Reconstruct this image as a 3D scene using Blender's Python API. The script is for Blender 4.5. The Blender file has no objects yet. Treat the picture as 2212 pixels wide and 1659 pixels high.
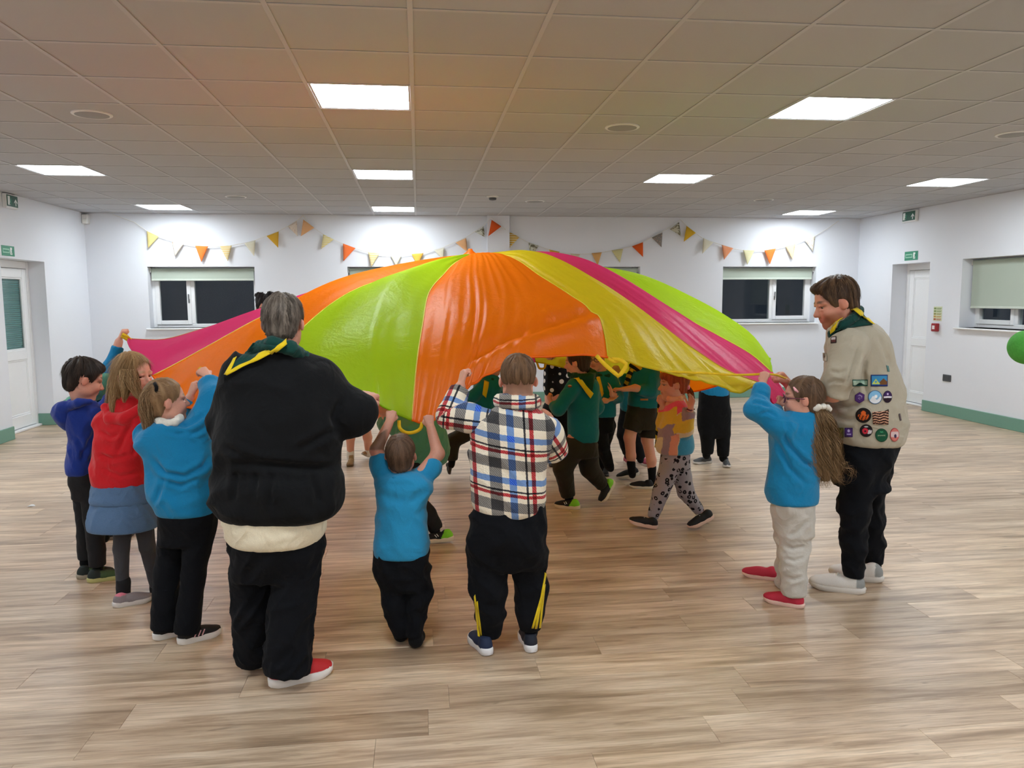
import bpy, math, random
import numpy as np
from mathutils import Vector, Matrix
from mathutils.bvhtree import BVHTree

# ------------------------------------------------------------------ camera, light, exposure
FPX, PITCH, YAW, ROLL = 1681.334, 0.1094134, 0.1188966, 0.0049595   # image 2212 x 1659
CAM = np.array([0.0, 0.0, 1.575])
def _axes():
    cy, sy, cp, sp = math.cos(YAW), math.sin(YAW), math.cos(PITCH), math.sin(PITCH)
    f = np.array([sy*cp, cy*cp, -sp]); rt = np.array([cy, -sy, 0.0]); d = np.cross(f, rt)
    c, s = math.cos(ROLL), math.sin(ROLL)
    return c*rt + s*d, -s*rt + c*d, f
AR, AD, AF = _axes()
sc = bpy.context.scene
COL = sc.collection
cd = bpy.data.cameras.new('camera')
cam = bpy.data.objects.new('camera', cd); COL.objects.link(cam)
cd.sensor_fit = 'HORIZONTAL'; cd.sensor_width = 36.0; cd.lens = FPX/2212*36.0
cd.clip_start = 0.05; cd.clip_end = 100
up = -AD
cam.matrix_world = Matrix(((AR[0], up[0], -AF[0], CAM[0]), (AR[1], up[1], -AF[1], CAM[1]), (AR[2], up[2], -AF[2], CAM[2]), (0, 0, 0, 1)))
sc.camera = cam
sc.view_settings.view_transform = 'Standard'; sc.view_settings.look = 'None'
sc.view_settings.gamma = 1.0; sc.view_settings.use_curve_mapping = False
sc.view_settings.exposure = EXPOSURE = 0.0
LAMP = 32.0                       # radiance of the LED ceiling panels
LAMP_COL = (0.89, 0.955, 1.0)
w = bpy.data.worlds.new('night'); sc.world = w; w.use_nodes = True
w.node_tree.nodes['Background'].inputs[0].default_value = (0.018, 0.023, 0.032, 1)
w.node_tree.nodes['Background'].inputs[1].default_value = 1.0
sc.cycles.max_bounces = 10; sc.cycles.diffuse_bounces = 6; sc.cycles.glossy_bounces = 4
sc.cycles.transparent_max_bounces = 16; sc.cycles.caustics_reflective = False; sc.cycles.caustics_refractive = False

def ray(px, py): return AF + AR*((px-1106)/FPX) + AD*((py-829.5)/FPX)
def at(px, py, Y):                       # the point of the room at depth Y seen at (px, py) of the photograph
    v = ray(px, py); return CAM + v*(Y/v[1])
def onfloor(px, py, z=0.0):
    v = ray(px, py); return CAM + v*((z-CAM[2])/v[2])
def depth(p): return float(np.dot(np.asarray(p)-CAM, AF))
def project(p):
    q = np.asarray(p)-CAM; z = q@AF
    return np.stack([1106+FPX*(q@AR)/z, 829.5+FPX*(q@AD)/z], -1)

# ------------------------------------------------------------------ materials
def lin(c):
    c = np.asarray(c, float)/255.0
    return tuple(np.where(c <= 0.04045, c/12.92, ((c+0.055)/1.055)**2.4))
class NT:
    def __init__(s, name):
        s.m = bpy.data.materials.new(name); s.m.use_nodes = True; s.t = s.m.node_tree
        s.b = s.t.nodes['Principled BSDF']; s.out = s.t.nodes['Material Output']
    def n(s, typ, **kw):
        nd = s.t.nodes.new(typ)
        for k, v in kw.items(): setattr(nd, k, v)
        return nd
    def l(s, a, b): s.t.links.new(a, b)
    def set(s, **kw):
        for k, v in kw.items():
            i = s.b.inputs[k.replace('_', ' ')]
            i.default_value = (*v, 1) if isinstance(v, tuple) and len(v) == 3 and i.type == 'RGBA' else v
    def math(s, op, a, b=None, c=None):
        nd = s.n('ShaderNodeMath', operation=op)
        for k, x in enumerate((a, b, c)):
            if x is None: continue
            if isinstance(x, (int, float)): nd.inputs[k].default_value = x
            else: s.l(x, nd.inputs[k])
        return nd.outputs[0]
    def mixc(s, f, a, b, blend='MIX'):
        nd = s.n('ShaderNodeMix', data_type='RGBA', blend_type=blend)
        for i, x in ((0, f), (6, a), (7, b)):
            if isinstance(x, (int, float)): nd.inputs[i].default_value = x
            elif isinstance(x, tuple): nd.inputs[i].default_value = (*x, 1) if len(x) == 3 else x
            else: s.l(x, nd.inputs[i])
        return nd.outputs[2]
    def noise(s, vec=None, scale=5, detail=4, rough=0.5, dist=0.0):
        nd = s.n('ShaderNodeTexNoise'); nd.inputs['Scale'].default_value = scale; nd.inputs['Detail'].default_value = detail
        nd.inputs['Roughness'].default_value = rough; nd.inputs['Distortion'].default_value = dist
        if vec is not None: s.l(vec, nd.inputs['Vector'])
        return nd.outputs['Fac']
    def ramp(s, fac, stops):
        nd = s.n('ShaderNodeValToRGB'); e = nd.color_ramp.elements
        while len(e) > 1: e.remove(e[-1])
        for k, (p, c) in enumerate(stops):
            x = e[0] if k == 0 else e.new(p)
            x.position = p; x.color = (*c, 1)
        s.l(fac, nd.inputs[0]); return nd.outputs[0]
    def mapping(s, vec, scale=(1, 1, 1), loc=(0, 0, 0)):
        nd = s.n('ShaderNodeMapping'); nd.inputs['Scale'].default_value = scale; nd.inputs['Location'].default_value = loc
        s.l(vec, nd.inputs['Vector']); return nd.outputs[0]
    def bump(s, h, strength=0.3, dist=0.01):
        nd = s.n('ShaderNodeBump'); nd.inputs['Strength'].default_value = strength; nd.inputs['Distance'].default_value = dist
        s.l(h, nd.inputs['Height']); s.l(nd.outputs[0], s.b.inputs['Normal']); return nd
    def coord(s, k='Object'): return s.n('ShaderNodeTexCoord').outputs[k]
    def pos(s): return s.n('ShaderNodeNewGeometry').outputs['Position']
_mats = {}
def plain(name, rgb, rough=0.5, var=0.06, metallic=0.0, spec=0.5, bump=0.0, scale=40):
    if name in _mats: return _mats[name]
    t = NT(name); c = lin(rgb)
    n = t.noise(t.coord(), scale, 3)
    lo = tuple(x*(1-var) for x in c); hi = tuple(min(1, x*(1+var)) for x in c)
    t.l(t.mixc(n, lo, hi), t.b.inputs['Base Color'])
    t.set(Roughness=rough, Metallic=metallic, Specular_IOR_Level=spec)
    if bump: t.bump(n, bump, 0.002)
    _mats[name] = t.m; return t.m
def cloth(name, rgb, rough=0.85, knit=220, sheen=0.15, var=0.12, attr=False, wr=0.5):
    if name in _mats: return _mats[name]
    t = NT(name); c = lin(rgb)
    big = t.noise(t.coord(), 9, 3, 0.55); rid = t.math('ABSOLUTE', t.math('SUBTRACT', t.noise(t.coord(), 7.5, 2, .45, 1.2), .5))
    fine = t.noise(t.coord(), knit, 2)
    lo = tuple(x*(1-var) for x in c); hi = tuple(min(1, x*(1+var)) for x in c)
    col = t.mixc(fine, lo, hi)
    if attr:
        a = t.n('ShaderNodeAttribute', attribute_name='Col')
        col = t.mixc(1.0, t.mixc(fine, (1-var,)*3, (1+var*.5,)*3), a.outputs['Color'], 'MULTIPLY')
    t.l(col, t.b.inputs['Base Color'])
    t.set(Roughness=rough, Specular_IOR_Level=0.15, Sheen_Weight=sheen)
    h = t.math('ADD', t.math('ADD', t.math('MULTIPLY', big, wr), t.math('MULTIPLY', rid, -1.5*wr)), t.math('MULTIPLY', fine, 0.05))
    t.bump(h, 0.6, 0.03)
    _mats[name] = t.m; return t.m

# ------------------------------------------------------------------ object helpers
def link(o): COL.objects.link(o); return o
def tag(o, label=None, cat=None, group=None, kind=None):
    if label: o['label'] = label
    if cat: o['category'] = cat
    if group: o['group'] = group
    if kind: o['kind'] = kind
    return o
def empty(name, loc=(0, 0, 0)):
    o = bpy.data.objects.new(name, None); o.location = Vector([float(v) for v in loc]); o.empty_display_size = .1
    return link(o)
def rootloc(o):
    v = np.zeros(3)
    while o is not None: v = v+np.array(o.location); o = o.parent
    return v
def mesh_obj(name, V, F, mat, parent=None, loc=None, smooth=False, mats=None, mi=None):
    """one mesh object; V are room coordinates"""
    org = rootloc(parent) if parent is not None else np.array(loc if loc is not None else (0, 0, 0), float)
    me = bpy.data.meshes.new(name)
    V = np.asarray(V, float)-org
    if isinstance(F, np.ndarray):
        nf, k = F.shape
        me.vertices.add(len(V)); me.vertices.foreach_set('co', V.astype(np.float32).ravel())
        me.loops.add(nf*k); me.loops.foreach_set('vertex_index', F.astype(np.int32).ravel())
        me.polygons.add(nf); me.polygons.foreach_set('loop_start', np.arange(0, nf*k, k, dtype=np.int32))
        me.update(calc_edges=True)
    else:
        me.from_pydata([tuple(v) for v in V], [], [tuple(f) for f in F]); me.update()
    for m in (mats or [mat]): me.materials.append(m)
    if mi is not None: me.polygons.foreach_set('material_index', np.asarray(mi, np.int32))
    if smooth: me.polygons.foreach_set('use_smooth', np.ones(len(me.polygons), bool))
    o = bpy.data.objects.new(name, me); link(o)
    if parent is not None: o.parent = parent
    else: o.location = Vector(org)
    return o
class MB:
    def __init__(s): s.v = []; s.f = []
    def add(s, V, F):
        b = len(s.v); s.v += [tuple(map(float, v)) for v in V]; s.f += [tuple(b+i for i in f) for f in F]; return s
    def box(s, a, b, ch=0.0, open_=None):
        a = np.minimum(a, b).astype(float), np.maximum(a, b).astype(float); lo, hi = a
        if ch <= 0:
            V = [(x, y, z) for x in (lo[0], hi[0]) for y in (lo[1], hi[1]) for z in (lo[2], hi[2])]
            return s.add(V, [(0, 1, 3, 2), (4, 6, 7, 5), (0, 4, 5, 1), (2, 3, 7, 6), (0, 2, 6, 4), (1, 5, 7, 3)])
        ch = min(ch, *( (hi-lo)*.45)); V = []; idx = {}
        for sx in (0, 1):
            for sy in (0, 1):
                for sz in (0, 1):
                    c = np.array([(lo, hi)[sx][0], (lo, hi)[sy][1], (lo, hi)[sz][2]]); d = np.array([1-2*sx, 1-2*sy, 1-2*sz])*ch
                    for ax in range(3):
                        q = c+d; q[ax] = c[ax]; idx[sx, sy, sz, ax] = len(V); V.append(q)
        F = []; I = idx
        for sx in (0, 1):
            q = [I[sx, 0, 0, 0], I[sx, 1, 0, 0], I[sx, 1, 1, 0], I[sx, 0, 1, 0]]; F.append(q if sx else q[::-1])
            q = [I[0, sx, 0, 1], I[0, sx, 1, 1], I[1, sx, 1, 1], I[1, sx, 0, 1]]; F.append(q if sx else q[::-1])
            q = [I[0, 0, sx, 2], I[1, 0, sx, 2], I[1, 1, sx, 2], I[0, 1, sx, 2]]; F.append(q if sx else q[::-1])
        for u in (0, 1):
            for v in (0, 1):
                q = [I[u, v, 0, 0], I[u, v, 0, 1], I[u, v, 1, 1], I[u, v, 1, 0]]; F.append(q if (u ^ v) else q[::-1])
                q = [I[0, u, v, 1], I[0, u, v, 2], I[1, u, v, 2], I[1, u, v, 1]]; F.append(q if (u ^ v) else q[::-1])
                q = [I[u, 0, v, 0], I[u, 0, v, 2], I[u, 1, v, 2], I[u, 1, v, 0]]; F.append(q[::-1] if (u ^ v) else q)
                for w_ in (0, 1):
                    q = [I[u, v, w_, 0], I[u, v, w_, 1], I[u, v, w_, 2]]; F.append(q if (u ^ v ^ w_) else q[::-1])
        return s.add(V, F)
    def tube(s, pts, r, n=10, cap=True):
        pts = [np.asarray(p, float) for p in pts]; m = len(pts); rr = np.broadcast_to(r, (m,)); V = []; pu = None
        for i, p in enumerate(pts):
            t = pts[min(i+1, m-1)]-pts[max(i-1, 0)]; t = t/max(np.linalg.norm(t), 1e-9)
            if pu is None: a = np.array([0, 0, 1.]) if abs(t[2]) < .9 else np.array([1., 0, 0]); pu = np.cross(t, a)
            u = pu-t*np.dot(pu, t); u /= np.linalg.norm(u); pu = u; v = np.cross(t, u)
            for k in range(n):
                th = 2*math.pi*k/n; V.append(p+rr[i]*(math.cos(th)*u+math.sin(th)*v))
        F = [(i*n+k, i*n+(k+1) % n, (i+1)*n+(k+1) % n, (i+1)*n+k) for i in range(m-1) for k in range(n)]
        if cap: F += [tuple(range(n-1, -1, -1)), tuple((m-1)*n+k for k in range(n))]
        return s.add(V, F)
    def lathe(s, c, axis, prof, n=24):
        c = np.asarray(c, float); axis = np.asarray(axis, float); axis /= np.linalg.norm(axis)
        a = np.array([0, 0, 1.]) if abs(axis[2]) < .9 else np.array([1., 0, 0]); u = np.cross(axis, a); u /= np.linalg.norm(u); v = np.cross(axis, u)
        V = [c+axis*h+r*(math.cos(2*math.pi*k/n)*u+math.sin(2*math.pi*k/n)*v) for h, r in prof for k in range(n)]; m = len(prof)
        F = [(i*n+k, i*n+(k+1) % n, (i+1)*n+(k+1) % n, (i+1)*n+k) for i in range(m-1) for k in range(n)]
        F += [tuple(range(n-1, -1, -1)), tuple((m-1)*n+k for k in range(n))]
        return s.add(V, F)
    def build(s, name, mat, parent=None, loc=None, smooth=False): return mesh_obj(name, s.v, s.f, mat, parent, loc, smooth)
def auto_smooth(o, ang=40):
    me = o.data; me.polygons.foreach_set('use_smooth', np.ones(len(me.polygons), bool)); me.set_sharp_from_angle(angle=math.radians(ang)); return o
# ------------------------------------------------------------------ the room
XL, XR, YB, YF, ZC = -4.63, 6.94, 11.73, -3.2, 2.794
WT = 0.32                                                # wall thickness
def wall_mat():
    t = NT('wall_paint'); n = t.noise(t.pos(), 60, 3); b = t.noise(t.pos(), 1.2, 2)
    t.l(t.mixc(b, lin((222, 226, 233)), lin((229, 232, 238))), t.b.inputs['Base Color']); t.set(Roughness=.75, Specular_IOR_Level=.25); t.bump(n, .08, .002); return t.m
M_wall = wall_mat()
M_upvc = plain('white_upvc', (236, 238, 240), .3, .02)
M_sill = plain('white_gloss_paint', (240, 242, 244), .25, .02)
M_skirt = plain('sage_green_skirting', (112, 155, 138), .4, .05)
M_grey = plain('dark_grey_plastic', (70, 72, 76), .4)
M_whitep = plain('white_plastic', (225, 226, 225), .4, .03)
def floor_mat(name, island):
    t = NT(name); P = t.pos()
    rnd = t.n('ShaderNodeNewGeometry').outputs['Random Per Island'] if island else t.n('ShaderNodeObjectInfo').outputs['Random']
    off = t.n('ShaderNodeCombineXYZ'); t.l(t.math('MULTIPLY', rnd, 37.0), off.inputs[0]); t.l(t.math('MULTIPLY', rnd, 91.0), off.inputs[1])
    ad = t.n('ShaderNodeVectorMath', operation='ADD'); t.l(P, ad.inputs[0]); t.l(off.outputs[0], ad.inputs[1]); v = ad.outputs[0]
    g1 = t.noise(t.mapping(v, (1.1, 13, 1)), 1.6, 6, .62, .6)
    g2 = t.noise(t.mapping(v, (3.5, 70, 1)), 1.5, 5, .65, .3)
    g3 = t.noise(t.mapping(v, (.7, 5, 1)), 1.3, 3, .5, .9)
    kn = t.noise(t.mapping(v, (4.0, 16, 1)), 1.1, 3, .5, .4)
    c = t.ramp(t.math('ADD', t.math('MULTIPLY', g1, .62), t.math('MULTIPLY', g3, .38)),
               [(.30, lin((126, 106, 87))), (.42, lin((173, 149, 124))), (.50, lin((200, 177, 151))), (.62, lin((222, 202, 177))), (.75, lin((236, 219, 197)))])
    c = t.mixc(t.ramp(g2, [(.35, (.42,)*3), (.55, (0, 0, 0))]), c, lin((128, 107, 88)))
    c = t.mixc(t.ramp(kn, [(.68, (0, 0, 0)), (.76, (.55,)*3)]), c, lin((104, 86, 70)))
    tint = t.ramp(rnd, [(0, (.80, .77, .74)), (.35, (.93, .93, .93)), (.65, (1.0, .98, .97)), (1, (1.10, 1.09, 1.06))])
    c = t.mixc(1.0, c, tint, 'MULTIPLY')
    t.l(c, t.b.inputs['Base Color'])
    t.l(t.math('ADD', t.math('MULTIPLY', g2, .16), .27), t.b.inputs['Roughness']); t.set(Specular_IOR_Level=.5)
    t.bump(g2, .25, .0015); return t.m
M_plank = floor_mat('oak_vinyl_plank', False); M_plank_far = floor_mat('oak_vinyl_far', True)
M_sub = plain('subfloor_screed', (132, 112, 94), .8)

fl = MB(); fl.box((XL-WT, YF, -.12), (XR+WT, YB+WT, -.006)); floor = tag(fl.build('floor', M_sub, loc=(0, 0, 0)), kind='structure')
PW, PL, GAP, PT = .184, 1.22, .0008, .006
rng = random.Random(4)
planks = []
y = YF; row = 0
while y < YB:
    x = XL-WT-rng.random()*PL
    while x < XR+WT:
        a, b = max(x, XL), min(x+PL, XR); yb = min(y+PW, YB)
        # the doorways' recesses keep the floor too
        if 9.38 < y < 10.5: a = max(x, XL-.30)
        if 9.9 < y < 10.9: b = min(x+PL, XR+.32)
        if b-a > .02 and yb-y > .01: planks.append((a, b, y, yb))
        x += PL
    y += PW; row += 1
def inframe(pts, m=0):
    q = project(np.array(pts)); d = (np.array(pts)-CAM)@AF
    return bool(np.any((d > .2) & (q[:, 0] > -m) & (q[:, 0] < 2212+m) & (q[:, 1] > -m) & (q[:, 1] < 1659+m)))
vis = [p for p in planks if inframe([(p[0]+(p[1]-p[0])*u, v, 0) for u in (0, .25, .5, .75, 1) for v in (p[2], p[3])])]
vis.sort(key=lambda p: p[2]); near = set(vis[:295])
pm = {}
for p in planks:
    if p not in near: continue
    k = (round(p[1]-p[0], 3), round(p[3]-p[2], 3))
    if k not in pm:
        mb = MB().box((GAP/2, GAP/2, -PT), (k[0]-GAP/2, k[1]-GAP/2, 0), .0007)
        o = mb.build('plank', M_plank, floor); pm[k] = o.data
    else: o = link(bpy.data.objects.new('plank', pm[k])); o.parent = floor
    o.location = (p[0], p[2], 0)
mb = MB()
for p in planks:
    if p not in near: mb.box((p[0]+GAP/2, p[2]+GAP/2, -PT), (p[1]-GAP/2, p[3]-GAP/2, 0))
tag(mb.build('planking', M_plank_far, floor), kind='stuff')

def wall(name, axis, pos, out, a0, a1, z0, z1, holes):
    """a wall in the plane axis = pos, its back pos+out; holes (u0,u1,z0,z1) go right through"""
    us = sorted({a0, a1, *[h[0] for h in holes], *[h[1] for h in holes]}); zs = sorted({z0, z1, *[h[2] for h in holes], *[h[3] for h in holes]})
    mb = MB()
    for u, u2 in zip(us, us[1:]):
        for z, z2 in zip(zs, zs[1:]):
            cu, cz = (u+u2)/2, (z+z2)/2
            if any(h[0] < cu < h[1] and h[2] < cz < h[3] for h in holes): continue
            if axis == 'y': mb.box((u, pos, z), (u2, pos+out, z2))
            else: mb.box((pos, u, z), (pos+out, u2, z2))
    return tag(mb.build(name, M_wall, loc=(0, 0, 0)), kind='structure')
WB = [(-3.82, -2.34), (-1.02, .48), (1.90, 3.39), (4.71, 6.24)]; WZ = (1.175, 2.05)
RW = (7.75, 9.33)
wb = wall('wall_back', 'y', YB, WT, XL-WT, XR+WT, 0, ZC, [(a, b, *WZ) for a, b in WB])
wl_ = wall('wall_left', 'x', XL, -WT, YF, YB, 0, ZC, [(9.42, 10.46, 0, 2.06)])
wr_ = wall('wall_right', 'x', XR, WT, YF, YB, 0, ZC, [(9.97, 10.82, 0, 2.045), (*RW, *WZ)])
wf_ = wall('wall_front', 'y', YF, -WT, XL-WT, XR+WT, 0, ZC, [])
tag(MB().box((1.035, YB-.09, 0), (1.365, YB, ZC)).build('trim_1', M_wall, loc=(0, 0, 0)), kind='structure')   # boxed column on the back wall
def skirting(name, boxes):
    mb = MB()
    for a, b in boxes: mb.box(a, b, .004)
    tag(mb.build(name, M_skirt, loc=(0, 0, 0)), kind='structure')
SH, ST = .15, .018
skirting('baseboard_back', [((XL, YB-ST, 0), (1.035, YB, SH)), ((1.035, YB-.09-ST, 0), (1.365, YB-.09, SH)), ((1.365, YB-ST, 0), (XR, YB, SH))])
skirting('baseboard_left', [((XL, YF, 0), (XL+ST, 9.42, SH)), ((XL, 10.46, 0), (XL+ST, YB-ST, SH)), ((XL-.20, 10.46-ST, 0), (XL+ST, 10.46, SH))])
skirting('baseboard_right', [((XR-ST, YF, 0), (XR, 9.97, SH)), ((XR-ST, 10.82, 0), (XR, YB-ST, SH)), ((XR-ST, 10.82-ST, 0), (XR+.22, 10.82, SH))])

# ---- suspended ceiling: slab, tiles, grid bars
def tile_mat():
    t = NT('mineral_fibre_tile'); n = t.noise(t.pos(), 130, 4, .7); r = t.n('ShaderNodeObjectInfo').outputs['Random']
    t.l(t.mixc(t.math('ADD', t.math('MULTIPLY', r, .5), t.math('MULTIPLY', n, .5)), lin((179, 181, 185)), lin((190, 191, 194))), t.b.inputs['Base Color'])
    t.set(Roughness=.9, Specular_IOR_Level=.1); t.bump(n, .12, .002); return t.m
M_tile = tile_mat(); M_bar = plain('white_grid_bar', (188, 189, 192), .5, .02)
ceil = tag(MB().box((XL-WT, YF, ZC+.03), (XR+WT, YB+WT, ZC+.15)).build('ceiling', M_wall, loc=(0, 0, 0)), kind='structure')
X0, Y0 = -.0125, 3.4804
xs = [XL]+[X0+.6*i for i in range(-7, 12)]+[XR]; ys = [YF]+[Y0+.6*j for j in range(-11, 14)]+[YB]
LIGHTS = {(i, j) for i in (-6, -1, 4, 9) for j in (-8, -3, 2, 7, 12)}-{(4, 12)}
LP = [(X0+.6*i, Y0+.6*j) for i, j in sorted(LIGHTS, key=lambda q: (q[1], q[0]))]
tm = {}; far = MB(); ntile = 0
for xa, xb in zip(xs, xs[1:]):
    for ya, yb in zip(ys, ys[1:]):
        if any(abs(xa-lx) < .01 and abs(ya-ly) < .01 for lx, ly in LP): continue
        if inframe([(xa+(xb-xa)*u, ya+(yb-ya)*v, ZC) for u in (.05, .5, .95) for v in (.05, .5, .95)]) and ntile < 298:
            k = (round(xb-xa, 3), round(yb-ya, 3))
            if k not in tm:
                o = MB().box((.004, .004, 0), (k[0]-.004, k[1]-.004, .014), .002).build('tile', M_tile, ceil); tm[k] = o.data
            else: o = link(bpy.data.objects.new('tile', tm[k])); o.parent = ceil
            o.location = (xa, ya, ZC+.004); ntile += 1
        else: far.box((xa+.004, ya+.004, ZC+.004), (xb-.004, yb-.004, ZC+.018))
tag(far.build('tiling', M_tile, ceil), kind='stuff')
for x in xs:
    mb = MB().box((x-.012, YF, ZC), (x+.012, YB, ZC+.003), .0008); mb.box((x-.004, YF, ZC+.003), (x+.004, YB, ZC+.03)); mb.build('grid_bar', M_bar, ceil)
for yv in ys:
    MB().box((XL, yv-.012, ZC+.0006), (XR, yv+.012, ZC+.0034), .0008).build('grid_bar', M_bar, ceil)
t = NT('led_diffuser'); t.b.inputs['Emission Color'].default_value = (*LAMP_COL, 1); t.set(Emission_Strength=LAMP, Base_Color=(.9, .9, .9)); M_led = t.m
DPT = {12: 'nearest the back wall', 7: 'in the middle row', 2: 'in the row over the parachute', -3: 'above the camera', -8: 'behind the camera'}
SIDE = {-6: 'in the left-hand column', -1: 'in the column left of centre', 4: 'in the column right of centre', 9: 'in the right-hand column'}
for i, j in sorted(LIGHTS):
    lx, ly = X0+.6*i, Y0+.6*j
    r = tag(empty('ceiling_light', (lx+.3, ly+.3, ZC)), f'white LED ceiling panel {DPT[j]}, {SIDE[i]}', 'ceiling light', 'LED ceiling panels')
    f = MB(); o_, q_ = .588, .018
    f.box((lx+.006, ly+.006, ZC+.0035), (lx+.006+q_, ly+.594, ZC+.016)); f.box((lx+.594-q_, ly+.006, ZC+.0035), (lx+.594, ly+.594, ZC+.016))
    f.box((lx+.006+q_, ly+.006, ZC+.0035), (lx+.594-q_, ly+.006+q_, ZC+.016)); f.box((lx+.006+q_, ly+.594-q_, ZC+.0035), (lx+.594-q_, ly+.594, ZC+.016))
    f.build('frame', M_bar, r)
    MB().box((lx+.024, ly+.024, ZC+.006), (lx+.576, ly+.576, ZC+.014)).build('diffuser', M_led, r)
# ceiling speakers, detector
M_grille = plain('grey_speaker_grille', (150, 150, 150), .6, .2, bump=.4, scale=900)
for (sx, sy, lab) in ((-2.11, 5.58, 'round flush ceiling speaker over the left of the room'), (1.48, 5.63, 'round flush ceiling speaker just beyond the parachute crown'),
                      (4.51, 5.58, 'round flush ceiling speaker at the right edge of the frame'), (-2.13, 9.77, 'small round ceiling speaker near the left back corner'),
                      (1.49, 9.93, 'small round ceiling speaker near the middle of the back wall'), (4.35, 9.56, 'small round ceiling speaker near the right back window')):
    r = tag(empty('ceiling_speaker', (sx, sy, ZC)), lab, 'speaker', 'ceiling speakers')
    auto_smooth(MB().lathe((sx, sy, ZC+.004), (0, 0, -1), [(0, .125), (.006, .125), (.010, .118), (.010, .105)], 36).build('rim', M_whitep, r))
    auto_smooth(MB().lathe((sx, sy, ZC-.003), (0, 0, -1), [(0, .106), (.004, .104), (.009, .06), (.010, .01)], 36).build('grille', M_grille, r))
r = tag(empty('smoke_detector', (.91, 9.48, ZC)), 'small white smoke detector on the ceiling before the back wall', 'smoke detector')
auto_smooth(MB().lathe((.91, 9.48, ZC+.004), (0, 0, -1), [(0, .075), (.010, .075), (.013, .055), (.022, .052)], 32).build('base', M_whitep, r))
auto_smooth(MB().lathe((.91, 9.48, ZC-.018), (0, 0, -1), [(0, .045), (.012, .046), (.026, .04), (.032, .02)], 32).build('sensor_head', M_grey, r))
r = tag(empty('motion_sensor', (XL+.05, YB-.05, ZC-.10)), 'small white motion sensor high in the left back corner', 'sensor')
MB().box((XL, YB-.09, ZC-.155), (XL+.085, YB, ZC-.02), .012).build('housing', M_whitep, r)
MB().box((XL+.012, YB-.094, ZC-.15), (XL+.073, YB-.088, ZC-.09), .002).build('lens', plain('milky_lens', (240, 240, 235), .15), r)

# ---- windows, blinds, doors
def glass_mat():
    t = NT('window_glass'); tr = t.n('ShaderNodeBsdfTransparent'); tr.inputs[0].default_value = (.86, .90, .90, 1); gl = t.n('ShaderNodeBsdfGlossy'); gl.inputs['Roughness'].default_value = .015
    fr = t.n('ShaderNodeFresnel'); fr.inputs['IOR'].default_value = 1.5; mx = t.n('ShaderNodeMixShader'); t.l(t.math('MULTIPLY', fr.outputs[0], t.math('SUBTRACT', 1.0, t.n('ShaderNodeNewGeometry').outputs['Backfacing'])), mx.inputs[0]); t.l(tr.outputs[0], mx.inputs[1]); t.l(gl.outputs[0], mx.inputs[2]); t.l(mx.outputs[0], t.out.inputs[0]); return t.m
M_glass = glass_mat()
def blind_mat():
    t = NT('sage_blind_fabric'); n = t.noise(t.coord(), 300, 2)
    t.l(t.mixc(n, lin((168, 180, 168)), lin((188, 199, 186))), t.b.inputs['Base Color']); t.set(Roughness=.8, Specular_IOR_Level=.2); return t.m
M_blind = blind_mat(); M_handle = plain('brushed_metal', (150, 152, 155), .3, .05, .9)
class Pl:      # a plane frame: u along the wall, z up, n into the wall
    def __init__(s, axis, pos, sgn): s.axis, s.pos, s.sgn = axis, pos, sgn
    def p(s, u, n, z): return (u, s.pos+s.sgn*n, z) if s.axis == 'y' else (s.pos+s.sgn*n, u, z)
    def box(s, mb, u0, u1, n0, n1, z0, z1, ch=0.0): return mb.box(s.p(u0, n0, z0), s.p(u1, n1, z1), ch)
def window(num, pl, u0, u1, mull, small_low, rec):
    z0, z1 = WZ; r = empty(f'window_{num}', pl.p((u0+u1)/2, 0, z0)); tag(r, kind='structure')
    f = MB(); fw = .055; n0, n1 = rec, rec+.07
    pl.box(f, u0, u0+fw, n0, n1, z0, z1, .006); pl.box(f, u1-fw, u1, n0, n1, z0, z1, .006)
    pl.box(f, u0+fw, u1-fw, n0, n1, z0, z0+fw, .006); pl.box(f, u0+fw, u1-fw, n0, n1, z1-fw, z1, .006)
    pl.box(f, mull-.03, mull+.03, n0, n1, z0+fw, z1-fw, .006); f.build('frame', M_upvc, r)
    a, b = (u0+fw, mull-.03) if small_low else (mull+.03, u1-fw)
    s = MB(); sw = .05; m0, m1 = rec-.014, rec+.05
    pl.box(s, a-.01, a+sw, m0, m1, z0+fw-.01, z1-fw+.01, .006); pl.box(s, b-sw, b+.01, m0, m1, z0+fw-.01, z1-fw+.01, .006)
    pl.box(s, a+sw, b-sw, m0, m1, z0+fw-.01, z0+fw+sw, .006); pl.box(s, a+sw, b-sw, m0, m1, z1-fw-sw, z1-fw+.01, .006)
    so = s.build('sash', M_upvc, r)
    h = MB(); hu = b-.02 if small_low else a+.02; hz = (z0+z1)/2-.05
    pl.box(h, hu-.012, hu+.012, m0-.012, m0, hz-.03, hz+.03, .003); pl.box(h, hu-.008, hu+.008, m0-.03, m0-.012, hz-.005, hz+.10, .004)
    h.build('handle', M_handle, so)
    for ga, gb in ((a+sw, b-sw), ((mull+.03, u1-fw) if small_low else (u0+fw, mull-.03))):
        g = MB(); pl.box(g, ga-.005, gb+.005, rec+.025, rec+.031, z0+fw-.005, z1-fw+.005); g.build('pane', M_glass, r)
    g = MB(); pl.box(g, u0-.045, u1+.045, -.055, rec+.02, z0-.022, z0, .006); g.build('sill', M_sill, r)
    return r
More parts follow.
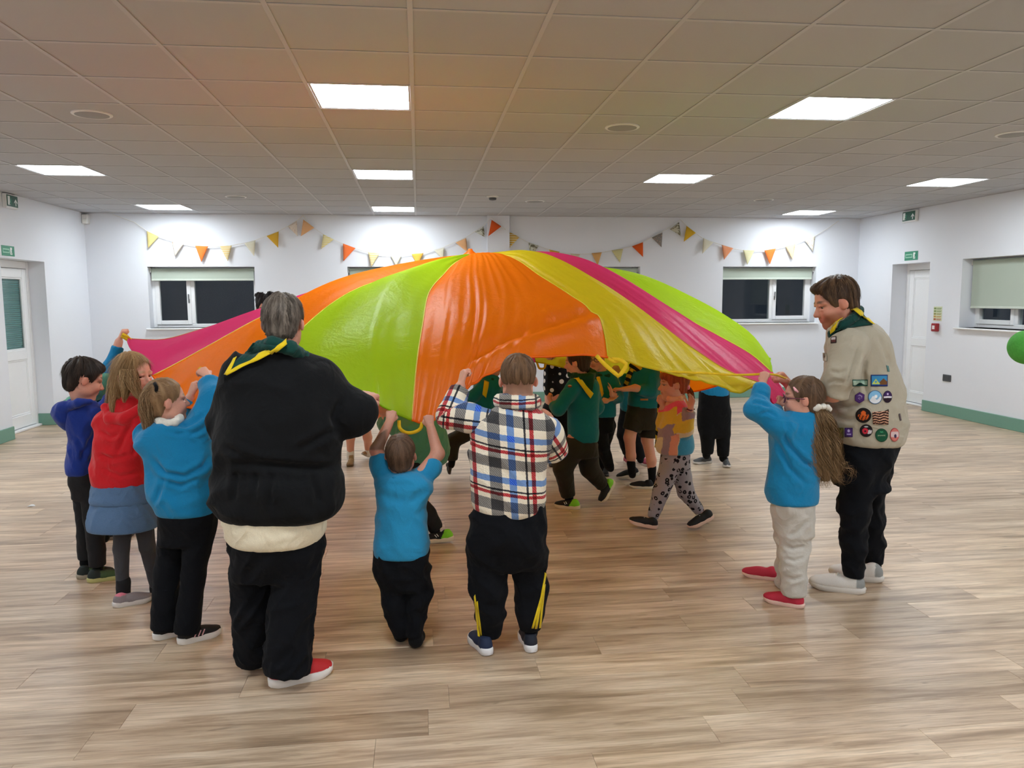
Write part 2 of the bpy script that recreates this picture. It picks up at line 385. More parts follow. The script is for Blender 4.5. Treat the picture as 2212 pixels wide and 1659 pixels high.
def roller(pl, u0, u1, drop, rec, label):
    z1 = WZ[1]; r = tag(empty('roller_blind', pl.p((u0+u1)/2, rec-.06, z1)), label, 'blind', 'sage green roller blinds')
    n = rec-.055
    mb = MB(); mb.tube([pl.p(u0+.02, n, z1-.045), pl.p(u1-.02, n, z1-.045)], .026, 16); auto_smooth(mb.build('roll', M_blind, r))
    mb = MB(); pl.box(mb, u0+.03, u1-.03, n-.0285, n-.0265, z1-drop, z1-.045); mb.build('fabric', M_blind, r)
    mb = MB(); pl.box(mb, u0+.028, u1-.028, n-.036, n-.020, z1-drop-.028, z1-drop, .004); mb.build('bottom_bar', plain('pale_bar', (205, 214, 203), .4), r)
    for ua in (u0+.004, u1-.018): mb = MB(); pl.box(mb, ua, ua+.014, n-.03, n+.05, z1-.08, z1-.012, .003); mb.build('bracket', M_whitep, r)
pb = Pl('y', YB, 1); prr = Pl('x', XR, 1)
REC = .16
window(1, pb, *WB[0], -3.26, True, REC); window(2, pb, *WB[1], -.46, True, REC); window(3, pb, *WB[2], 2.83, False, REC); window(4, pb, *WB[3], 5.58, False, REC)
window(5, prr, *RW, 8.62, False, .21)
for k, (ab, lb) in enumerate(zip(WB, ('pale green roller blind raised over the leftmost back wall window', 'pale green roller blind behind the parachute, left of its crown',
        'pale green roller blind behind the parachute, right of its crown', 'pale green roller blind raised over the back wall window by the bearded man'))):
    roller(pb, *ab, .17, REC, lb)
roller(prr, *RW, .60, .21, 'pale green roller blind drawn half down in the right wall window')

def upvc_door(num, pl, u0, u1, rec, z1, glazed):
    r = tag(empty(f'door_{num}', pl.p((u0+u1)/2, rec, 0)), kind='structure'); fw = .06
    f = MB(); pl.box(f, u0, u0+fw, rec-.02, rec+.07, 0, z1, .006); pl.box(f, u1-fw, u1, rec-.02, rec+.07, 0, z1, .006); pl.box(f, u0+fw, u1-fw, rec-.02, rec+.07, z1-fw-.03, z1, .006)
    f.build('frame', M_upvc, r)
    g = MB(); pl.box(g, u0, u1, rec-.06, rec+.07, 0, .028, .005); g.build('threshold', M_upvc, r)
    a, b, zt = u0+fw, u1-fw, z1-fw-.035; zb = .035; sw = .105; mid = .92
    L = MB(); n0, n1 = rec-.012, rec+.05
    pl.box(L, a, a+sw, n0, n1, zb, zt, .006); pl.box(L, b-sw, b, n0, n1, zb, zt, .006); pl.box(L, a+sw, b-sw, n0, n1, zb, zb+.15, .006)
    pl.box(L, a+sw, b-sw, n0, n1, zt-.11, zt, .006); pl.box(L, a+sw, b-sw, n0, n1, mid-.06, mid+.06, .006)
    lf = L.build('leaf', M_upvc, r)
    for za, zz, gl in ((zb+.15, mid-.06, False), (mid+.06, zt-.11, glazed)):
        bd = MB(); q = .018
        for (x0_, x1_, y0_, y1_) in ((a+sw, a+sw+q, za, zz), (b-sw-q, b-sw, za, zz), (a+sw+q, b-sw-q, za, za+q), (a+sw+q, b-sw-q, zz-q, zz)):
            pl.box(bd, x0_, x1_, n0+.008, n0+.03, y0_, y1_, .004)
        bd.build('beading', M_upvc, lf)
        if gl:
            g = MB(); pl.box(g, a+sw, b-sw, n0+.022, n0+.026, za, zz); g.build('pane', M_glass, lf)
            zq = za+.012; first = None
            MT = plain('teal_slat', (112, 168, 164), .4, .04)
            while zq < zz-.01:
                if first is None:
                    m = MB(); m.add([pl.p(a+sw+.004, n0+.030, zq), pl.p(b-sw-.004, n0+.030, zq), pl.p(b-sw-.004, n0+.042, zq+.016), pl.p(a+sw+.004, n0+.042, zq+.016),
                                     pl.p(a+sw+.004, n0+.031, zq-.001), pl.p(b-sw-.004, n0+.031, zq-.001), pl.p(b-sw-.004, n0+.043, zq+.015), pl.p(a+sw+.004, n0+.043, zq+.015)],
                                    [(0, 1, 2, 3), (7, 6, 5, 4), (0, 4, 5, 1), (3, 2, 6, 7), (0, 3, 7, 4), (1, 5, 6, 2)])
                    o = m.build('slat', MT, lf); first = (o, zq)
                else:
                    o = link(first[0].copy()); o.location = first[0].location + Vector((0, 0, zq-first[1]))
                zq += .0235
            bk = MB(); pl.box(bk, a+sw, b-sw, n0+.046, n0+.05, za, zz); bk.build('backing_pane', plain('white_backing', (215, 225, 224), .5), lf)
        else:
            g = MB(); pl.box(g, a+sw, b-sw, n0+.016, n0+.03, za, zz); g.build('panel', M_upvc, lf)
    h = MB(); hu = a+.05 if pl.sgn > 0 else a+.05
    pl.box(h, hu-.016, hu+.016, n0-.008, n0, .93, 1.13, .003); pl.box(h, hu-.01, hu+.12, n0-.045, n0-.03, 1.045, 1.065, .004); pl.box(h, hu-.01, hu+.01, n0-.03, n0, 1.045, 1.065, .003)
    h.build('handle', M_handle, lf)
pl_l = Pl('x', XL, -1)
upvc_door(1, pl_l, 9.42, 10.46, .21, 2.06, True)
upvc_door(2, prr, 9.97, 10.82, .25, 2.045, False)
# something solid behind the doors and the window reveals keeps the night out of the recesses
# ---- signs
M_sgn = plain('sign_green', (22, 84, 66), .35, .03); M_sgl = plain('sign_light_green', (150, 205, 180), .4, .03); M_sw = plain('sign_white', (238, 243, 240), .4, .02); M_sg2 = plain('sign_mid_green', (40, 138, 104), .4, .03)
def poly(mb, pl, pts, u0, z0, s, n, flip=1, th=.0012):
    V = [pl.p(u0+flip*x*s, n, z0+y*s) for x, y in pts]; W = [pl.p(u0+flip*x*s, n+th, z0+y*s) for x, y in pts]; k = len(pts)
    F = [tuple(range(k)), tuple(range(2*k-1, k-1, -1))]+[(i, (i+1) % k, k+(i+1) % k, k+i) for i in range(k)]
    mb.add(V+W, F)
def disc(cx, cy, r, n=14): return [(cx+r*math.cos(2*math.pi*k/n), cy+r*math.sin(2*math.pi*k/n)) for k in range(n)]
RUN = [[(.02, .02), (.14, .02), (.30, .30), (.42, .44), (.56, .30), (.62, .08), (.72, .08), (.66, .40), (.54, .56), (.62, .70), (.80, .60), (.84, .68), (.62, .84), (.40, .82), (.22, .62), (.30, .54), (.42, .68), (.34, .48), (.20, .34)], disc(.66, .94, .09)]
ARROW = [(.5, 1.0), (.05, .52), (.05, .36), (.40, .66), (.40, 0), (.60, 0), (.60, .66), (.95, .36), (.95, .52)]
DOORP = [(0, 0), (.5, 0), (.5, 1), (0, 1)]
def exit_box(pl, u0, u1, z0, z1, label, flip):
    """illuminated box sign: dark green face, white doorway, running figure and upward arrow"""
    uc = (u0+u1)/2; r = tag(empty('exit_sign', pl.p(uc, 0, z0)), label, 'exit sign')
    b = MB(); pl.box(b, u0, u1, -.045, -.001, z0, z1, .006); b.build('housing', M_whitep, r)
    f = MB(); pl.box(f, u0+.014, u1-.014, -.048, -.044, z0+.02, z1-.014, .001); fo = f.build('face', M_sgn, r)
    m = MB(); Hh = (z1-z0)-.034; s = Hh*.78; zb = z0+.02+Hh*.11; W = u1-u0
    e = u0+.03 if flip > 0 else u1-.03
    poly(m, pl, DOORP, e, zb, s, -.0498, flip); m.build('doorway_mark', M_sw, fo)
    m = MB()
    for q in RUN: poly(m, pl, q, e+flip*s*.28, zb, s*.8, -.0510, flip)
    m.build('running_figure_mark', M_sgn if False else M_sg2, fo)
    m = MB(); poly(m, pl, ARROW, e+flip*(W-.06-s*.75), zb, s*.8, -.0498, flip); m.build('arrow_mark', M_sw, fo)
def exit_flat(pl, u0, u1, z0, z1, label, flip):
    uc = (u0+u1)/2; r = tag(empty('exit_sign', pl.p(uc, 0, z0)), label, 'exit sign')
    b = MB(); pl.box(b, u0, u1, -.004, -.0005, z0, z1, .0008); fo = b.build('panel', M_sg2, r)
    W, Hh = u1-u0, z1-z0; e = u0 if flip > 0 else u1; s = Hh*.7
    m = MB(); pl.box(m, e+flip*W*.07, e+flip*W*.60, -.0052, -.0038, z0+Hh*.28, z0+Hh*.72)
    m.build('white_panel', M_sgl, fo)
    m = MB(); pl.box(m, e+flip*W*.12, e+flip*W*.55, -.0060, -.0050, z0+Hh*.40, z0+Hh*.58); m.build('text_bar', M_sg2, fo)
    m = MB(); poly(m, pl, DOORP, e+flip*W*.66, z0+Hh*.15, s, -.0052, flip); m.build('doorway_mark', M_sw, fo)
    m = MB()
    for q in RUN: poly(m, pl, q, e+flip*W*.70, z0+Hh*.18, s*.85, -.0064, flip)
    m.build('running_figure_mark', M_sg2, fo)
exit_box(pl_l, 9.55, 9.82, 2.625, 2.785, 'green and white exit sign box high on the left wall', 1)
exit_flat(pl_l, 9.46, 9.74, 2.085, 2.20, 'flat green exit sign just above the glazed left door', 1)
exit_box(prr, 10.27, 10.58, 2.62, 2.78, 'green and white exit sign box high on the right wall', -1)
exit_flat(prr, 10.24, 10.54, 2.085, 2.21, 'flat green exit sign just above the white right door', -1)
# fire notice, call point, socket
r = tag(empty('fire_notice', prr.p(9.755, 0, 1.24)), 'small green and yellow fire action notice above the red call point', 'notice')
m = MB(); prr.box(m, 9.67, 9.84, -.004, -.0005, 1.245, 1.44); fo = m.build('sheet', plain('pale_notice', (214, 220, 190), .4, .03), r)
for k, c in enumerate(((128, 150, 90), (128, 150, 90), (150, 150, 80), (190, 150, 70), (176, 90, 60))):
    m = MB(); z = 1.425-.036*k; prr.box(m, 9.785, 9.83, -.0052, -.0036, z-.024, z); prr.box(m, 9.68, 9.775, -.0052, -.0036, z-.012, z-.004); prr.box(m, 9.69, 9.775, -.0052, -.0036, z-.024, z-.017)
    m.build('printed_row', plain(f'notice_ink_{k}', c, .4), fo)
r = tag(empty('call_point', prr.p(9.76, 0, 1.12)), 'red fire alarm call point beside the right door', 'alarm')
m = MB(); prr.box(m, 9.705, 9.815, -.05, -.0005, 1.105, 1.215, .008); m.build('housing', plain('alarm_red', (150, 28, 36), .35, .03), r)
m = MB(); prr.box(m, 9.735, 9.785, -.054, -.049, 1.135, 1.185, .002); m.build('press_pane', plain('alarm_white', (235, 225, 225), .3), r)
r = tag(empty('wall_socket', prr.p(9.495, 0, .46)), 'dark grey double socket low on the right wall', 'socket')
m = MB(); prr.box(m, 9.415, 9.575, -.014, -.0005, .455, .545, .006); fo = m.build('plate', M_grey, r)
for u in (9.455, 9.535):
    m = MB()
    for du, dz, w_, h_ in ((0, .012, .005, .009), (-.011, -.006, .008, .004), (.011, -.006, .008, .004)): prr.box(m, u+du-w_/2, u+du+w_/2, -.0148, -.0138, .49+dz-h_/2, .49+dz+h_/2)
    m.build('outlet', plain('outlet_black', (20, 20, 22), .4), fo)
    m = MB(); prr.box(m, u-.007, u+.007, -.019, -.0135, .515, .533, .002); m.build('rocker_switch', M_grey, fo)
r = tag(empty('paper_scrap', onfloor(68, 1094)), 'tiny white paper scrap alone on the floor at the left', 'scrap')
p_ = onfloor(68, 1094); MB().add([p_+np.array(v) for v in ((-.03, -.01, .001), (.0, -.018, .006), (.03, .0, .002), (.01, .02, .012), (-.02, .016, .003), (0, 0, .018))],
    [(0, 1, 5), (1, 2, 5), (2, 3, 5), (3, 4, 5), (4, 0, 5), (4, 3, 2, 1, 0)]).build('crumpled_sheet', M_whitep, r)
# green foam ball, cut by the right edge of the frame
bc = at(2218, 750, 6.6)
def ballmat():
    t = NT('green_foam'); n = t.noise(t.coord(), 60, 3); t.l(t.mixc(n, lin((58, 140, 48)), lin((84, 172, 66))), t.b.inputs['Base Color']); t.set(Roughness=.85); t.bump(n, .35, .004); return t.m
bo = tag(empty('foam_ball', bc), 'green foam ball in mid-air by the right wall window', 'ball')
import bmesh
bm = bmesh.new(); bmesh.ops.create_icosphere(bm, subdivisions=5, radius=.158)
for v in bm.verts: v.co *= 1+.006*math.sin(v.co.x*60)*math.sin(v.co.y*50+1)*math.sin(v.co.z*55+2)
me = bpy.data.meshes.new('ball_skin'); bm.to_mesh(me); bm.free(); me.materials.append(ballmat()); me.polygons.foreach_set('use_smooth', np.ones(len(me.polygons), bool))
o = link(bpy.data.objects.new('ball_skin', me)); o.parent = bo

# ---- bunting along the back wall
bu = tag(empty('bunting', at(1000, 500, YB-.03)), 'string of orange, yellow and cream triangular bunting along the back wall', 'bunting')
YBU = YB-.035
def cordpts(px):
    pts = [at(x, y_, YBU if not 1052 < x < 1098 else YBU-.09) for x, y_ in px]; return pts
CORD = [[(243, 463), (290, 480), (317, 499), (343, 511), (372, 520), (395, 526), (422, 531), (450, 533), (476, 532), (501, 530), (527, 525), (552, 519), (577, 509), (602, 499), (625, 487), (645, 474), (655, 465)],
        [(655, 465), (664, 480), (678, 492), (698, 506), (716, 516), (742, 527), (768, 537), (796, 545), (819, 549), (844, 551), (868, 551), (892, 548), (914, 546), (937, 540), (958, 534), (983, 523), (1007, 512), (1026, 500), (1046, 486), (1060, 470)],
        [(1060, 470), (1072, 480), (1085, 491), (1101, 504), (1122, 514), (1142, 524), (1165, 532), (1188, 540), (1209, 545), (1230, 548), (1255, 549), (1278, 548), (1301, 545), (1323, 541), (1346, 537), (1366, 532), (1390, 522), (1408, 513), (1431, 500), (1448, 490), (1470, 475)],
        [(1470, 475), (1485, 489), (1502, 503), (1520, 516), (1540, 523), (1560, 529), (1583, 537), (1606, 541), (1630, 542), (1652, 541), (1676, 537), (1698, 532), (1718, 527), (1740, 519), (1762, 509), (1790, 492), (1812, 477)]]
M_cord = plain('white_tape', (222, 220, 214), .8)
for c in CORD: MB().tube(cordpts(c), .005, 6).build('tape', M_cord, bu)
def flagmat(kind, rgb):
    k = f'pennant_{kind}_{rgb[0]}_{rgb[1]}_{rgb[2]}'
    if k in _mats: return _mats[k]
    t = NT(k); c = lin(rgb); O = t.coord('Generated'); wv = t.noise(t.coord(), 400, 2); base = t.mixc(wv, tuple(x*.9 for x in c), c)
    if kind == 'dot':
        v = t.n('ShaderNodeTexVoronoi'); v.inputs['Scale'].default_value = 5.5; t.l(O, v.inputs['Vector']); base = t.mixc(t.ramp(v.outputs['Distance'], [(.22, (1, 1, 1)), (.30, (0, 0, 0))]), base, lin((196, 160, 140)))
    if kind == 'stripe':
        s_ = t.n('ShaderNodeSeparateXYZ'); t.l(O, s_.inputs[0]); base = t.mixc(t.math('GREATER_THAN', t.math('FRACT', t.math('MULTIPLY', s_.outputs[2], 7)), .55), base, lin((215, 205, 170)))
    if kind == 'leaf':
        base = t.mixc(t.ramp(t.noise(O, 4, 2), [(.48, (0, 0, 0)), (.54, (1, 1, 1))]), base, lin((120, 115, 95)))
    t.l(base, t.b.inputs['Base Color']); t.set(Roughness=.85, Specular_IOR_Level=.1); _mats[k] = t.m; return t.m
YE, CR, ORG, PEA, MUS, GRY, PYE = (222, 205, 138), (216, 210, 188), (240, 128, 62), (228, 176, 128), (214, 168, 62), (176, 172, 160), (224, 196, 138)
FLAGS = [((317, 499), (343, 511), (320, 536), 'plain', YE), ((371, 520), (397, 527), (378, 554), 'dot', (205, 198, 186)), ((422, 531), (450, 532), (435, 566), 'plain', ORG), ((475, 532), (501, 530), (492, 564), 'stripe', PYE),
         ((528, 526), (552, 519), (549, 553), 'plain', CR), ((576, 510), (602, 500), (601, 535), 'plain', MUS), ((621, 489), (641, 477), (643, 510), 'dot', (222, 208, 192)), ((655, 474), (679, 492), (650, 510), 'plain', PEA),
         ((698, 506), (721, 517), (694, 538), 'stripe', YE), ((741, 526), (768, 536), (742, 564), 'plain', (232, 116, 62)), ((795, 544), (820, 548), (802, 577), 'stripe', PYE), ((843, 551), (868, 551), (856, 576), 'plain', CR),
         ((889, 549), (915, 547), (902, 574), 'plain', (230, 180, 80)), ((938, 541), (960, 535), (958, 562), 'plain', CR), ((984, 524), (1007, 514), (1010, 545), 'plain', PEA), ((1026, 501), (1045, 489), (1047, 512), 'leaf', (205, 205, 190)),
         ((1062, 475), (1083, 489), (1055, 510), 'plain', (222, 96, 44)), ((1100, 501), (1122, 512), (1101, 535), 'stripe', MUS), ((1142, 524), (1164, 531), (1145, 558), 'leaf', (205, 205, 190)), ((1186, 539), (1209, 544), (1196, 562), 'plain', MUS),
         ((1232, 548), (1253, 549), (1243, 572), 'plain', (222, 208, 180)), ((1278, 547), (1300, 545), (1291, 574), 'plain', (218, 168, 108)), ((1321, 541), (1346, 537), (1339, 567), 'stripe', (206, 200, 130)), ((1365, 532), (1389, 523), (1389, 555), 'plain', (222, 96, 40)),
         ((1408, 513), (1431, 502), (1429, 534), 'dot', (140, 134, 128)), ((1447, 495), (1467, 480), (1471, 510), 'leaf', (198, 196, 176)), ((1483, 488), (1503, 503), (1477, 522), 'plain', (210, 168, 50)), ((1519, 514), (1541, 524), (1517, 548), 'plain', CR),
         ((1559, 529), (1584, 536), (1564, 561), 'plain', (226, 152, 112)), ((1605, 540), (1630, 541), (1614, 572), 'stripe', (214, 214, 170)), ((1651, 541), (1676, 537), (1663, 571), 'plain', ORG), ((1697, 533), (1718, 527), (1712, 561), 'plain', (232, 204, 164)), ((1738, 519), (1761, 510), (1756, 543), 'dot', (224, 222, 206))]
rf = random.Random(8)
for k, (a, b, c, kd, rgb) in enumerate(FLAGS):
    dy = -.09 if 1052 < a[0] < 1099 else 0
    A, B, C = at(*a, YBU-.004+dy), at(*b, YBU-.004+dy), at(*c, YBU-.012-rf.random()*.012+dy); N = 6; V = []; F = []
    for i in range(N+1):
        for j in range(N+1):
            u, v = i/N, j/N; q = (A*(1-u)+B*u)*(1-v)+C*v; q = q+np.array([0, -.010*math.sin(math.pi*u)*math.sin(math.pi*v*.9)*rf.uniform(.9, 1.1), 0]); V.append(q)
    for i in range(N):
        for j in range(N): F.append((i*(N+1)+j, (i+1)*(N+1)+j, (i+1)*(N+1)+j+1, i*(N+1)+j+1))
    o = mesh_obj('pennant', V, F, flagmat(kd, rgb), bu, smooth=True); md = o.modifiers.new('thickness', 'SOLIDIFY'); md.thickness = .0015
# ------------------------------------------------------------------ signed-distance modelling: chains, lofts and ellipsoids grown into one skin
def _n3(P, seed=0):                                   # smooth 3-D value noise, -1..1
    i = np.floor(P).astype(np.int64); f = P-i; f = f*f*(3-2*f); out = 0
    for dx in (0, 1):
        for dy in (0, 1):
            for dz in (0, 1):
                h = (i[:, 0]+dx)*374761393+(i[:, 1]+dy)*668265263+(i[:, 2]+dz)*2147483647+seed*1274126177
                h = (h ^ (h >> 13))*1274126177; h = ((h ^ (h >> 16)) & 0xffff)/32767.5-1
                out = out+h*(f[:, 0] if dx else 1-f[:, 0])*(f[:, 1] if dy else 1-f[:, 1])*(f[:, 2] if dz else 1-f[:, 2])
    return out
def smin(a, b, k):
    if k <= 0: return np.minimum(a, b)
    h = np.maximum(k-np.abs(a-b), 0)/k; return np.minimum(a, b)-h*h*k*.25
def unit(v): v = np.asarray(v, float); return v/max(np.linalg.norm(v), 1e-9)
def frame(fwd, upv):
    """columns: right, forward, up"""
    f = unit(fwd); u = np.asarray(upv, float); r = unit(np.cross(f, u)); return np.stack([r, f, np.cross(r, f)], 1)
class Sdf:
    def __init__(s): s.p = []
    def cone(s, a, b, r1, r2, k=.02, op=0, flat=False, tag=0): s.p.append(('cone', op, k, (np.asarray(a, float), np.asarray(b, float), r1, r2, flat), tag)); return s
    def chain(s, pts, rad, k=.02, tag=0, flat_end=False, op=0):
        for i in range(len(pts)-1): s.cone(pts[i], pts[i+1], rad[i], rad[i+1], k, op, flat_end and i == len(pts)-2, tag)
        return s
    def ell(s, c, r, R=None, k=.02, op=0, tag=0): s.p.append(('ell', op, k, (np.asarray(c, float), np.asarray(r, float), R), tag)); return s
    def loft(s, Z, C, RX, RY, right, k=.03, n=2.3, tag=0, rnd=.01):
        """horizontal sections at heights Z (ascending), centres C, half sizes along the unit vector right and across it"""
        Z = np.asarray(Z, float); q = np.linspace(Z[0], Z[-1], 40)
        def sm(A):
            A = np.asarray(A, float); g = np.gradient(A, Z, axis=0) if len(Z) > 2 else np.repeat(((A[-1:]-A[:1])/(Z[-1]-Z[0])), len(Z), 0)
            i = np.clip(np.searchsorted(Z, q)-1, 0, len(Z)-2); h = Z[i+1]-Z[i]; t = (q-Z[i])/h
            if A.ndim == 2: h = h[:, None]; t = t[:, None]
            return (2*t**3-3*t**2+1)*A[i]+(t**3-2*t**2+t)*h*g[i]+(-2*t**3+3*t**2)*A[i+1]+(t**3-t**2)*h*g[i+1]
        s.p.append(('loft', 0, k, (q, sm(C), sm(RX), sm(RY), np.asarray(right, float), n, rnd), tag)); return s
    def plane(s, pt, nrm, k=.004): s.p.append(('plane', 2, k, (np.asarray(pt, float), unit(nrm)), 0)); return s      # keeps the side the normal points away from
    @staticmethod
    def d(p, P):
        typ, op, k, a, tg = p
        if typ == 'cone':
            A, B, r1, r2, flat = a; ba = B-A; L2 = max(ba@ba, 1e-12); x = P-A; h = x@ba/L2; t = np.clip(h, 0, 1)
            dd = np.linalg.norm(x-t[:, None]*ba, axis=1)-(r1+(r2-r1)*t)
            if flat:
                L = math.sqrt(L2); rad = np.linalg.norm(x-h[:, None]*ba, axis=1)-(r1+(r2-r1)*np.clip(h, 0, 1)); e = (h-1)*L; rn = .004
                up_ = np.minimum(np.maximum(rad+rn, e+rn), 0)+np.sqrt(np.maximum(rad+rn, 0)**2+np.maximum(e+rn, 0)**2)-rn
                dd = np.where(h > .5, up_, dd)
            return dd
        if typ == 'ell':
            c, r, R = a; x = P-c
            if R is not None: x = x@R
            k0 = np.linalg.norm(x/r, axis=1); k1 = np.linalg.norm(x/(r*r), axis=1); return k0*(k0-1)/np.maximum(k1, 1e-6)
        if typ == 'loft':
            q, C, RX, RY, rt, n, rn = a; z = np.clip(P[:, 2], q[0], q[-1]); fw = np.array([-rt[1], rt[0], 0])
            i = np.clip(((z-q[0])/(q[1]-q[0])).astype(int), 0, len(q)-2); t = (z-q[i])/(q[1]-q[0])
            cx = C[i]+(C[i+1]-C[i])*t[:, None]; rx = np.maximum(RX[i]+(RX[i+1]-RX[i])*t, .004); ry = np.maximum(RY[i]+(RY[i+1]-RY[i])*t, .004)
            x = P-cx; u = np.abs(x@rt)/rx; v = np.abs(x@fw)/ry; m = (u**n+v**n)**(1/n)
            g = np.sqrt((u/np.maximum(m, 1e-6)/rx)**2+(v/np.maximum(m, 1e-6)/ry)**2); dd = (m-1)/np.maximum(g, 1.0/np.maximum(rx, ry))
            e = np.maximum(P[:, 2]-q[-1], q[0]-P[:, 2])
            return np.minimum(np.maximum(dd+rn, e+rn), 0)+np.sqrt(np.maximum(dd+rn, 0)**2+np.maximum(e+rn, 0)**2)-rn
        if typ == 'plane': return (P-a[0])@a[1]
    def bounds(s):
        lo, hi = np.full(3, 9e9), np.full(3, -9e9)
        for typ, op, k, a, _ in s.p:
            if op: continue
            if typ == 'cone': c = [(a[0], a[2]), (a[1], a[3])]
            elif typ == 'ell': c = [(a[0], max(a[1]))]
            elif typ == 'loft':
                c = []
                for i in (0, 10, 20, 30, 39): c.append((np.array([*a[1][i][:2], a[0][i]]), max(a[2][i], a[3][i])*1.05))
            else: continue
            for q, r in c: lo = np.minimum(lo, q-r); hi = np.maximum(hi, q+r)
        return lo, hi
    def combine(s, D, rel=None):
        d = None
        for p, x in zip(s.p, D):
            if p[1] == 0: d = x if d is None else smin(d, x, p[2])
            elif p[1] == 1: d = -smin(-d, x, p[2])       # carve
            else: d = -smin(-d, -x, p[2])
        return d
    def grow(s, h):
        """sparse evaluation and surface nets -> vertices, quads"""
        lo, hi = s.bounds(); B = 8; lo = lo-3*h; nb = np.ceil((hi+3*h-lo)/(h*B)).astype(int)
        g = np.stack(np.meshgrid(*[np.arange(n) for n in nb], indexing='ij'), -1).reshape(-1, 3)
        cen = lo+(g*B+(B-1)/2)*h; Dp = [s.d(p, cen) for p in s.p]; dt = s.combine(Dp)
        rad = h*B*.5*1.7321; act = np.abs(dt) < rad*1.5+.004
        N = nb*B; full = np.where(dt > 0, 1.0, -1.0).astype(np.float32).reshape(nb).repeat(B, 0).repeat(B, 1).repeat(B, 2)
        ga = g[act]; ca = cen[act]; o = np.stack(np.meshgrid(*[np.arange(B)]*3, indexing='ij'), -1).reshape(-1, 3)
        val = np.full((len(ga), B**3), 9.0); first = True; dta = dt[act]
        for p, dp in zip(s.p, Dp):
            x = dp[act]
            m = x < dta+2*rad*1.3+p[2] if p[1] == 0 else (x < 2*rad+p[2] if p[1] == 1 else x > -2*rad-p[2])
            if not m.any(): continue
            P = (ca[m][:, None, :]+(o-(B-1)/2)[None]*h).reshape(-1, 3); dd = s.d(p, P).reshape(-1, B**3)
            v = val[m]
            if p[1] == 0: v = smin(v, dd, p[2])
            elif p[1] == 1: v = -smin(-v, dd, p[2])
            else: v = -smin(-v, -dd, p[2])
            val[m] = v
        F6 = full.reshape(nb[0], B, nb[1], B, nb[2], B).transpose(0, 2, 4, 1, 3, 5).copy()
        F6[ga[:, 0], ga[:, 1], ga[:, 2]] = val.reshape(-1, B, B, B); full = F6.transpose(0, 3, 1, 4, 2, 5).reshape(N)
        ins = full < 0; c = ins.astype(np.int8)
        sm_ = sum(c[i:N[0]-1+i, j:N[1]-1+j, k:N[2]-1+k] for i in (0, 1) for j in (0, 1) for k in (0, 1))
        cell = np.argwhere((sm_ > 0) & (sm_ < 8)); ids = np.full(tuple(N-1), -1, np.int32); ids[tuple(cell.T)] = np.arange(len(cell))
        cor = np.array([(i, j, k) for i in (0, 1) for j in (0, 1) for k in (0, 1)]); cv = np.stack([full[cell[:, 0]+i, cell[:, 1]+j, cell[:, 2]+k] for i, j, k in cor], 1)
        acc = np.zeros((len(cell), 3)); cnt = np.zeros(len(cell))
        for a in range(8):
            for b in range(a+1, 8):
                if np.abs(cor[a]-cor[b]).sum() != 1: continue
                m = (cv[:, a] < 0) != (cv[:, b] < 0); va, vb = cv[m, a], cv[m, b]; t = va/(va-vb)
                acc[m] += cor[a]+t[:, None]*(cor[b]-cor[a]); cnt[m] += 1
        V = lo+(cell+acc/cnt[:, None])*h; Q = []
        for ax in range(3):
            sl = [slice(1, -1)]*3; s0, s1 = list(sl), list(sl); s0[ax] = slice(0, N[ax]-1); s1[ax] = slice(1, N[ax])
            A, Bb = ins[tuple(s0)], ins[tuple(s1)]; e = np.argwhere(A != Bb)
            if not len(e): continue
            flip = A[tuple(e.T)]; e = e+np.array([0 if q == ax else 1 for q in range(3)]); u, v = (ax+1) % 3, (ax+2) % 3
            def cid(du, dv): x = e.copy(); x[:, u] -= du; x[:, v] -= dv; return ids[tuple(x.T)]
            q = np.stack([cid(1, 1), cid(0, 1), cid(0, 0), cid(1, 0)], 1); q[~flip] = q[~flip][:, ::-1]; Q.append(q)
        return V, np.concatenate(Q)
def vnormals(V, Q):
    n = np.cross(V[Q[:, 2]]-V[Q[:, 0]], V[Q[:, 3]]-V[Q[:, 1]]); N = np.zeros_like(V)
    for k in range(4): np.add.at(N, Q[:, k], n)
    return N/np.maximum(np.linalg.norm(N, axis=1, keepdims=True), 1e-9)
def relax(V, Q, it=1, lam=.5):
    for _ in range(it):
        A = np.zeros_like(V); c = np.zeros(len(V))
        for k in range(4):
            np.add.at(A, Q[:, k], V[Q[:, (k+1) % 4]]); np.add.at(c, Q[:, k], 1)
        V = V+lam*(A/np.maximum(c, 1)[:, None]-V)
    return V
def set_col(o, C, name='Col'):
    a = o.data.attributes.new(name, 'FLOAT_COLOR', 'POINT'); a.data.foreach_set('color', np.concatenate([C, np.ones((len(C), 1))], 1).astype(np.float32).ravel())
def set_vec(o, A, name): a = o.data.attributes.new(name, 'FLOAT_VECTOR', 'POINT'); a.data.foreach_set('vector', A.astype(np.float32).ravel())
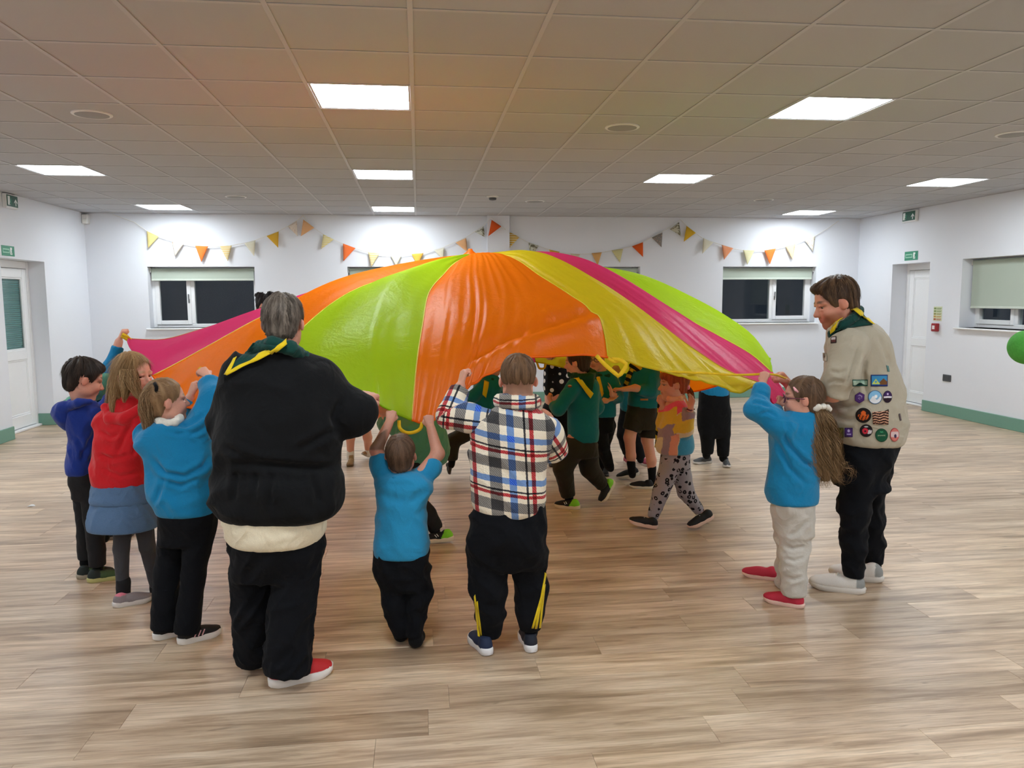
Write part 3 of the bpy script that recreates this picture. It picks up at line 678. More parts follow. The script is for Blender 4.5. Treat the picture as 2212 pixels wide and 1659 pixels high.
def hang_folds(P, amp, fx=12., fz=8., seed=0, sharp=1.0):
    """soft creases of worn cloth: ridged noise on slanting, warped axes that change from place to place"""
    w = np.stack([_n3(P*3.1+seed, seed), _n3(P*3.1+9.7+seed, seed+1), _n3(P*2.7-4.1, seed+2)], 1)
    def ridge(ang, f1, f2, sd):
        c, s = math.cos(ang), math.sin(ang); q = np.stack([P[:, 0]*c+P[:, 2]*s, P[:, 1], -P[:, 0]*s+P[:, 2]*c], 1)*np.array([f1, f1*.8, f2])+w*np.array([1.1, 1.1, .7]); return (1-2.2*np.abs(_n3(q, sd)))
    m = np.clip(.5+.9*_n3(P*2.3, seed+8), 0, 1)
    a = ridge(.55, fx*1.1, fz*.45, seed+4)*m+ridge(-.65, fx*1.1, fz*.45, seed+5)*(1-m); b = ridge(.15, fz*.6, fx*.9, seed+6); lump = _n3(P*np.array([4.5, 4.5, 4.0]), seed+7)
    cr_ = np.maximum(a, -.6); cr_ = np.sign(cr_)*np.abs(cr_)**1.4
    return amp*(.75*cr_+.35*np.clip(b, -1, 1)+.55*lump-.10)
# ------------------------------------------------------------------ people
RGT = unit(np.array([AR[0], AR[1], 0]))
def skin_mat():
    t = NT('skin'); a = t.n('ShaderNodeAttribute', attribute_name='Col'); n = t.noise(t.coord(), 120, 3)
    t.l(t.mixc(1.0, t.mixc(n, (.92, .90, .90), (1.05, 1.04, 1.04)), a.outputs['Color'], 'MULTIPLY'), t.b.inputs['Base Color'])
    t.set(Roughness=.5, Specular_IOR_Level=.35, Subsurface_Weight=.12, Subsurface_Radius=(.012, .005, .003), Subsurface_Scale=.6); t.bump(n, .08, .002); return t.m
def hair_mat():
    t = NT('hair'); a = t.n('ShaderNodeAttribute', attribute_name='Col'); t.l(a.outputs['Color'], t.b.inputs['Base Color'])
    t.set(Roughness=.55, Specular_IOR_Level=.22); return t.m
M_skin = skin_mat(); M_hair = hair_mat()
def shoe_mat():
    t = NT('shoe_upper'); a = t.n('ShaderNodeAttribute', attribute_name='Col'); n = t.noise(t.coord(), 260, 2)
    t.l(t.mixc(1.0, t.mixc(n, (.85,)*3, (1.05,)*3), a.outputs['Color'], 'MULTIPLY'), t.b.inputs['Base Color']); t.set(Roughness=.65, Specular_IOR_Level=.3); t.bump(n, .2, .002); return t.m
M_shoe = shoe_mat()
M_eyew = plain('eye_white', (150, 140, 136), .2, .02); M_iris = plain('eye_iris', (60, 62, 58), .2, .05); M_pupil = plain('eye_pupil', (12, 10, 10), .1, .02)
FAIR = (214, 158, 136)
class Person:
    def __init__(s, label, base, Y, h=.005, skin=FAIR, name='person', sock='black'):
        s.root = tag(empty(name, onfloor(*base)), label, 'person'); s.Y = Y; s.h = h*1.05; s.legs = []; s.sockm = sock; s.b = Sdf(); s.skin = np.array(lin(skin)); s.cols = []; s.bv = {}; s.head_f = None; s.heads = None; s.seed = int(base[0]*7+base[1]) % 997
    def W(s, px, py, dy=0.0): return at(px, py, s.Y+dy)
    def R(s, r, P): return r*depth(P)/FPX
    def pts(s, L): P = [s.W(*q[:3]) for q in L]; return P, [s.R(q[3], p) for q, p in zip(L, P)]
    def limb(s, L, k=.02, tag=0):
        P, r = s.pts(L); s.b.chain(P, r, k, tag)
        if len(L) > 2 and P[-1][2] < min(.55, P[0][2]-.2) and L[-1][3] < L[0][3]*.75: s.legs.append((P, r))
        return P
    # ---- head with face, ears and neck
    def head(s, px, py, dy, hpx, yaw, pitch=0, roll=0, neck=None, face=True, neck_r=.20, brow=None, lips=(176, 96, 90), beard=None, scalp=None, eyes=True, chubby=1.0):
        c = s.W(px, py, dy); H = s.R(hpx, c); y, p, ro = map(math.radians, (yaw, pitch, roll))
        f0 = np.array([math.sin(y), math.cos(y), 0]); f = f0*math.cos(p)+np.array([0, 0, -math.sin(p)]); u = f0*math.sin(p)+np.array([0, 0, math.cos(p)]); r = np.cross(f, u)
        r, u = r*math.cos(ro)-u*math.sin(ro), u*math.cos(ro)+r*math.sin(ro)
        M = np.stack([r, f, u], 1); s.heads = (c, H, M); L = lambda x, y_, z: c+M@(np.array([x, y_, z])*H); b = s.b; A = np.array
        b.ell(L(0, -.035, .13), A([.325, .405, .365])*H, M, .02*H)
        b.ell(L(0, .10, -.14), A([.262*chubby, .272, .31])*H, M, .10*H)
        b.ell(L(0, .235, -.385), A([.12, .115, .10])*H, M, .10*H)
        for q in (-1, 1):
            b.ell(L(q*.21*chubby, .04, -.24), A([.07, .16, .11])*H, M, .10*H)
            b.ell(L(q*.155, .255, -.13), A([.10*chubby, .10, .10])*H, M, .08*H)
            b.ell(L(q*.13, .30, .085), A([.13, .07, .035])*H, M, .06*H)
            b.ell(L(q*.135, .395, .015), A([.075, .07, .05])*H, M, .05*H, op=1)
        b.cone(L(0, .335, .04), L(0, .43, -.125), .030*H, .050*H, .05*H)
        for q in (-1, 1): b.ell(L(q*.05, .385, -.145), A([.036, .05, .032])*H, M, .03*H)
        b.ell(L(0, .345, -.225), A([.085, .05, .022])*H, M, .03*H); b.ell(L(0, .335, -.275), A([.075, .05, .026])*H, M, .03*H)
        b.cone(L(-.075, .392, -.250), L(.075, .392, -.250), .010*H, .010*H, .012*H, op=1)
        for q in (-1, 1):
            b.ell(L(q*.338, -.03, -.03), A([.034, .080, .104])*H, M@np.stack([A([math.cos(.4*q), -math.sin(.4*q), 0]), A([math.sin(.4*q), math.cos(.4*q), 0]), A([0, 0, 1.])], 0), .025*H)
            b.ell(L(q*.388, .00, -.02), A([.022, .042, .062])*H, M, .02*H, op=1)
            b.ell(L(q*.135, .334, .040), A([.082, .048, .024])*H, M, .02*H); b.ell(L(q*.135, .335, -.040), A([.070, .04, .020])*H, M, .02*H)
        if neck is not None:
            N = s.W(*neck); b.cone(L(0, -.09, -.20), N, neck_r*H, neck_r*1.08*H, .08*H)
        s.M, s.L, s.H, s.c = M, L, H, c
        bc = np.array(lin(brow)) if brow else s.skin*.35; lc = np.array(lin(lips))
        def colour(P, C):
            q = ((P-c)@M)/H; x, y_, z = q[:, 0], q[:, 1], q[:, 2]; on = (np.linalg.norm(q, axis=1) < .75)
            def mix(m, col): m = (np.clip(m, 0, 1)*on)[:, None]; C[:] = C*(1-m)+np.asarray(col)*m
            mix(.35*np.exp(-(((np.abs(x)-.17)/.09)**2+((z+.14)/.09)**2))*(y_ > .1), s.skin*np.array([1.05, .62, .60]))
            mix(.28*((np.abs(x) > .30)*(np.abs(z+.03) < .16)*(np.abs(y_) < .15)), s.skin*np.array([1.08, .66, .62]))
            mix(.30*np.exp(-((x/.07)**2+((z+.13)/.06)**2))*(y_ > .36), s.skin*np.array([1.05, .65, .62]))
            mix(.85*np.exp(-((x/.085)**4+((z+.248)/.042)**4))*(y_ > .29), lc)
            mix(.9*np.exp(-(((np.abs(x)-.140)/.095)**4+((z-.098-.02*np.cos((np.abs(x)-.13)*12))/.026)**4))*(y_ > .15), bc)
            mix(.75*np.exp(-(((np.abs(x)-.140)/.085)**4+((z-.024)/.020)**4))*(y_ > .22), s.skin*.16)
            if beard:
                m = np.clip((-.10-z)/.08, 0, 1)*np.clip((y_+.02)/.08, 0, 1)*np.clip(1.35-np.exp(-((x/.10)**4+((z+.25)/.045)**4))*1.4-np.exp(-(((np.abs(x)-.12)/.09)**2+((z+.16)/.07)**2)), 0, 1)*(z > -.52); mix(m*.62, lin(beard))
            if scalp:
                cl, amt, z0 = scalp; m = np.clip((z-z0-np.clip(y_+.05, 0, 1)*1.0)/.10, 0, 1)*np.clip((.33-y_)/.08+np.clip((z-.24)*9, 0, 2), 0, 1)*np.clip((np.hypot(y_+.02, (z+.05)*.8)-.13)/.03+np.clip((.25-np.abs(x))*40, 0, 3), 0, 1); mix(m*amt, lin(cl))
        s.cols.append(colour)
        if eyes:
            s.eyes = [L(q*.135, .280, .004) for q in (-1, 1)]
    def make_eyes(s, gaze=(0, 1, 0)):
        g = unit(s.M@np.array(gaze)); r = .060*s.H
        for e in s.eyes:
            mb = MB(); a = np.array([0, 0, 1.]) if abs(g[2]) < .9 else np.array([1., 0, 0])
            prof = [(r*math.cos(t_), r*math.sin(t_)) for t_ in np.linspace(math.pi-.15, .06, 13)]; mb.lathe(e, g, prof, 16); n = 16; mi = []
            for i in range(12): mi += [0 if i < 9 else (1 if i < 11 else 2)]*n
            mi += [0, 2]; mesh_obj('eye', mb.v, mb.f, None, s.root, smooth=True, mats=[M_eyew, M_iris, M_pupil], mi=mi)
    # ---- a hand: palm of four metacarpals, four jointed fingers, thumb from the side of the palm
    def hand(s, wrist, fdir, palm, L, side=1, curl=(60, 75, 45), spread=.0, thumb='grip', k=.3):
        y = unit(fdir); z = -(np.asarray(palm, float)); z = unit(z-y*(z@y)); x = np.cross(y, z)*side
        P = lambda a, b_, c_: wrist+(x*a+y*b_+z*c_)*L; b = s.b; kk = .06*L
        for m, (kx, ky, fl_, fr) in enumerate(((.195, .50, .40, .058), (.07, .535, .45, .061), (-.06, .515, .42, .058), (-.175, .465, .33, .051))):
            b.cone(P(kx*.45, .02, 0), P(kx, ky, 0), .095*L, .078*L, kk)
            o = P(kx, ky, 0); ang = 0
            for q, (sl, cu) in enumerate(zip((.46, .30, .26), curl)):
                ang += math.radians(cu*(1+.06*(m-1.5))); d = y*math.cos(ang)-z*math.sin(ang)+x*(1.5-m)*spread*math.cos(ang); e = o+unit(d)*fl_*sl*L
                b.cone(o, e, fr*L*(1-.08*q), fr*L*(.94-.10*q), .022*L); o = e
        T = {'grip': ((.13, .10, -.04), (.29, .30, -.13), (.22, .47, -.24), (.08, .55, -.27)), 'open': ((.13, .08, -.03), (.34, .26, -.07), (.45, .42, -.10), (.50, .54, -.11)),
             'rest': ((.13, .10, -.04), (.28, .30, -.12), (.29, .47, -.18), (.26, .58, -.20))}[thumb]
        T = [P(*q) for q in T]; b.chain(T, [.105*L, .075*L, .064*L, .052*L], .03*L)
        s.hand_end = P(0, .5, 0); return P
    def finish_body(s, smooth=1):
        V, Q = s.b.grow(s.h); V = relax(V, Q, smooth, .3)
        C = np.repeat(s.skin[None], len(V), 0).copy(); C *= (1+.05*_n3(V*14, 3))[:, None]
        for f in s.cols: f(V, C)
        o = mesh_obj('body', V, Q, M_skin, s.root, smooth=True); set_col(o, np.clip(C, 0, 1)); s.bodyV, s.bodyQ = V, Q; s.body = o; s.bv['body'] = BVHTree.FromPolygons(V.tolist(), Q.tolist())
        if s.sockm:
            for P, r in s.legs:
                d = unit(P[-1]-P[-2]); E_ = P[-1]-d*(max(0, .075-P[-1][2])/max(.3, -d[2])); t = Sdf(); t.chain([E_-d*.10, E_, E_+d*.012], [r[-1]*1.3+.003, r[-1]*1.08+.003, r[-1]*1.0+.003], .01); s.garment('sock', t, C_black if s.sockm == 'black' else C_greyj, 0, h=.008)
        return o
    # ---- clothes
    def garment(s, name, sdf, mat, folds=.006, h=None, parent=None, col=None, seed=None, fx=26., fz=7., post=None, smooth=1, label=None, mask=None, creases=None):
        V, Q = sdf.grow(h or s.h*1.42); V = relax(V, Q, smooth, .4)
        if folds:
            N = vnormals(V, Q); sd = s.seed if seed is None else seed
            d = hang_folds(V, folds, fx, fz, sd)
            d = d*np.clip((V[:, 2]-V[:, 2].min())/.06, .12, 1)
            if mask is not None: d = d*mask(V)
            V = V+N*d[:, None]; V = relax(V, Q, 1, .25)
        if creases:      # single sharper folds where the photograph shows them: (points in the photograph, depth, width in m)
            N = vnormals(V, Q); q = project(V); facing = np.clip(-(N@AF)*2.5, 0, 1); sc_ = depth(V.mean(0))/FPX
            for line, dp, wd in creases:
                L = np.array(line, float); best = np.full(len(V), 1e9); sg = np.zeros(len(V)); tt = np.zeros(len(V)); n_ = len(L)-1
                for i in range(n_):
                    e = L[i+1]-L[i]; t_ = np.clip(((q-L[i])@e)/(e@e), 0, 1); r_ = q-L[i]-t_[:, None]*e; dd = np.linalg.norm(r_, axis=1); m = dd < best; best[m] = dd[m]; sg[m] = r_[m, 1]; tt[m] = (i+t_[m])/n_
                x = best*sc_; end = np.clip(np.minimum(tt, 1-tt)*5, 0, 1); V = V+N*((-dp*np.exp(-(x/wd)**2)+.6*dp*np.exp(-((x-1.9*wd)/(1.2*wd))**2))*facing*end)[:, None]
        if post is not None: V = post(V, Q)
        o = mesh_obj(name, V, Q, mat, parent or s.root, smooth=True)
        if col is not None: set_col(o, col(V))
        s.bv[name] = BVHTree.FromPolygons(V.tolist(), Q.tolist()); s.last = (V, Q)
        if label: o['label'] = label
        return o
    def torso(s, sdf, st, k=.03, n=2.3, rnd=.012, taper=False):
        """st: (py, xl, xr, half depth in metres[, dy]) from the hem up or down"""
        rows = []
        for q in st:
            py, xl, xr, hd = q[:4]; dy = q[4] if len(q) > 4 else 0; c = s.W((xl+xr)/2, py, dy); rows.append((c[2], c, s.R((xr-xl)/2, c), hd))
        rows.sort(key=lambda r: r[0])
        sdf.loft([r[0] for r in rows], np.array([r[1] for r in rows]), [r[2] for r in rows], [r[3] for r in rows], RGT, k, n, rnd=rnd); return sdf
    def seat(s, sdf, st, legs, k=.014):
        """hips that run into the two legs: the lowest section takes the legs' own outline and depth"""
        st = sorted((list(q)+[0]*(5-len(q)) for q in st), key=lambda q: q[0]); py = st[-1][0]; e = []
        for L in legs:
            ys = [q[1] for q in L]; y = min(max(py, min(ys)), max(ys)); i = next(j for j in range(len(L)-1) if (L[j][1]-y)*(L[j+1][1]-y) <= 0); a, b = L[i], L[i+1]; u = (y-a[1])/((b[1]-a[1]) or 1); e.append([a[j]+(b[j]-a[j])*u for j in range(4)])
        xl = min(q[0]-q[3] for q in e); xr = max(q[0]+q[3] for q in e); dy = sum(q[2] for q in e)/len(e); dp = s.R(max(q[3] for q in e), s.W(xl, py, dy))*1.0+abs(e[0][2]-e[1][2])/2
        st[-1] = [py, xl+.6, xr-.6, dp, dy]
        if len(st) > 2: q = st[-2]; st[-2] = [q[0], q[1], q[2], (q[3]*1.2+dp)/2.2, (q[4]+dy)/2]
        s.torso(sdf, st, .02, rnd=.012)
        for L in legs: P, r = s.pts(L); sdf.chain(P, r, k, 0, True)
        return sdf
    def sleeve(s, sdf, L, k=.03, tag=1, flat=True): P, r = s.pts(L); sdf.chain(P, r, k, tag, flat); return P
    def patch(s, name, corners, on, mat, off=.004, th=.002, n=12, parent=None, col=None, relaxit=0, sub=None):
        """a cloth or badge piece laid on a garment: corners (3 or 4) in photo pixels"""
        T = [s.bv[k] for k in ([on] if isinstance(on, str) else on)]; c = [np.array(q, float) for q in corners]
        if len(c) == 3: c = [c[0], c[1], c[2], c[2]]
        n1, n2 = (n, n) if isinstance(n, int) else n
        U = [(i/n1, j/n2) for i in range(n1+1) for j in range(n2+1)]; px = [((c[0]*(1-u)+c[1]*u)*(1-v)+(c[3]*(1-u)+c[2]*u)*v) for u, v in U]
        F = [(i*(n2+1)+j, (i+1)*(n2+1)+j, (i+1)*(n2+1)+j+1, i*(n2+1)+j+1) for i in range(n1) for j in range(n2)]
        return s._lay(name, px, F, T, mat, off, th, parent, col, U, relaxit)
    def disc(s, name, cx, cy, rx, ry, on, mat, off=.004, th=.0015, parent=None, n=20, rings=4, col=None, ang=0.0):
        T = [s.bv[k] for k in ([on] if isinstance(on, str) else on)]; px = [np.array([cx, cy], float)]; U = [(0, 0)]; ca, sa = math.cos(ang), math.sin(ang)
        for r in range(1, rings+1):
            for k in range(n):
                a = 2*math.pi*k/n; x, y = math.cos(a)*r/rings, math.sin(a)*r/rings; px.append(np.array([cx+rx*x*ca-ry*y*sa, cy+rx*x*sa+ry*y*ca])); U.append((x, y))
        F = [(0, 1+k, 1+(k+1) % n) for k in range(n)]
        for r in range(rings-1):
            b = 1+r*n; F += [(b+k, b+n+k, b+n+(k+1) % n, b+(k+1) % n) for k in range(n)]
        return s._lay(name, px, F, T, mat, off, th, parent, col, U, 0)
    def _lay(s, name, px, F, T, mat, off, th, parent, col, U, rl):
        H = []
        for q in px:
            d = Vector(unit(ray(*q))); best = None
            for t in T:
                h = t.ray_cast(Vector(CAM), d)
                if h[0] is not None and (best is None or h[3] < best[3]): best = h
            H.append(best)
        dz = [h[3] for h in H if h is not None]; md = float(np.median(dz)) if dz else depth(s.W(*px[0]))
        V = []
        for q, h in zip(px, H):
            d = unit(ray(*q))
            if h is None or h[3] > md+.25:
                j = min((i for i in range(len(px)) if H[i] is not None and H[i][3] <= md+.25), key=lambda i: np.sum((px[i]-q)**2), default=None)
                V.append(CAM+d*((H[j][3] if j is not None else md)-off))
            else:
                nn = np.array(h[1]); nn = nn if nn@d < 0 else -nn; V.append(np.array(h[0])+nn*off*.6-d*off*.5)
        V = np.array(V)
        # wind the faces towards the viewer
        f0 = F[len(F)//2]; nn = np.cross(V[f0[1]]-V[f0[0]], V[f0[2]]-V[f0[0]])
        if nn@(V[f0[0]]-CAM) > 0: F = [f[::-1] for f in F]
        o = mesh_obj(name, V, F, mat, parent or s.root, smooth=True); md_ = o.modifiers.new('thickness', 'SOLIDIFY'); md_.thickness = th; md_.offset = -1
        if col is not None: set_col(o, np.array([col(u, v) for u, v in U]))
        return o
    # ---- shoes
    def shoe(s, heel, toe, col=(30, 30, 34), sole=(230, 228, 222), up=(0, 0, 1), w=1.0, collar=1.0, colfn=None, st=.10, name='shoe', heel_sole=1.0):
        heel, toe = np.asarray(heel, float), np.asarray(toe, float); L = np.linalg.norm(toe-heel); M = frame(toe-heel, up); P = lambda x, y, z: heel+M@(np.array([x*w, y, z])*L); A = np.array
        b = Sdf(); b.ell(P(0, .76, .13), A([.165*w, .24, .115])*L, M, .03*L); b.ell(P(0, .50, .16), A([.15*w, .33, .155])*L, M, .06*L); b.ell(P(0, .20, .17), A([.135*w, .185, .20])*L, M, .06*L)
        b.cone(P(0, .21, .20), P(0, .225, .36*collar), .122*L*w, .118*L*w, .04*L, flat=True); b.plane(P(0, 0, st*.75), -M[:, 2], .004)
        V, Q = b.grow(max(.0054, L*.027)); q = ((V-heel)@M)/L; C = np.repeat(np.array(lin(col))[None], len(V), 0)
        if colfn: colfn(q, C)
        o = mesh_obj(name, V, Q, M_shoe, s.root, smooth=True); set_col(o, C)
        prof = [(0, .0), (.02, .075), (.10, .118), (.22, .128), (.40, .122), (.55, .140), (.70, .170), (.82, .165), (.92, .118), (.98, .05), (1.0, .0)]
        ring = [(wd*1.06*w, yy) for yy, wd in prof]+[(-wd*1.06*w, yy) for yy, wd in prof[-2:0:-1]]; mb = MB(); n = len(ring); lv = [(.0, .93), (.02, 1.0), (st*.8, 1.02), (st, .97)]
        V = []
        for z, sc_ in lv:
            for x, yy in ring:
                spring = .05*max(0, (yy-.72)/.28)**2+.012*max(0, (.12-yy)/.12); V.append(P(x*sc_/w, .5+(yy-.5)*sc_, z+spring+(.015*heel_sole*max(0, 1-yy*2) if z > .03 else 0)))
        F = [(i*n+k, i*n+(k+1) % n, (i+1)*n+(k+1) % n, (i+1)*n+k) for i in range(len(lv)-1) for k in range(n)]+[tuple(range(n-1, -1, -1)), tuple((len(lv)-1)*n+k for k in range(n))]
        so = mesh_obj('sole', V, F, plain('rubber_%d_%d_%d' % tuple(sole), sole, .5, .03), o); auto_smooth(so, 50)
        s.bv[o.name] = None; s.lastshoe = (o, M, L, heel); return o
    def shoe_strip(s, pts, r, mat, name='stripe'):
        o, M, L, heel = s.lastshoe; mb = MB()
        for line in pts:
            for q in ([line] if isinstance(line[0][0], (int, float)) else line): mb.tube([heel+M@(np.array(v)*L) for v in q], r*L, 6)
        return auto_smooth(mb.build(name, mat, o))
    # ---- hair: a grown cap or mass, plus a coat of fine locks
    def hair(s, rgb, style='short', vol=1.0, nape=-.30, front=.26, side=-.10, extra=None, locks=2600, length=.10, lift=.3, noise=.012, slope=1.0, var=.35, h=None, flow=None, width=.0011, name='hair', grain=None, hi=None, ends=None):
        c, H, M, L = s.c, s.H, s.M, s.L; A = np.array; b = Sdf()
        b.ell(L(0, -.045, .145), A([.325+.035*vol, .405+.030*vol, .365+.045*vol])*H, M, .02*H)
        if nape < -.2: b.ell(L(0, -.20, -.12), A([.25+.02*vol, .20+.02*vol, .24])*H, M, .08*H)
        sm = .03*H; b.plane(L(0, 0, nape), -M[:, 2], sm)
        # the face: keep what lies behind a slanting plane from the temple up to the hairline
        yb_, zb_ = .30, front; ya_, za_ = .055, side-.16; d = A([0, zb_-za_, -(yb_-ya_)]); d = d/np.linalg.norm(d); b.plane(L(0, ya_, za_), M@d, sm)
        short = nape > -.45
        if short:
            for q in (-1, 1): b.ell(L(q*.37, -.015, -.06), A([.10, .105, .155])*H, M, .02*H, op=1)
        if extra: extra(b, L, H, M)
        V, Q = b.grow(h or s.h*1.2); V = relax(V, Q, 1, .4); N = vnormals(V, Q)
        crown = L(0, -.18, .50); rel = V-crown
        def flowdir(P, Nn):
            f = flow(P) if flow is not None else unit_rows((P-crown))*0.8-M[:, 2][None]*.6
            f = f-Nn*np.sum(f*Nn, 1, keepdims=True); return f/np.maximum(np.linalg.norm(f, axis=1, keepdims=True), 1e-6)
        Fd = flowdir(V, N); side_ = np.cross(N, Fd)
        # strand-like ridges: noise that varies fast across the flow and slowly along it
        base_ = A(lin(rgb)); u = V@M; az = np.arctan2(rel@M[:, 0], rel@M[:, 1]); g = grain if grain is not None else 9.0
        q = np.stack([az*g, (rel@M[:, 2])/H*2.0, np.linalg.norm(rel, axis=1)/H*3.0], 1); st = _n3(q, 5)*.6+_n3(q*np.array([2.7, 1.3, 1.3]), 9)*.4
        V = V+N*(noise*H*st*3.0)[:, None]
        hi_ = A(lin(hi)) if hi is not None else base_*1.7
        def shade(v): v = v[:, None]; return np.clip(np.where(v > 0, base_+(hi_-base_)*np.minimum(v, 1), base_*(1+v*.75)), 0, 1)
        C = shade(st*var*1.6)
        rg = np.random.default_rng(s.seed); idx = rg.integers(0, len(V), locks); Pn, Nn = V[idx], N[idx]; Fn = flowdir(Pn, Nn); Sn = np.cross(Nn, Fn)
        jit = rg.normal(0, .22, (locks, 1)); Fn = Fn+Sn*jit; Fn /= np.linalg.norm(Fn, axis=1, keepdims=True); hl = ((Pn-c)@M)/H; Ln = (length*H*rg.uniform(.5, 1.25, (locks, 1)))*np.clip((hl[:, 2:3]-nape)/.45, .3, 1)*np.clip(((hl@d)*-1+ (ya_*d[1]+za_*d[2]))[:, None]/.22, .35, 1); K = 4; rows = []
        Wd = width*rg.uniform(.7, 1.5, (locks, 1)); Sn = np.cross(Nn, Fn)
        for k in range(K+1):
            t_ = k/K; p_ = Pn-Nn*.002+Fn*Ln*t_+Nn*Ln*lift*(t_*.9-.55*t_*t_)+np.array([0, 0, -1])*Ln*.25*t_*t_; wk = Wd*(1-.85*t_)+.0001; rows += [p_-Sn*wk, p_+Sn*wk]
        R_ = np.stack(rows, 1)
        if short:
            e = ((R_-c)@M)/H; bad = ((np.abs(e[..., 0]) > .24)&(np.abs(e[..., 1]+.015) < .12)&(e[..., 2] < .10)).any(1)|((e[..., 2] < nape-.05)).any(1); R_ = R_[~bad]; idx = idx[~bad]; locks = len(R_)
        R_ = R_.reshape(-1, 3); bq = np.arange(locks)[:, None]*(2*(K+1)); SQ = np.concatenate([np.stack([bq[:, 0]+2*k, bq[:, 0]+2*k+1, bq[:, 0]+2*k+3, bq[:, 0]+2*k+2], 1) for k in range(K)])
        lc = shade(st[idx]*var*1.6+rg.normal(0, var*.6, locks)); SC = np.repeat(lc, 2*(K+1), 0)
        o = mesh_obj(name, np.concatenate([V, R_]), np.concatenate([Q, SQ+len(V)]), M_hair, s.root, smooth=True); set_col(o, np.concatenate([C, SC])); return o
    def lock_bundle(s, paths, rgb, n=220, r=(.02, .03, .008), curl=0.0, width=.0016, K=14, name='lock', parent=None, var=.35, hi=None, core=True):
        """long hair: many thin tapering ribbons along a path, each with its own wave; paths = list of world polylines"""
        rg = np.random.default_rng(s.seed+11); Vs, Qs, Cs = [], [], []; base = 0; c0 = np.array(lin(rgb)); h0 = np.array(lin(hi)) if hi is not None else c0*1.7
        for path in paths:
            P = np.array(path, float); seg = np.r_[0, np.cumsum(np.linalg.norm(np.diff(P, axis=0), axis=1))]; seg /= seg[-1]; tt = np.linspace(0, 1, K+1); C_ = np.stack([np.interp(tt, seg, P[:, i]) for i in range(3)], 1)
            for _ in range(2): C_[1:-1] = (C_[:-2]+2*C_[1:-1]+C_[2:])/4
            rr = np.interp(tt, np.linspace(0, 1, len(r)), r); T = np.gradient(C_, axis=0); T /= np.linalg.norm(T, axis=1, keepdims=True); U_ = np.cross(T, np.array([AF[0], AF[1], 0])); U_ /= np.maximum(np.linalg.norm(U_, axis=1, keepdims=True), 1e-6); W_ = np.cross(T, U_)
            for i in range(n):
                th = rg.uniform(0, 2*math.pi); ra = math.sqrt(rg.uniform(.05, 1)); ph = rg.uniform(0, 6.28); fr = rg.uniform(2.2, 3.8); L_ = rg.uniform(.75, 1.04); tl = np.clip(tt*L_, 0, 1)
                cx = np.stack([np.interp(tl, tt, C_[:, q]) for q in range(3)], 1); ux = np.stack([np.interp(tl, tt, U_[:, q]) for q in range(3)], 1); wx = np.stack([np.interp(tl, tt, W_[:, q]) for q in range(3)], 1); rx = np.interp(tl, tt, rr)
                a = th+.5*np.sin(tt*4+ph); p_ = cx+(ux*np.cos(a)[:, None]+wx*np.sin(a)[:, None])*(rx*ra)[:, None]+ux*(curl*np.sin(tt*fr*6.28+ph)*np.clip(tt*3, 0, 1))[:, None]+wx*(curl*np.cos(tt*fr*6.28+ph)*np.clip(tt*3, 0, 1))[:, None]
                wd = width*rg.uniform(.6, 1.5)*(1-.8*tt**2); sd = ux*np.cos(th+1.2)+wx*np.sin(th+1.2)
                Vs.append(np.stack([p_-sd*wd[:, None], p_+sd*wd[:, None]], 1).reshape(-1, 3)); k = np.arange(K); Qs.append(np.stack([2*k, 2*k+1, 2*k+3, 2*k+2], 1)+base); base += 2*(K+1)
                v = rg.normal(0, var); cc = c0+(h0-c0)*min(v, 1) if v > 0 else c0*(1+v*.75); Cs.append(np.repeat(np.clip(cc, 0, 1)[None], 2*(K+1), 0))
            if core:      # a solid core so that the bundle is not see-through
                mb = MB(); mb.tube(list(C_[:-2]), rr[:-2]*.60, 10); v_ = np.array(mb.v); f_ = [f for f in mb.f if len(f) == 4]; Vs.append(v_); Qs.append(np.array(f_)+base); base += len(v_); Cs.append(np.repeat((c0*.75)[None], len(v_), 0))
        o = mesh_obj(name, np.concatenate(Vs), np.concatenate(Qs), M_hair, parent or s.root, smooth=True); set_col(o, np.concatenate(Cs)); return o
    # ---- a rolled neckerchief: roll round the neck with a bright border, optional flap
    def neck_roll(s, pts, r, mat, name='neckerchief', border=None, closed=True):
        P = [s.W(*q) for q in pts]; b = Sdf(); R_ = [s.R(r, p) for p in P]
        if closed: P, R_ = P+[P[0]], R_+[R_[0]]
        b.chain(P, R_, .01); V, Q = b.grow(max(.004, s.h*.9)); V = relax(V, Q, 1, .4); N = vnormals(V, Q); V = V+N*hang_folds(V, .004, 60, 60, 3)[:, None]
        o = mesh_obj(name, V, Q, mat, s.root, smooth=True); s.bv[name] = BVHTree.FromPolygons(V.tolist(), Q.tolist()); return o
def unit_rows(A): return A/np.maximum(np.linalg.norm(A, axis=1, keepdims=True), 1e-9)
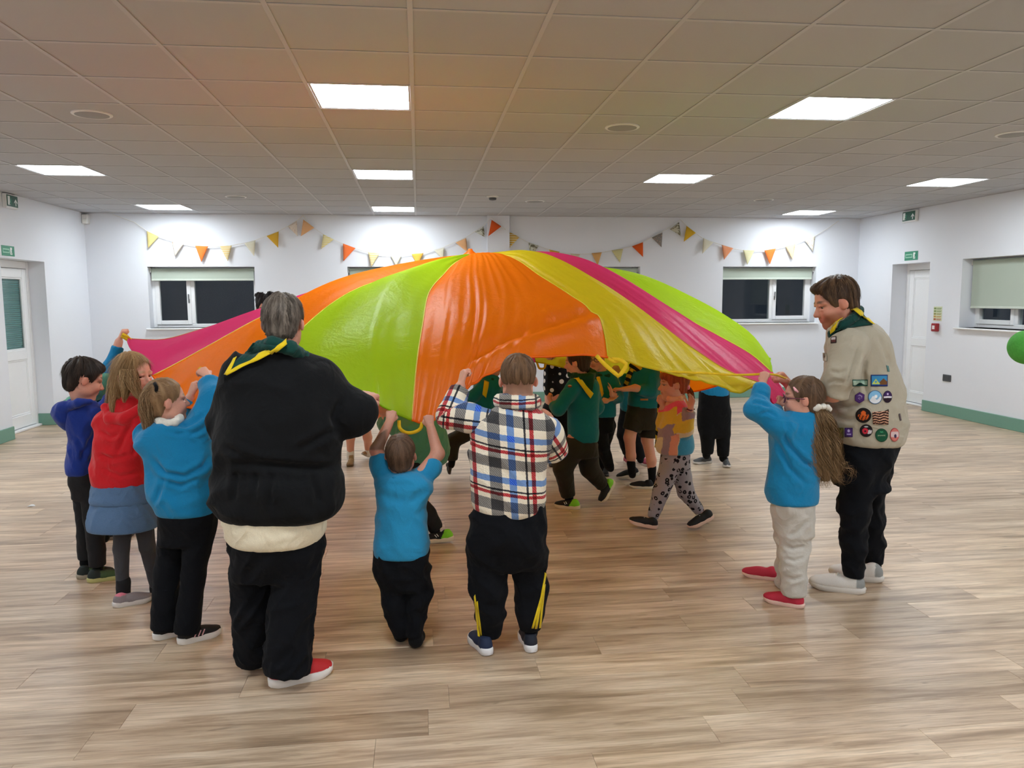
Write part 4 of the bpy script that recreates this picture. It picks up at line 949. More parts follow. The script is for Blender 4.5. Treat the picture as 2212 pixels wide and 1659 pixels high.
# ------------------------------------------------------------------ cloth and other shared looks
C_black = cloth('black_fleece', (17, 18, 20), .92, 260, .04, .25); C_navyblk = cloth('black_trouser_cloth', (14, 16, 21), .9, 300, .02, .2); C_cream = cloth('cream_jersey', (232, 222, 196), .85)
C_turq = cloth('turquoise_sweatshirt', (22, 124, 172), .9, 260, .2); C_turq2 = cloth('turquoise_polo', (40, 142, 190), .88, 260, .2); C_red = cloth('red_sweatshirt', (200, 30, 38), .9, 240, .2); C_royal = cloth('royal_blue_sweatshirt', (28, 52, 132), .9, 240, .2)
C_denim = cloth('denim', (88, 116, 150), .85, 420, .1, .25); C_char = cloth('charcoal_cloth', (38, 38, 40), .9, 260, .04); C_tights = cloth('grey_tights', (66, 66, 70), .85, 420, .1)
C_greyj = cloth('pale_grey_jersey', (196, 192, 184), .9, 300, .15); C_beige = cloth('stone_shirt_cotton', (176, 168, 150), .8, 420, .08, .06); C_teal = cloth('teal_sweatshirt', (14, 110, 122), .9, 260, .2); C_dkgreen = cloth('dark_green_scarf', (16, 62, 56), .8, 300, .1)
C_yel = cloth('yellow_trim', (226, 196, 30), .7, 300, .1, .06); C_green = cloth('green_sweatshirt', (84, 152, 128), .9, 260, .2); C_olive = cloth('dark_olive_cloth', (44, 42, 34), .9, 260, .1); C_white = cloth('white_cotton', (226, 222, 212), .85, 300, .1, .05)
C_pink = cloth('pink_band', (236, 140, 160), .8); C_multi = cloth('colour_block_fleece', (255, 255, 255), .92, 200, .3, .1, attr=True); C_patch = cloth('embroidered_patch', (255, 255, 255), .7, 500, .05, .1, attr=True, wr=0)
def plaid_mat():
    t = NT('plaid_fleece'); a = t.n('ShaderNodeAttribute', attribute_name='puv'); sp = t.n('ShaderNodeSeparateXYZ')
    nz = t.n('ShaderNodeTexNoise'); nz.inputs['Scale'].default_value = 90; nz.inputs['Detail'].default_value = 2; t.l(t.coord(), nz.inputs['Vector'])
    jit = t.n('ShaderNodeVectorMath', operation='MULTIPLY_ADD'); t.l(nz.outputs['Color'], jit.inputs[0]); jit.inputs[1].default_value = (.005, .005, 0); t.l(a.outputs['Vector'], jit.inputs[2]); t.l(jit.outputs[0], sp.inputs[0])
    W_, G, B_, K, Rr = (1, .96, .88), (.20, .20, .21), (.20, .36, .78), (.05, .05, .06), (.42, .05, .06)
    def band(x, per, off, stops):
        nd = t.n('ShaderNodeValToRGB'); nd.color_ramp.interpolation = 'CONSTANT'; e = nd.color_ramp.elements
        while len(e) > 1: e.remove(e[-1])
        for k, (p_, c) in enumerate(stops): q = e[0] if k == 0 else e.new(p_); q.position = p_; q.color = (*c, 1)
        t.l(t.math('FRACT', t.math('ADD', t.math('DIVIDE', x, per), off)), nd.inputs[0]); return nd.outputs[0]
    cu = band(sp.outputs[0], .250, .24, [(0, G), (.21, W_), (.33, B_), (.45, W_), (.61, K), (.645, W_), (.71, Rr), (.78, W_)])
    cv = band(sp.outputs[1], .182, .30, [(0, G), (.25, W_), (.36, Rr), (.44, W_), (.48, K), (.52, W_), (.66, B_), (.80, W_), (.90, W_)])
    # twill: fine diagonal ribs where the weave is grey
    dg = t.math('FRACT', t.math('MULTIPLY', t.math('ADD', sp.outputs[0], sp.outputs[1]), 95)); tw = t.mixc(t.math('GREATER_THAN', dg, .62), (1, 1, 1), (1.9, 1.9, 1.9))
    col = t.mixc(1.0, t.mixc(1.0, cu, cv, 'MULTIPLY'), (.86, .84, .80), 'MULTIPLY'); lum = t.n('ShaderNodeRGBToBW'); t.l(col, lum.inputs[0])
    dark = t.math('LESS_THAN', lum.outputs[0], .22); col = t.mixc(dark, col, t.mixc(1.0, col, tw, 'MULTIPLY'))
    t.l(col, t.b.inputs['Base Color']); t.set(Roughness=.95, Specular_IOR_Level=.1, Sheen_Weight=.15); n2 = t.noise(t.coord(), 150, 3); t.bump(n2, .7, .006); return t.m
C_plaid = plaid_mat()
def strands(t, P): return P
def fdir(deg, L=1.0, z=0): a = math.radians(deg); return np.array([math.sin(a)*L, math.cos(a)*L, z])
def scarf_tri(p, name, tri, on, mat=None, off=.008, border=((0, 2), (1, 2)), bw=.15, bmat=None):
    """triangular scarf flap with a bright border along two edges"""
    f = p.patch(name, tri, on, mat or C_dkgreen, off, .003, 10); A = [np.array(q, float) for q in tri]; cen = sum(A)/3
    for i, j in border:
        a, b = A[i], A[j]; e = b-a; nrm = np.array([-e[1], e[0]]); nrm /= np.linalg.norm(nrm)
        if nrm@(cen-a) < 0: nrm = -nrm
        wpx = bw*np.linalg.norm(A[0]-A[1]); p.patch('border', [a, b, b+nrm*wpx*.6, a+nrm*wpx], on, bmat or C_yel, off+.005, .003, (10, 3), f)
    return f

# ================= woman in the black fleece
p = Person('person in black fleece and trousers, red shoes, back to the camera', (605, 1466), 3.18, .0052, (206, 150, 132)); WOMAN = p
p.limb([(612, 770, 0, 26), (604, 900, .03, 70), (600, 1080, .02, 62), (600, 1180, .02, 58)], .06)
p.limb([(515, 815, .0, 24), (492, 925, .10, 22), (570, 862, .38, 16)]); hw = p.W(570, 862, .38)
p.hand(hw, p.W(600, 836, .47)-hw, (0.3, .2, -1), .165, -1)
p.limb([(690, 815, 0, 24), (766, 898, .02, 22), (784, 862, .15, 14)]); hw = p.W(784, 860, .155)
p.hand(hw, p.W(806, 849, .27)-hw, (-.2, .2, -1), .165, 1, curl=(48, 70, 50))
p.limb([(560, 1180, .04, 30), (548, 1310, .05, 22), (548, 1425, .10, 13)]); p.limb([(640, 1180, .0, 30), (634, 1310, -.02, 22), (618, 1450, -.04, 13)])
p.head(612, 700, .01, 122, 4, 12, neck=(614, 778, 0), brow=(90, 80, 70), scalp=((96, 84, 74), .85, -.26), neck_r=.235); p.finish_body(); p.make_eyes()
p.hair((84, 75, 67), 'short', vol=.9, nape=-.33, front=.30, side=-.02, locks=5200, length=.13, lift=.16, noise=.016, width=.0012, hi=(150, 138, 126), var=.45)
t = Sdf(); p.torso(t, [(1055, 488, 702, .165), (1110, 486, 702, .17), (1150, 494, 700, .17), (1168, 503, 692, .165)], rnd=.02); p.garment('tee_shirt', t, C_cream, .010, fx=30, fz=6)
t = Sdf(); p.torso(t, [(748, 585, 640, .055), (768, 545, 668, .085), (795, 503, 702, .125), (850, 476, 728, .165), (920, 468, 734, .185), (985, 468, 730, .186), (1006, 471, 727, .176), (1030, 466, 738, .194), (1060, 465, 740, .197), (1092, 467, 739, .19), (1116, 480, 727, .175)], n=2.4, rnd=.03)
p.sleeve(t, [(512, 806, .0, 38), (494, 905, .07, 34), (538, 872, .28, 27)], .05); p.sleeve(t, [(688, 818, .0, 42), (762, 896, .02, 43), (786, 893, .14, 27)], .05)
p.garment('fleece_jacket', t, C_black, .024, fx=9, fz=9, creases=[([(478, 1000), (560, 1002), (640, 1008), (726, 1012)], .014, .016), ([(735, 925), (690, 945), (640, 975)], .010, .014), ([(590, 1016), (582, 1060), (584, 1096)], .010, .012), ([(556, 1016), (548, 1080)], .008, .012), ([(672, 1018), (690, 1090)], .009, .013), ([(512, 1014), (505, 1085)], .008, .012), ([(740, 860), (720, 900), (725, 925)], .012, .016), ([(480, 960), (520, 985), (560, 990)], .008, .013)])
t = Sdf(); p.seat(t, [(1120, 500, 697, .15), (1170, 499, 695, .15), (1215, 502, 690, .14), (1245, 506, 686, .12)], [[(550, 1190, .04, 49), (545, 1310, .05, 42), (545, 1430, .09, 33)], [(644, 1190, 0, 50), (632, 1310, -.02, 49), (621, 1452, -.05, 50)]]);
p.garment('trousers', t, C_navyblk, 0.014, fx=22, fz=4)
RED_SH = (196, 44, 48)
h_ = onfloor(580, 1486); p.shoe(h_, h_+fdir(66, .27), RED_SH, (236, 232, 228), st=.13, collar=.8)
p.shoe_strip([[(-.14, .25, .16), (-.155, .38, .20)], [(-.14, .25, .20), (-.14, .33, .23)]], .012, plain('shoe_logo_grey', (190, 170, 170), .4))
h_ = onfloor(530, 1446); p.shoe(h_, h_+fdir(62, .26), RED_SH, (236, 232, 228), st=.13, collar=.8)
p.neck_roll([(563, 752, -.02), (590, 742, -.085), (628, 752, -.09), (652, 770, -.02), (640, 780, .08), (590, 778, .09)], 15, C_dkgreen)
f = p.patch('scarf_flap', [(548, 742), (612, 748), (489, 806)], ('fleece_jacket', 'neckerchief'), C_dkgreen, .012, .004, 12)
p.patch('border', [(618, 737), (622, 746), (494, 812), (488, 809)], ('fleece_jacket', 'neckerchief'), C_yel, .020, .003, (3, 16), f); p.patch('border', [(508, 776), (515, 772), (499, 806), (488, 810)], ('fleece_jacket', 'neckerchief'), C_yel, .018, .003, (3, 10), f)

# ================= smallest boy, turquoise polo
p = Person('smallest child, turquoise polo, arms up to the green and orange cloth', (880, 1392), 3.44, .0046, sock=None); LITTLE = p
p.limb([(866, 1040, .02, 14), (867, 1100, .02, 34), (867, 1185, .02, 34)], .05)
p.limb([(833, 1030, .02, 15), (813, 972, .06, 13.5), (840, 915, .13, 10)]); hw = p.W(841, 912, .135); p.hand(hw, p.W(846, 885, .16)-hw, (0.1, 1, .1), .098, 1, curl=(70, 85, 50))
p.limb([(905, 1030, .02, 15), (946, 980, .06, 13.5), (931, 926, .13, 10)]); hw = p.W(930, 922, .135); p.hand(hw, p.W(925, 894, .16)-hw, (-.1, 1, .1), .098, -1, curl=(70, 85, 50))
p.limb([(846, 1200, .02, 20), (852, 1290, .01, 15), (865, 1366, .03, 8)]); p.limb([(892, 1200, .02, 20), (904, 1285, .0, 15), (895, 1374, .0, 8)])
p.head(866, 983, .02, 92, 8, -14, neck=(866, 1040, .02), brow=(110, 84, 62), scalp=((104, 80, 62), .8, -.26), neck_r=.22); p.finish_body(); p.make_eyes()
p.hair((92, 70, 54), vol=.7, nape=-.30, front=.27, side=-.06, locks=4200, length=.13, lift=.12, noise=.011, width=.0008, hi=(134, 104, 82))
t = Sdf(); p.torso(t, [(1018, 842, 892, .045, .02), (1027, 826, 908, .06), (1042, 811, 929, .072), (1080, 815, 922, .078), (1140, 813, 921, .088), (1185, 808, 926, .094), (1200, 809, 925, .094)], rnd=.012)
p.sleeve(t, [(834, 1040, .02, 21), (818, 1002, .05, 18), (818, 986, .06, 18)], .03); p.sleeve(t, [(900, 1040, .02, 21), (935, 1010, .05, 18), (941, 996, .06, 17)], .03)
def sag(V):      # loops of cloth sagging between the raised shoulders
    q = project(V); x = (q[:, 0]-866)/55; y = q[:, 1]-1040+26*x*x*-1; return .2+0*x
p.garment('polo_shirt', t, C_turq2, .009, fx=14, fz=24, post=lambda V, Q: V+vnormals(V, Q)*((.0035*np.sin((project(V)[:, 1]+((project(V)[:, 0]-866)/58)**2*22)/6.2)*np.clip((project(V)[:, 1]-1025)/20, 0, 1)*np.exp(-((project(V)[:, 1]-1070)/55)**2)))[:, None])
p.neck_roll([(842, 1028, .0), (852, 1034, -.045), (880, 1035, -.045), (892, 1028, .0), (880, 1022, .07), (850, 1022, .07)], 5, C_turq2, 'collar')
t = Sdf(); p.seat(t, [(1180, 812, 922, .078), (1215, 812, 926, .08), (1250, 815, 926, .07), (1270, 820, 925, .06)], [[(847, 1225, .02, 33), (853, 1295, .01, 27), (862, 1345, .0, 20), (866, 1374, .0, 15)], [(893, 1225, .02, 33), (904, 1288, .0, 27), (897, 1345, -.01, 20), (893, 1378, -.03, 15)]]);
p.garment('joggers', t, C_navyblk, 0.016, fx=16, fz=18)
for (hx, hy, dg) in ((865, 1392, 4), (896, 1405, 10)):
    h_ = onfloor(hx, hy); t = Sdf(); q = h_+fdir(dg, .03); t.chain([q+(0, 0, .10), q+(0, 0, .035), q+fdir(dg, .06)+(0, 0, .026), q+fdir(dg, .115)+(0, 0, .018)], [.026, .030, .029, .019], .02); t.plane((0, 0, .002), (0, 0, -1)); p.garment('sock', t, C_black, .001)

# ================= boy in the plaid fleece
p = Person('child in plaid fleece and black joggers with yellow stripes', (1097, 1404), 3.33, .0048); PLAID = p
p.limb([(1116, 890, 0, 20), (1100, 980, .02, 56), (1098, 1100, .02, 54)], .05)
p.limb([(1035, 905, .0, 20), (968, 896, .03, 17), (994, 836, .10, 12)]); hw = p.W(995, 830, .105); p.hand(hw, p.W(1006, 792, .13)-hw, (.9, .4, .0), .118, -1, curl=(55, 80, 45))
p.limb([(1170, 920, .0, 20), (1196, 968, .10, 17), (1185, 905, .34, 12)]); hw = p.W(1185, 902, .35); p.hand(hw, p.W(1176, 880, .45)-hw, (-.5, .3, -.6), .118, 1)
p.limb([(1060, 1120, .02, 28), (1055, 1270, .01, 20), (1055, 1378, .05, 10)]); p.limb([(1136, 1120, .02, 28), (1147, 1268, .04, 20), (1147, 1380, .02, 12)])
p.head(1119, 822, .015, 112, 2, 4, neck=(1116, 888, 0), brow=(120, 92, 66), scalp=((128, 98, 76), .72, -.33), neck_r=.215); p.finish_body(); p.make_eyes()
p.hair((100, 74, 52), vol=.55, nape=-.06, front=.27, side=.06, locks=5200, length=.13, lift=.14, noise=.010, width=.0009, hi=(140, 108, 78))
t = Sdf(); p.torso(t, [(846, 1090, 1146, .055, .01), (870, 1083, 1149, .058), (882, 1066, 1160, .075), (905, 1030, 1190, .105), (955, 1016, 1192, .125), (1010, 1013, 1180, .13), (1060, 1016, 1177, .135), (1096, 1024, 1174, .13), (1110, 1040, 1164, .12)], rnd=.02)
p.garment('fleece_jacket', t, C_plaid, .011, fx=11, fz=11); V, Q = p.last; jk = [o for o in p.root.children if o.name.startswith('fleece_jacket')][0]
x = (V-p.W(1110, 900))@RGT; set_vec(jk, np.stack([x+.05*V[:, 2], V[:, 2]+x*.16, 0*x], 1), 'puv')
for S_ in ([(1054, 910, .0, 25), (1012, 903, .01, 31), (970, 898, .03, 27), (994, 840, .095, 21)], [(1156, 916, .0, 27), (1181, 938, .03, 35), (1192, 968, .09, 31), (1187, 920, .30, 22)]):
    t = Sdf(); P = p.sleeve(t, S_, .02); p.garment('sleeve', t, C_plaid, .008, fx=13, fz=13, parent=jk); V, Q = p.last; so = [o for o in jk.children if o.name.startswith('sleeve')][-1]
    A_, B_, C_ = P[0], P[2], P[3]; d1, d2 = unit(B_-A_), unit(C_-B_); m = (V-B_)@(d1-d2*0+d2) < 0; a1 = unit(np.cross(d1, AF)); a2 = unit(np.cross(d2, AF)); L1 = np.linalg.norm(B_-A_)
    m = (V-B_)@unit(d1+d2) < 0; set_vec(so, np.stack([np.where(m, (V-A_)@a1, (V-B_)@a2)+.09, np.where(m, (V-A_)@d1, L1+(V-B_)@d2)+.03, 0*m], 1), 'puv')
def collar_uv(o, P0): set_vec(o, np.stack([(np.array([v.co for v in o.data.vertices])+rootloc(o)-p.W(1110, 900))@RGT, np.array([v.co[2] for v in o.data.vertices])*1.3+rootloc(o)[2], np.zeros(len(o.data.vertices))], 1), 'puv')
o = p.neck_roll([(1082, 866, .02), (1092, 868, -.045), (1118, 870, -.065), (1144, 872, -.045), (1152, 868, .02), (1118, 864, .08)], 15, C_plaid, 'collar'); collar_uv(o, 0)
t = Sdf(); p.seat(t, [(1080, 1022, 1176, .12), (1120, 1018, 1179, .125), (1165, 1016, 1178, .125), (1205, 1019, 1177, .11), (1225, 1022, 1175, .09)], [[(1058, 1170, .02, 40), (1055, 1270, .01, 33), (1059, 1330, .01, 26), (1061, 1372, .03, 22)], [(1138, 1170, .02, 40), (1147, 1265, .04, 33), (1146, 1325, .03, 27), (1146, 1360, .02, 22)]]);
p.garment('joggers', t, C_navyblk, 0.018, fx=14, fz=16)
for lines in ((((1024, 1288), (1027, 1284), (1037, 1376), (1032, 1374)), ((1029, 1300), (1032, 1298), (1042, 1376), (1038, 1376))), (((1177, 1236), (1180, 1240), (1160, 1358), (1155, 1358)), ((1174, 1262), (1178, 1262), (1168, 1356), (1164, 1357)), ((1170, 1280), (1173, 1280), (1153, 1357), (1148, 1357)))):
    for q in lines: p.patch('side_stripe', q, 'joggers', C_yel, .004, .002, (2, 10))
NAVY = (34, 46, 74)
h_ = onfloor(1057, 1419); p.shoe(h_, h_+fdir(-17, .21), NAVY, (232, 232, 234), st=.15, w=1.05); h_ = onfloor(1150, 1413); p.shoe(h_, h_+fdir(-2, .21), (32, 36, 48), (232, 232, 234), st=.15, w=1.05)

# ================= ponytail girl in the turquoise sweatshirt, left
p = Person('child with high ponytail, turquoise sweatshirt and black flared trousers', (400, 1384), 3.62, .005); TURQ = p
p.limb([(372, 915, .02, 16), (388, 1000, .02, 34), (402, 1095, .02, 36)], .04)
p.limb([(430, 920, .0, 17), (458, 862, .06, 14), (450, 818, .14, 10)]); hw = p.W(449, 812, .145); p.hand(hw, p.W(428, 794, .19)-hw, (-.5, .9, -.5), .112, 1, curl=(45, 70, 40))
p.limb([(322, 935, .08, 17), (375, 915, .24, 14), (410, 860, .26, 10)]); hw = p.W(411, 855, .26); p.hand(hw, p.W(424, 826, .25)-hw, (.8, .6, .2), .112, -1, curl=(50, 75, 40))
p.limb([(378, 1110, .05, 26), (362, 1240, .04, 18), (355, 1345, .07, 8)]); p.limb([(432, 1110, .0, 26), (418, 1240, .0, 18), (402, 1375, -.02, 10)])
p.head(359, 868, .02, 100, 62, -6, neck=(366, 925, .02), brow=(130, 104, 76), neck_r=.2, scalp=((120, 94, 68), .9, -.2)); p.finish_body(); p.make_eyes()
SANDY = (128, 98, 68)
p.hair(SANDY, vol=.55, nape=-.27, front=.26, side=-.04, locks=3600, length=.16, lift=.03, noise=.010, width=.0009, hi=(190, 156, 116), flow=lambda P: (p.W(327, 838, -.02)-P))
o = p.lock_bundle([[p.W(334, 838, -.02), p.W(322, 842, -.035), p.W(316, 870, -.04), p.W(320, 905, -.035), p.W(321, 946, -.03)]], SANDY, 560, (.018, .034, .036, .028, .012), .003, .0009, name='ponytail', hi=(196, 164, 124))
MB().tube([p.W(334, 828, -.045), p.W(338, 836, -.06), p.W(338, 848, -.05), p.W(333, 852, -.01)], .008, 8).build('hair_tie', C_black, o, smooth=True)
t = Sdf(); p.torso(t, [(915, 346, 390, .048), (927, 322, 422, .07), (946, 302, 446, .09), (985, 316, 458, .105), (1040, 322, 466, .11), (1085, 330, 469, .112), (1110, 342, 468, .105)], rnd=.016)
p.sleeve(t, [(432, 925, .0, 31), (460, 864, .06, 23), (451, 824, .13, 17)], .04); p.sleeve(t, [(322, 938, .06, 28), (375, 922, .23, 23), (408, 868, .26, 17)], .04); p.garment('sweatshirt', t, C_turq, 0.020, fx=10, fz=10, creases=[([(325, 985), (355, 1022), (400, 1030), (440, 1008), (456, 980)], .013, .012), ([(335, 1030), (390, 1048), (440, 1030)], .009, .012), ([(390, 928), (420, 912), (446, 892)], .008, .010), ([(400, 945), (440, 925), (462, 900)], .009, .010), ([(352, 930), (385, 938), (420, 930)], .006, .009), ([(330, 1095), (350, 1050), (352, 1030)], .008, .011)])
p.neck_roll([(338, 907, .0), (347, 912, -.045), (362, 915, -.060), (378, 912, -.052), (388, 904, -.01), (376, 898, .05), (350, 898, .05)], 8.5, C_white, 'polo_collar')
t = Sdf(); p.seat(t, [(1080, 345, 466, .095), (1120, 345, 466, .10), (1150, 346, 464, .09), (1175, 348, 460, .075)], [[(376, 1130, .05, 32), (362, 1235, .04, 27), (353, 1358, .03, 27)], [(432, 1130, .0, 34), (418, 1240, .0, 25), (403, 1366, -.02, 27)]]); p.garment('trousers', t, C_navyblk, .005, fx=18, fz=6)
h_ = onfloor(383, 1394); p.shoe(h_, h_+fdir(56, .205), (28, 26, 28), (234, 230, 226), st=.14, collar=.8)
p.shoe_strip([[[(.150, .36+.09*k, .22), (.158, .30+.09*k, .12)] for k in range(3)], ], .014, plain('shoe_stripe_pink', (232, 178, 184), .4)) if False else p.shoe_strip([[(.135, .40+.085*k, .26), (.158, .33+.085*k, .14)] for k in range(3)], .014, plain('shoe_stripe_pink', (232, 178, 184), .4))
h_ = onfloor(330, 1384); p.shoe(h_, h_+fdir(58, .205), (28, 26, 28), (234, 230, 226), st=.14, collar=.8)

# ================= girl in the red hoodie
p = Person('child with long blonde hair, red hoodie and denim skirt', (287, 1300), 4.15, .005, sock=None); REDG = p
p.limb([(272, 868, .0, 14), (268, 960, .02, 38), (266, 1060, .02, 38)], .05)
p.limb([(292, 905, -.06, 15), (330, 948, -.02, 13), (390, 900, .12, 9)]); hw = p.W(390, 899, .12); p.hand(hw, p.W(412, 880, .2)-hw, (.2, .5, -.8), .11, -1)
p.limb([(248, 905, .10, 15), (300, 930, .26, 13), (352, 865, .34, 9)]); hw = p.W(352, 864, .34); p.hand(hw, p.W(366, 840, .38)-hw, (.4, .5, -.5), .11, 1)
p.limb([(268, 1080, .02, 20), (262, 1185, .02, 15), (266, 1290, .02, 9)]); p.limb([(303, 1080, .02, 20), (318, 1180, .06, 15), (336, 1268, .14, 8)])
p.head(287, 811, .0, 96, 112, 4, neck=(272, 868, .0), brow=(168, 134, 100), neck_r=.19, lips=(186, 110, 104), chubby=1.06); p.finish_body(); p.make_eyes((.5, .85, .05))
BLON = (150, 116, 76)
def rhair(b, L, H, M):
    b.ell(L(-.14, -.24, -.12), np.array([.24, .20, .40])*H, M, .06*H); b.ell(L(.24, -.16, -.10), np.array([.12, .20, .38])*H, M, .06*H)
p.hair(BLON, vol=.75, nape=-.60, front=.30, side=-.50, extra=rhair, locks=5000, length=.34, lift=.01, noise=.012, width=.0011, hi=(206, 174, 128), flow=lambda P: np.array([[0, 0, -1.]])+0*P+.35*(p.L(-.1, -.35, -.3)-P))
p.lock_bundle([[p.W(262, 800, -.02), p.W(250, 840, -.04), p.W(243, 880, -.06), p.W(246, 905, -.08)], [p.W(268, 785, .02), p.W(246, 830, .02), p.W(234, 872, .0), p.W(228, 900, -.02)], [p.W(290, 800, .08), p.W(265, 850, .08), p.W(250, 880, .06)], [p.W(283, 800, -.11), p.W(290, 835, -.13), p.W(305, 862, -.13), p.W(318, 872, -.11)], [p.W(270, 800, -.09), p.W(272, 840, -.12), p.W(268, 870, -.12)]], BLON, 210, (.028, .034, .024, .007), .002, .0010, name='long_locks', hi=(206, 174, 128))
t = Sdf(); p.torso(t, [(858, 254, 300, .055), (876, 236, 306, .075), (900, 216, 314, .09), (950, 210, 318, .105), (1000, 206, 321, .11), (1035, 203, 322, .112), (1048, 204, 321, .108)], rnd=.014)
p.sleeve(t, [(292, 908, -.05, 25), (330, 948, -.02, 21), (384, 904, .11, 15)], .035); p.sleeve(t, [(248, 908, .08, 25), (300, 932, .25, 21), (348, 872, .33, 15)], .035)
t.ell(p.W(240, 905, .0), (.085, .075, .055), None, .03); p.garment('hoodie', t, C_red, .018, fx=11, fz=11, creases=[([(212, 980), (240, 992), (280, 985)], .011, .012), ([(290, 905), (268, 945), (250, 990)], .010, .012), ([(300, 940), (285, 985)], .009, .011), ([(215, 1010), (260, 1030), (310, 1018)], .007, .011), ([(212, 930), (240, 945), (262, 935)], .009, .011)])
t = Sdf(); P, r = p.pts([(228, 880, -.03, 11), (240, 905, -.07, 13), (270, 905, -.10, 13), (302, 882, -.09, 10)]); t.chain(P, r, .02); p.garment('hood_edge', t, C_red, .004)
t = Sdf(); p.torso(t, [(1035, 206, 320, .10), (1060, 202, 328, .115), (1078, 199, 334, .125), (1084, 200, 333, .12)], rnd=.006); p.garment('skirt_tier', t, C_denim, .007, fx=40, fz=3)
t = Sdf(); p.torso(t, [(1070, 205, 328, .11), (1100, 198, 338, .13), (1130, 195, 343, .145), (1139, 196, 342, .145)], rnd=.006); p.garment('skirt_tier', t, C_denim, .010, fx=34, fz=2.5)
t = Sdf(); P, r = p.pts([(270, 1090, .02, 23), (262, 1185, .02, 16.5), (265, 1268, .02, 12.5)]); t.chain(P, r, .012, 0, True); P, r = p.pts([(304, 1090, .03, 23), (318, 1180, .06, 16.5), (337, 1265, .13, 12.5)]); t.chain(P, r, .012, 0, True); p.garment('tights', t, C_tights, .001)
for q in ((266, 1285, .02), (338, 1280, .14)):
    t = Sdf(); P, r = p.pts([(q[0], q[1]-30, q[2], 14.5), (q[0]+1, q[1]+4, q[2], 13.5)]); t.chain(P, r, .01); p.garment('sock', t, C_char, .003, fx=20, fz=40)
GRYS = (138, 130, 134)
def pinkin(q, C): m = (q[:, 2] > .31)&(q[:, 1] < .40); C[m] = lin((214, 120, 138))
h_ = onfloor(243, 1313); p.shoe(h_, h_+fdir(64, .195), GRYS, (214, 208, 204), st=.13, collar=.85, colfn=pinkin); h_ = onfloor(322, 1302)+fdir(0, .12); p.shoe(h_, h_+fdir(64, .195), GRYS, (214, 208, 204), st=.13, collar=.85, colfn=pinkin)

# ================= boy in the blue hoodie
p = Person('child with short dark hair, royal blue hoodie and charcoal trousers', (205, 1250), 4.54, .0052); BLUE = p
p.limb([(185, 872, .0, 13), (184, 950, .02, 20), (180, 1025, .02, 22)], .03)
p.limb([(202, 900, -.03, 11), (232, 906, .02, 11), (262, 850, .10, 8)]); hw = p.W(262, 849, .10); p.hand(hw, p.W(274, 830, .14)-hw, (.5, .6, -.4), .112, -1)
p.limb([(163, 895, .10, 14), (214, 890, .26, 12), (262, 835, .34, 8)]); hw = p.W(262, 834, .34); p.hand(hw, p.W(276, 816, .36)-hw, (.5, .6, -.4), .112, 1)
p.limb([(173, 1040, .06, 16), (180, 1120, .06, 12), (184, 1230, .06, 8)]); p.limb([(193, 1040, -.02, 16), (204, 1125, -.02, 12), (212, 1235, -.02, 8)])
p.head(180, 820, .0, 92, 58, 16, neck=(182, 878, .0), brow=(40, 32, 28), neck_r=.2, scalp=((52, 42, 36), .85, -.24)); p.finish_body(); p.make_eyes()
def bh(b, L, H, M): b.ell(L(0, .22, .33), np.array([.25, .18, .13])*H, M, .10*H)
p.hair((42, 34, 29), vol=.75, nape=-.32, front=.31, side=.0, extra=bh, locks=4600, length=.20, lift=.10, noise=.016, width=.001, hi=(92, 76, 64), grain=7)
t = Sdf(); p.torso(t, [(866, 168, 206, .05), (880, 156, 212, .07), (900, 150, 213, .085), (950, 154, 213, .095), (990, 149, 212, .10), (1012, 148, 211, .10), (1024, 151, 208, .095)], rnd=.014)
p.sleeve(t, [(203, 900, -.04, 22), (232, 908, .02, 19), (259, 860, .09, 13)], .035); p.sleeve(t, [(165, 900, .09, 22), (214, 892, .25, 19), (259, 842, .33, 13)], .035); p.garment('hoodie', t, C_royal, .016, fx=11, fz=11, creases=[([(208, 930), (190, 960), (172, 1000)], .011, .012), ([(160, 940), (175, 960), (180, 1000)], .008, .012), ([(205, 975), (190, 1000)], .008, .011)])
t = Sdf(); P, r = p.pts([(196, 868, -.08, 5.5), (170, 870, -.10, 8), (140, 880, -.05, 10.5), (128, 886, .03, 10), (152, 872, .12, 8), (190, 866, .10, 5)]); t.chain(P, r, .02); t.ell(p.W(143, 895, .0), (.055, .075, .06), None, .04); t.cone(p.W(135, 890, .0), p.W(148, 920, .0), .035, .03, .05); p.garment('hood', t, C_royal, .007, fx=22, fz=22)
t = Sdf(); p.seat(t, [(1000, 154, 207, .085), (1035, 154, 209, .09), (1060, 158, 211, .08), (1075, 162, 213, .07)], [[(174, 1050, .06, 18), (181, 1120, .06, 16), (184, 1208, .06, 14)], [(192, 1050, -.02, 20), (203, 1125, -.02, 20), (211, 1222, -.02, 17)]]); p.garment('trousers', t, C_char, .006, fx=18, fz=14)
def grn(q, C): m = (q[:, 1] > .35)&(q[:, 1] < .75)&(np.abs(q[:, 0]) > .05); C[m] = lin((70, 92, 58))
h_ = onfloor(188, 1259); p.shoe(h_, h_+fdir(68, .195), (38, 46, 44), (186, 184, 120), st=.12, colfn=grn); h_ = onfloor(165, 1251); p.shoe(h_, h_+fdir(72, .195), (38, 46, 44), (170, 160, 140), st=.12, colfn=grn)

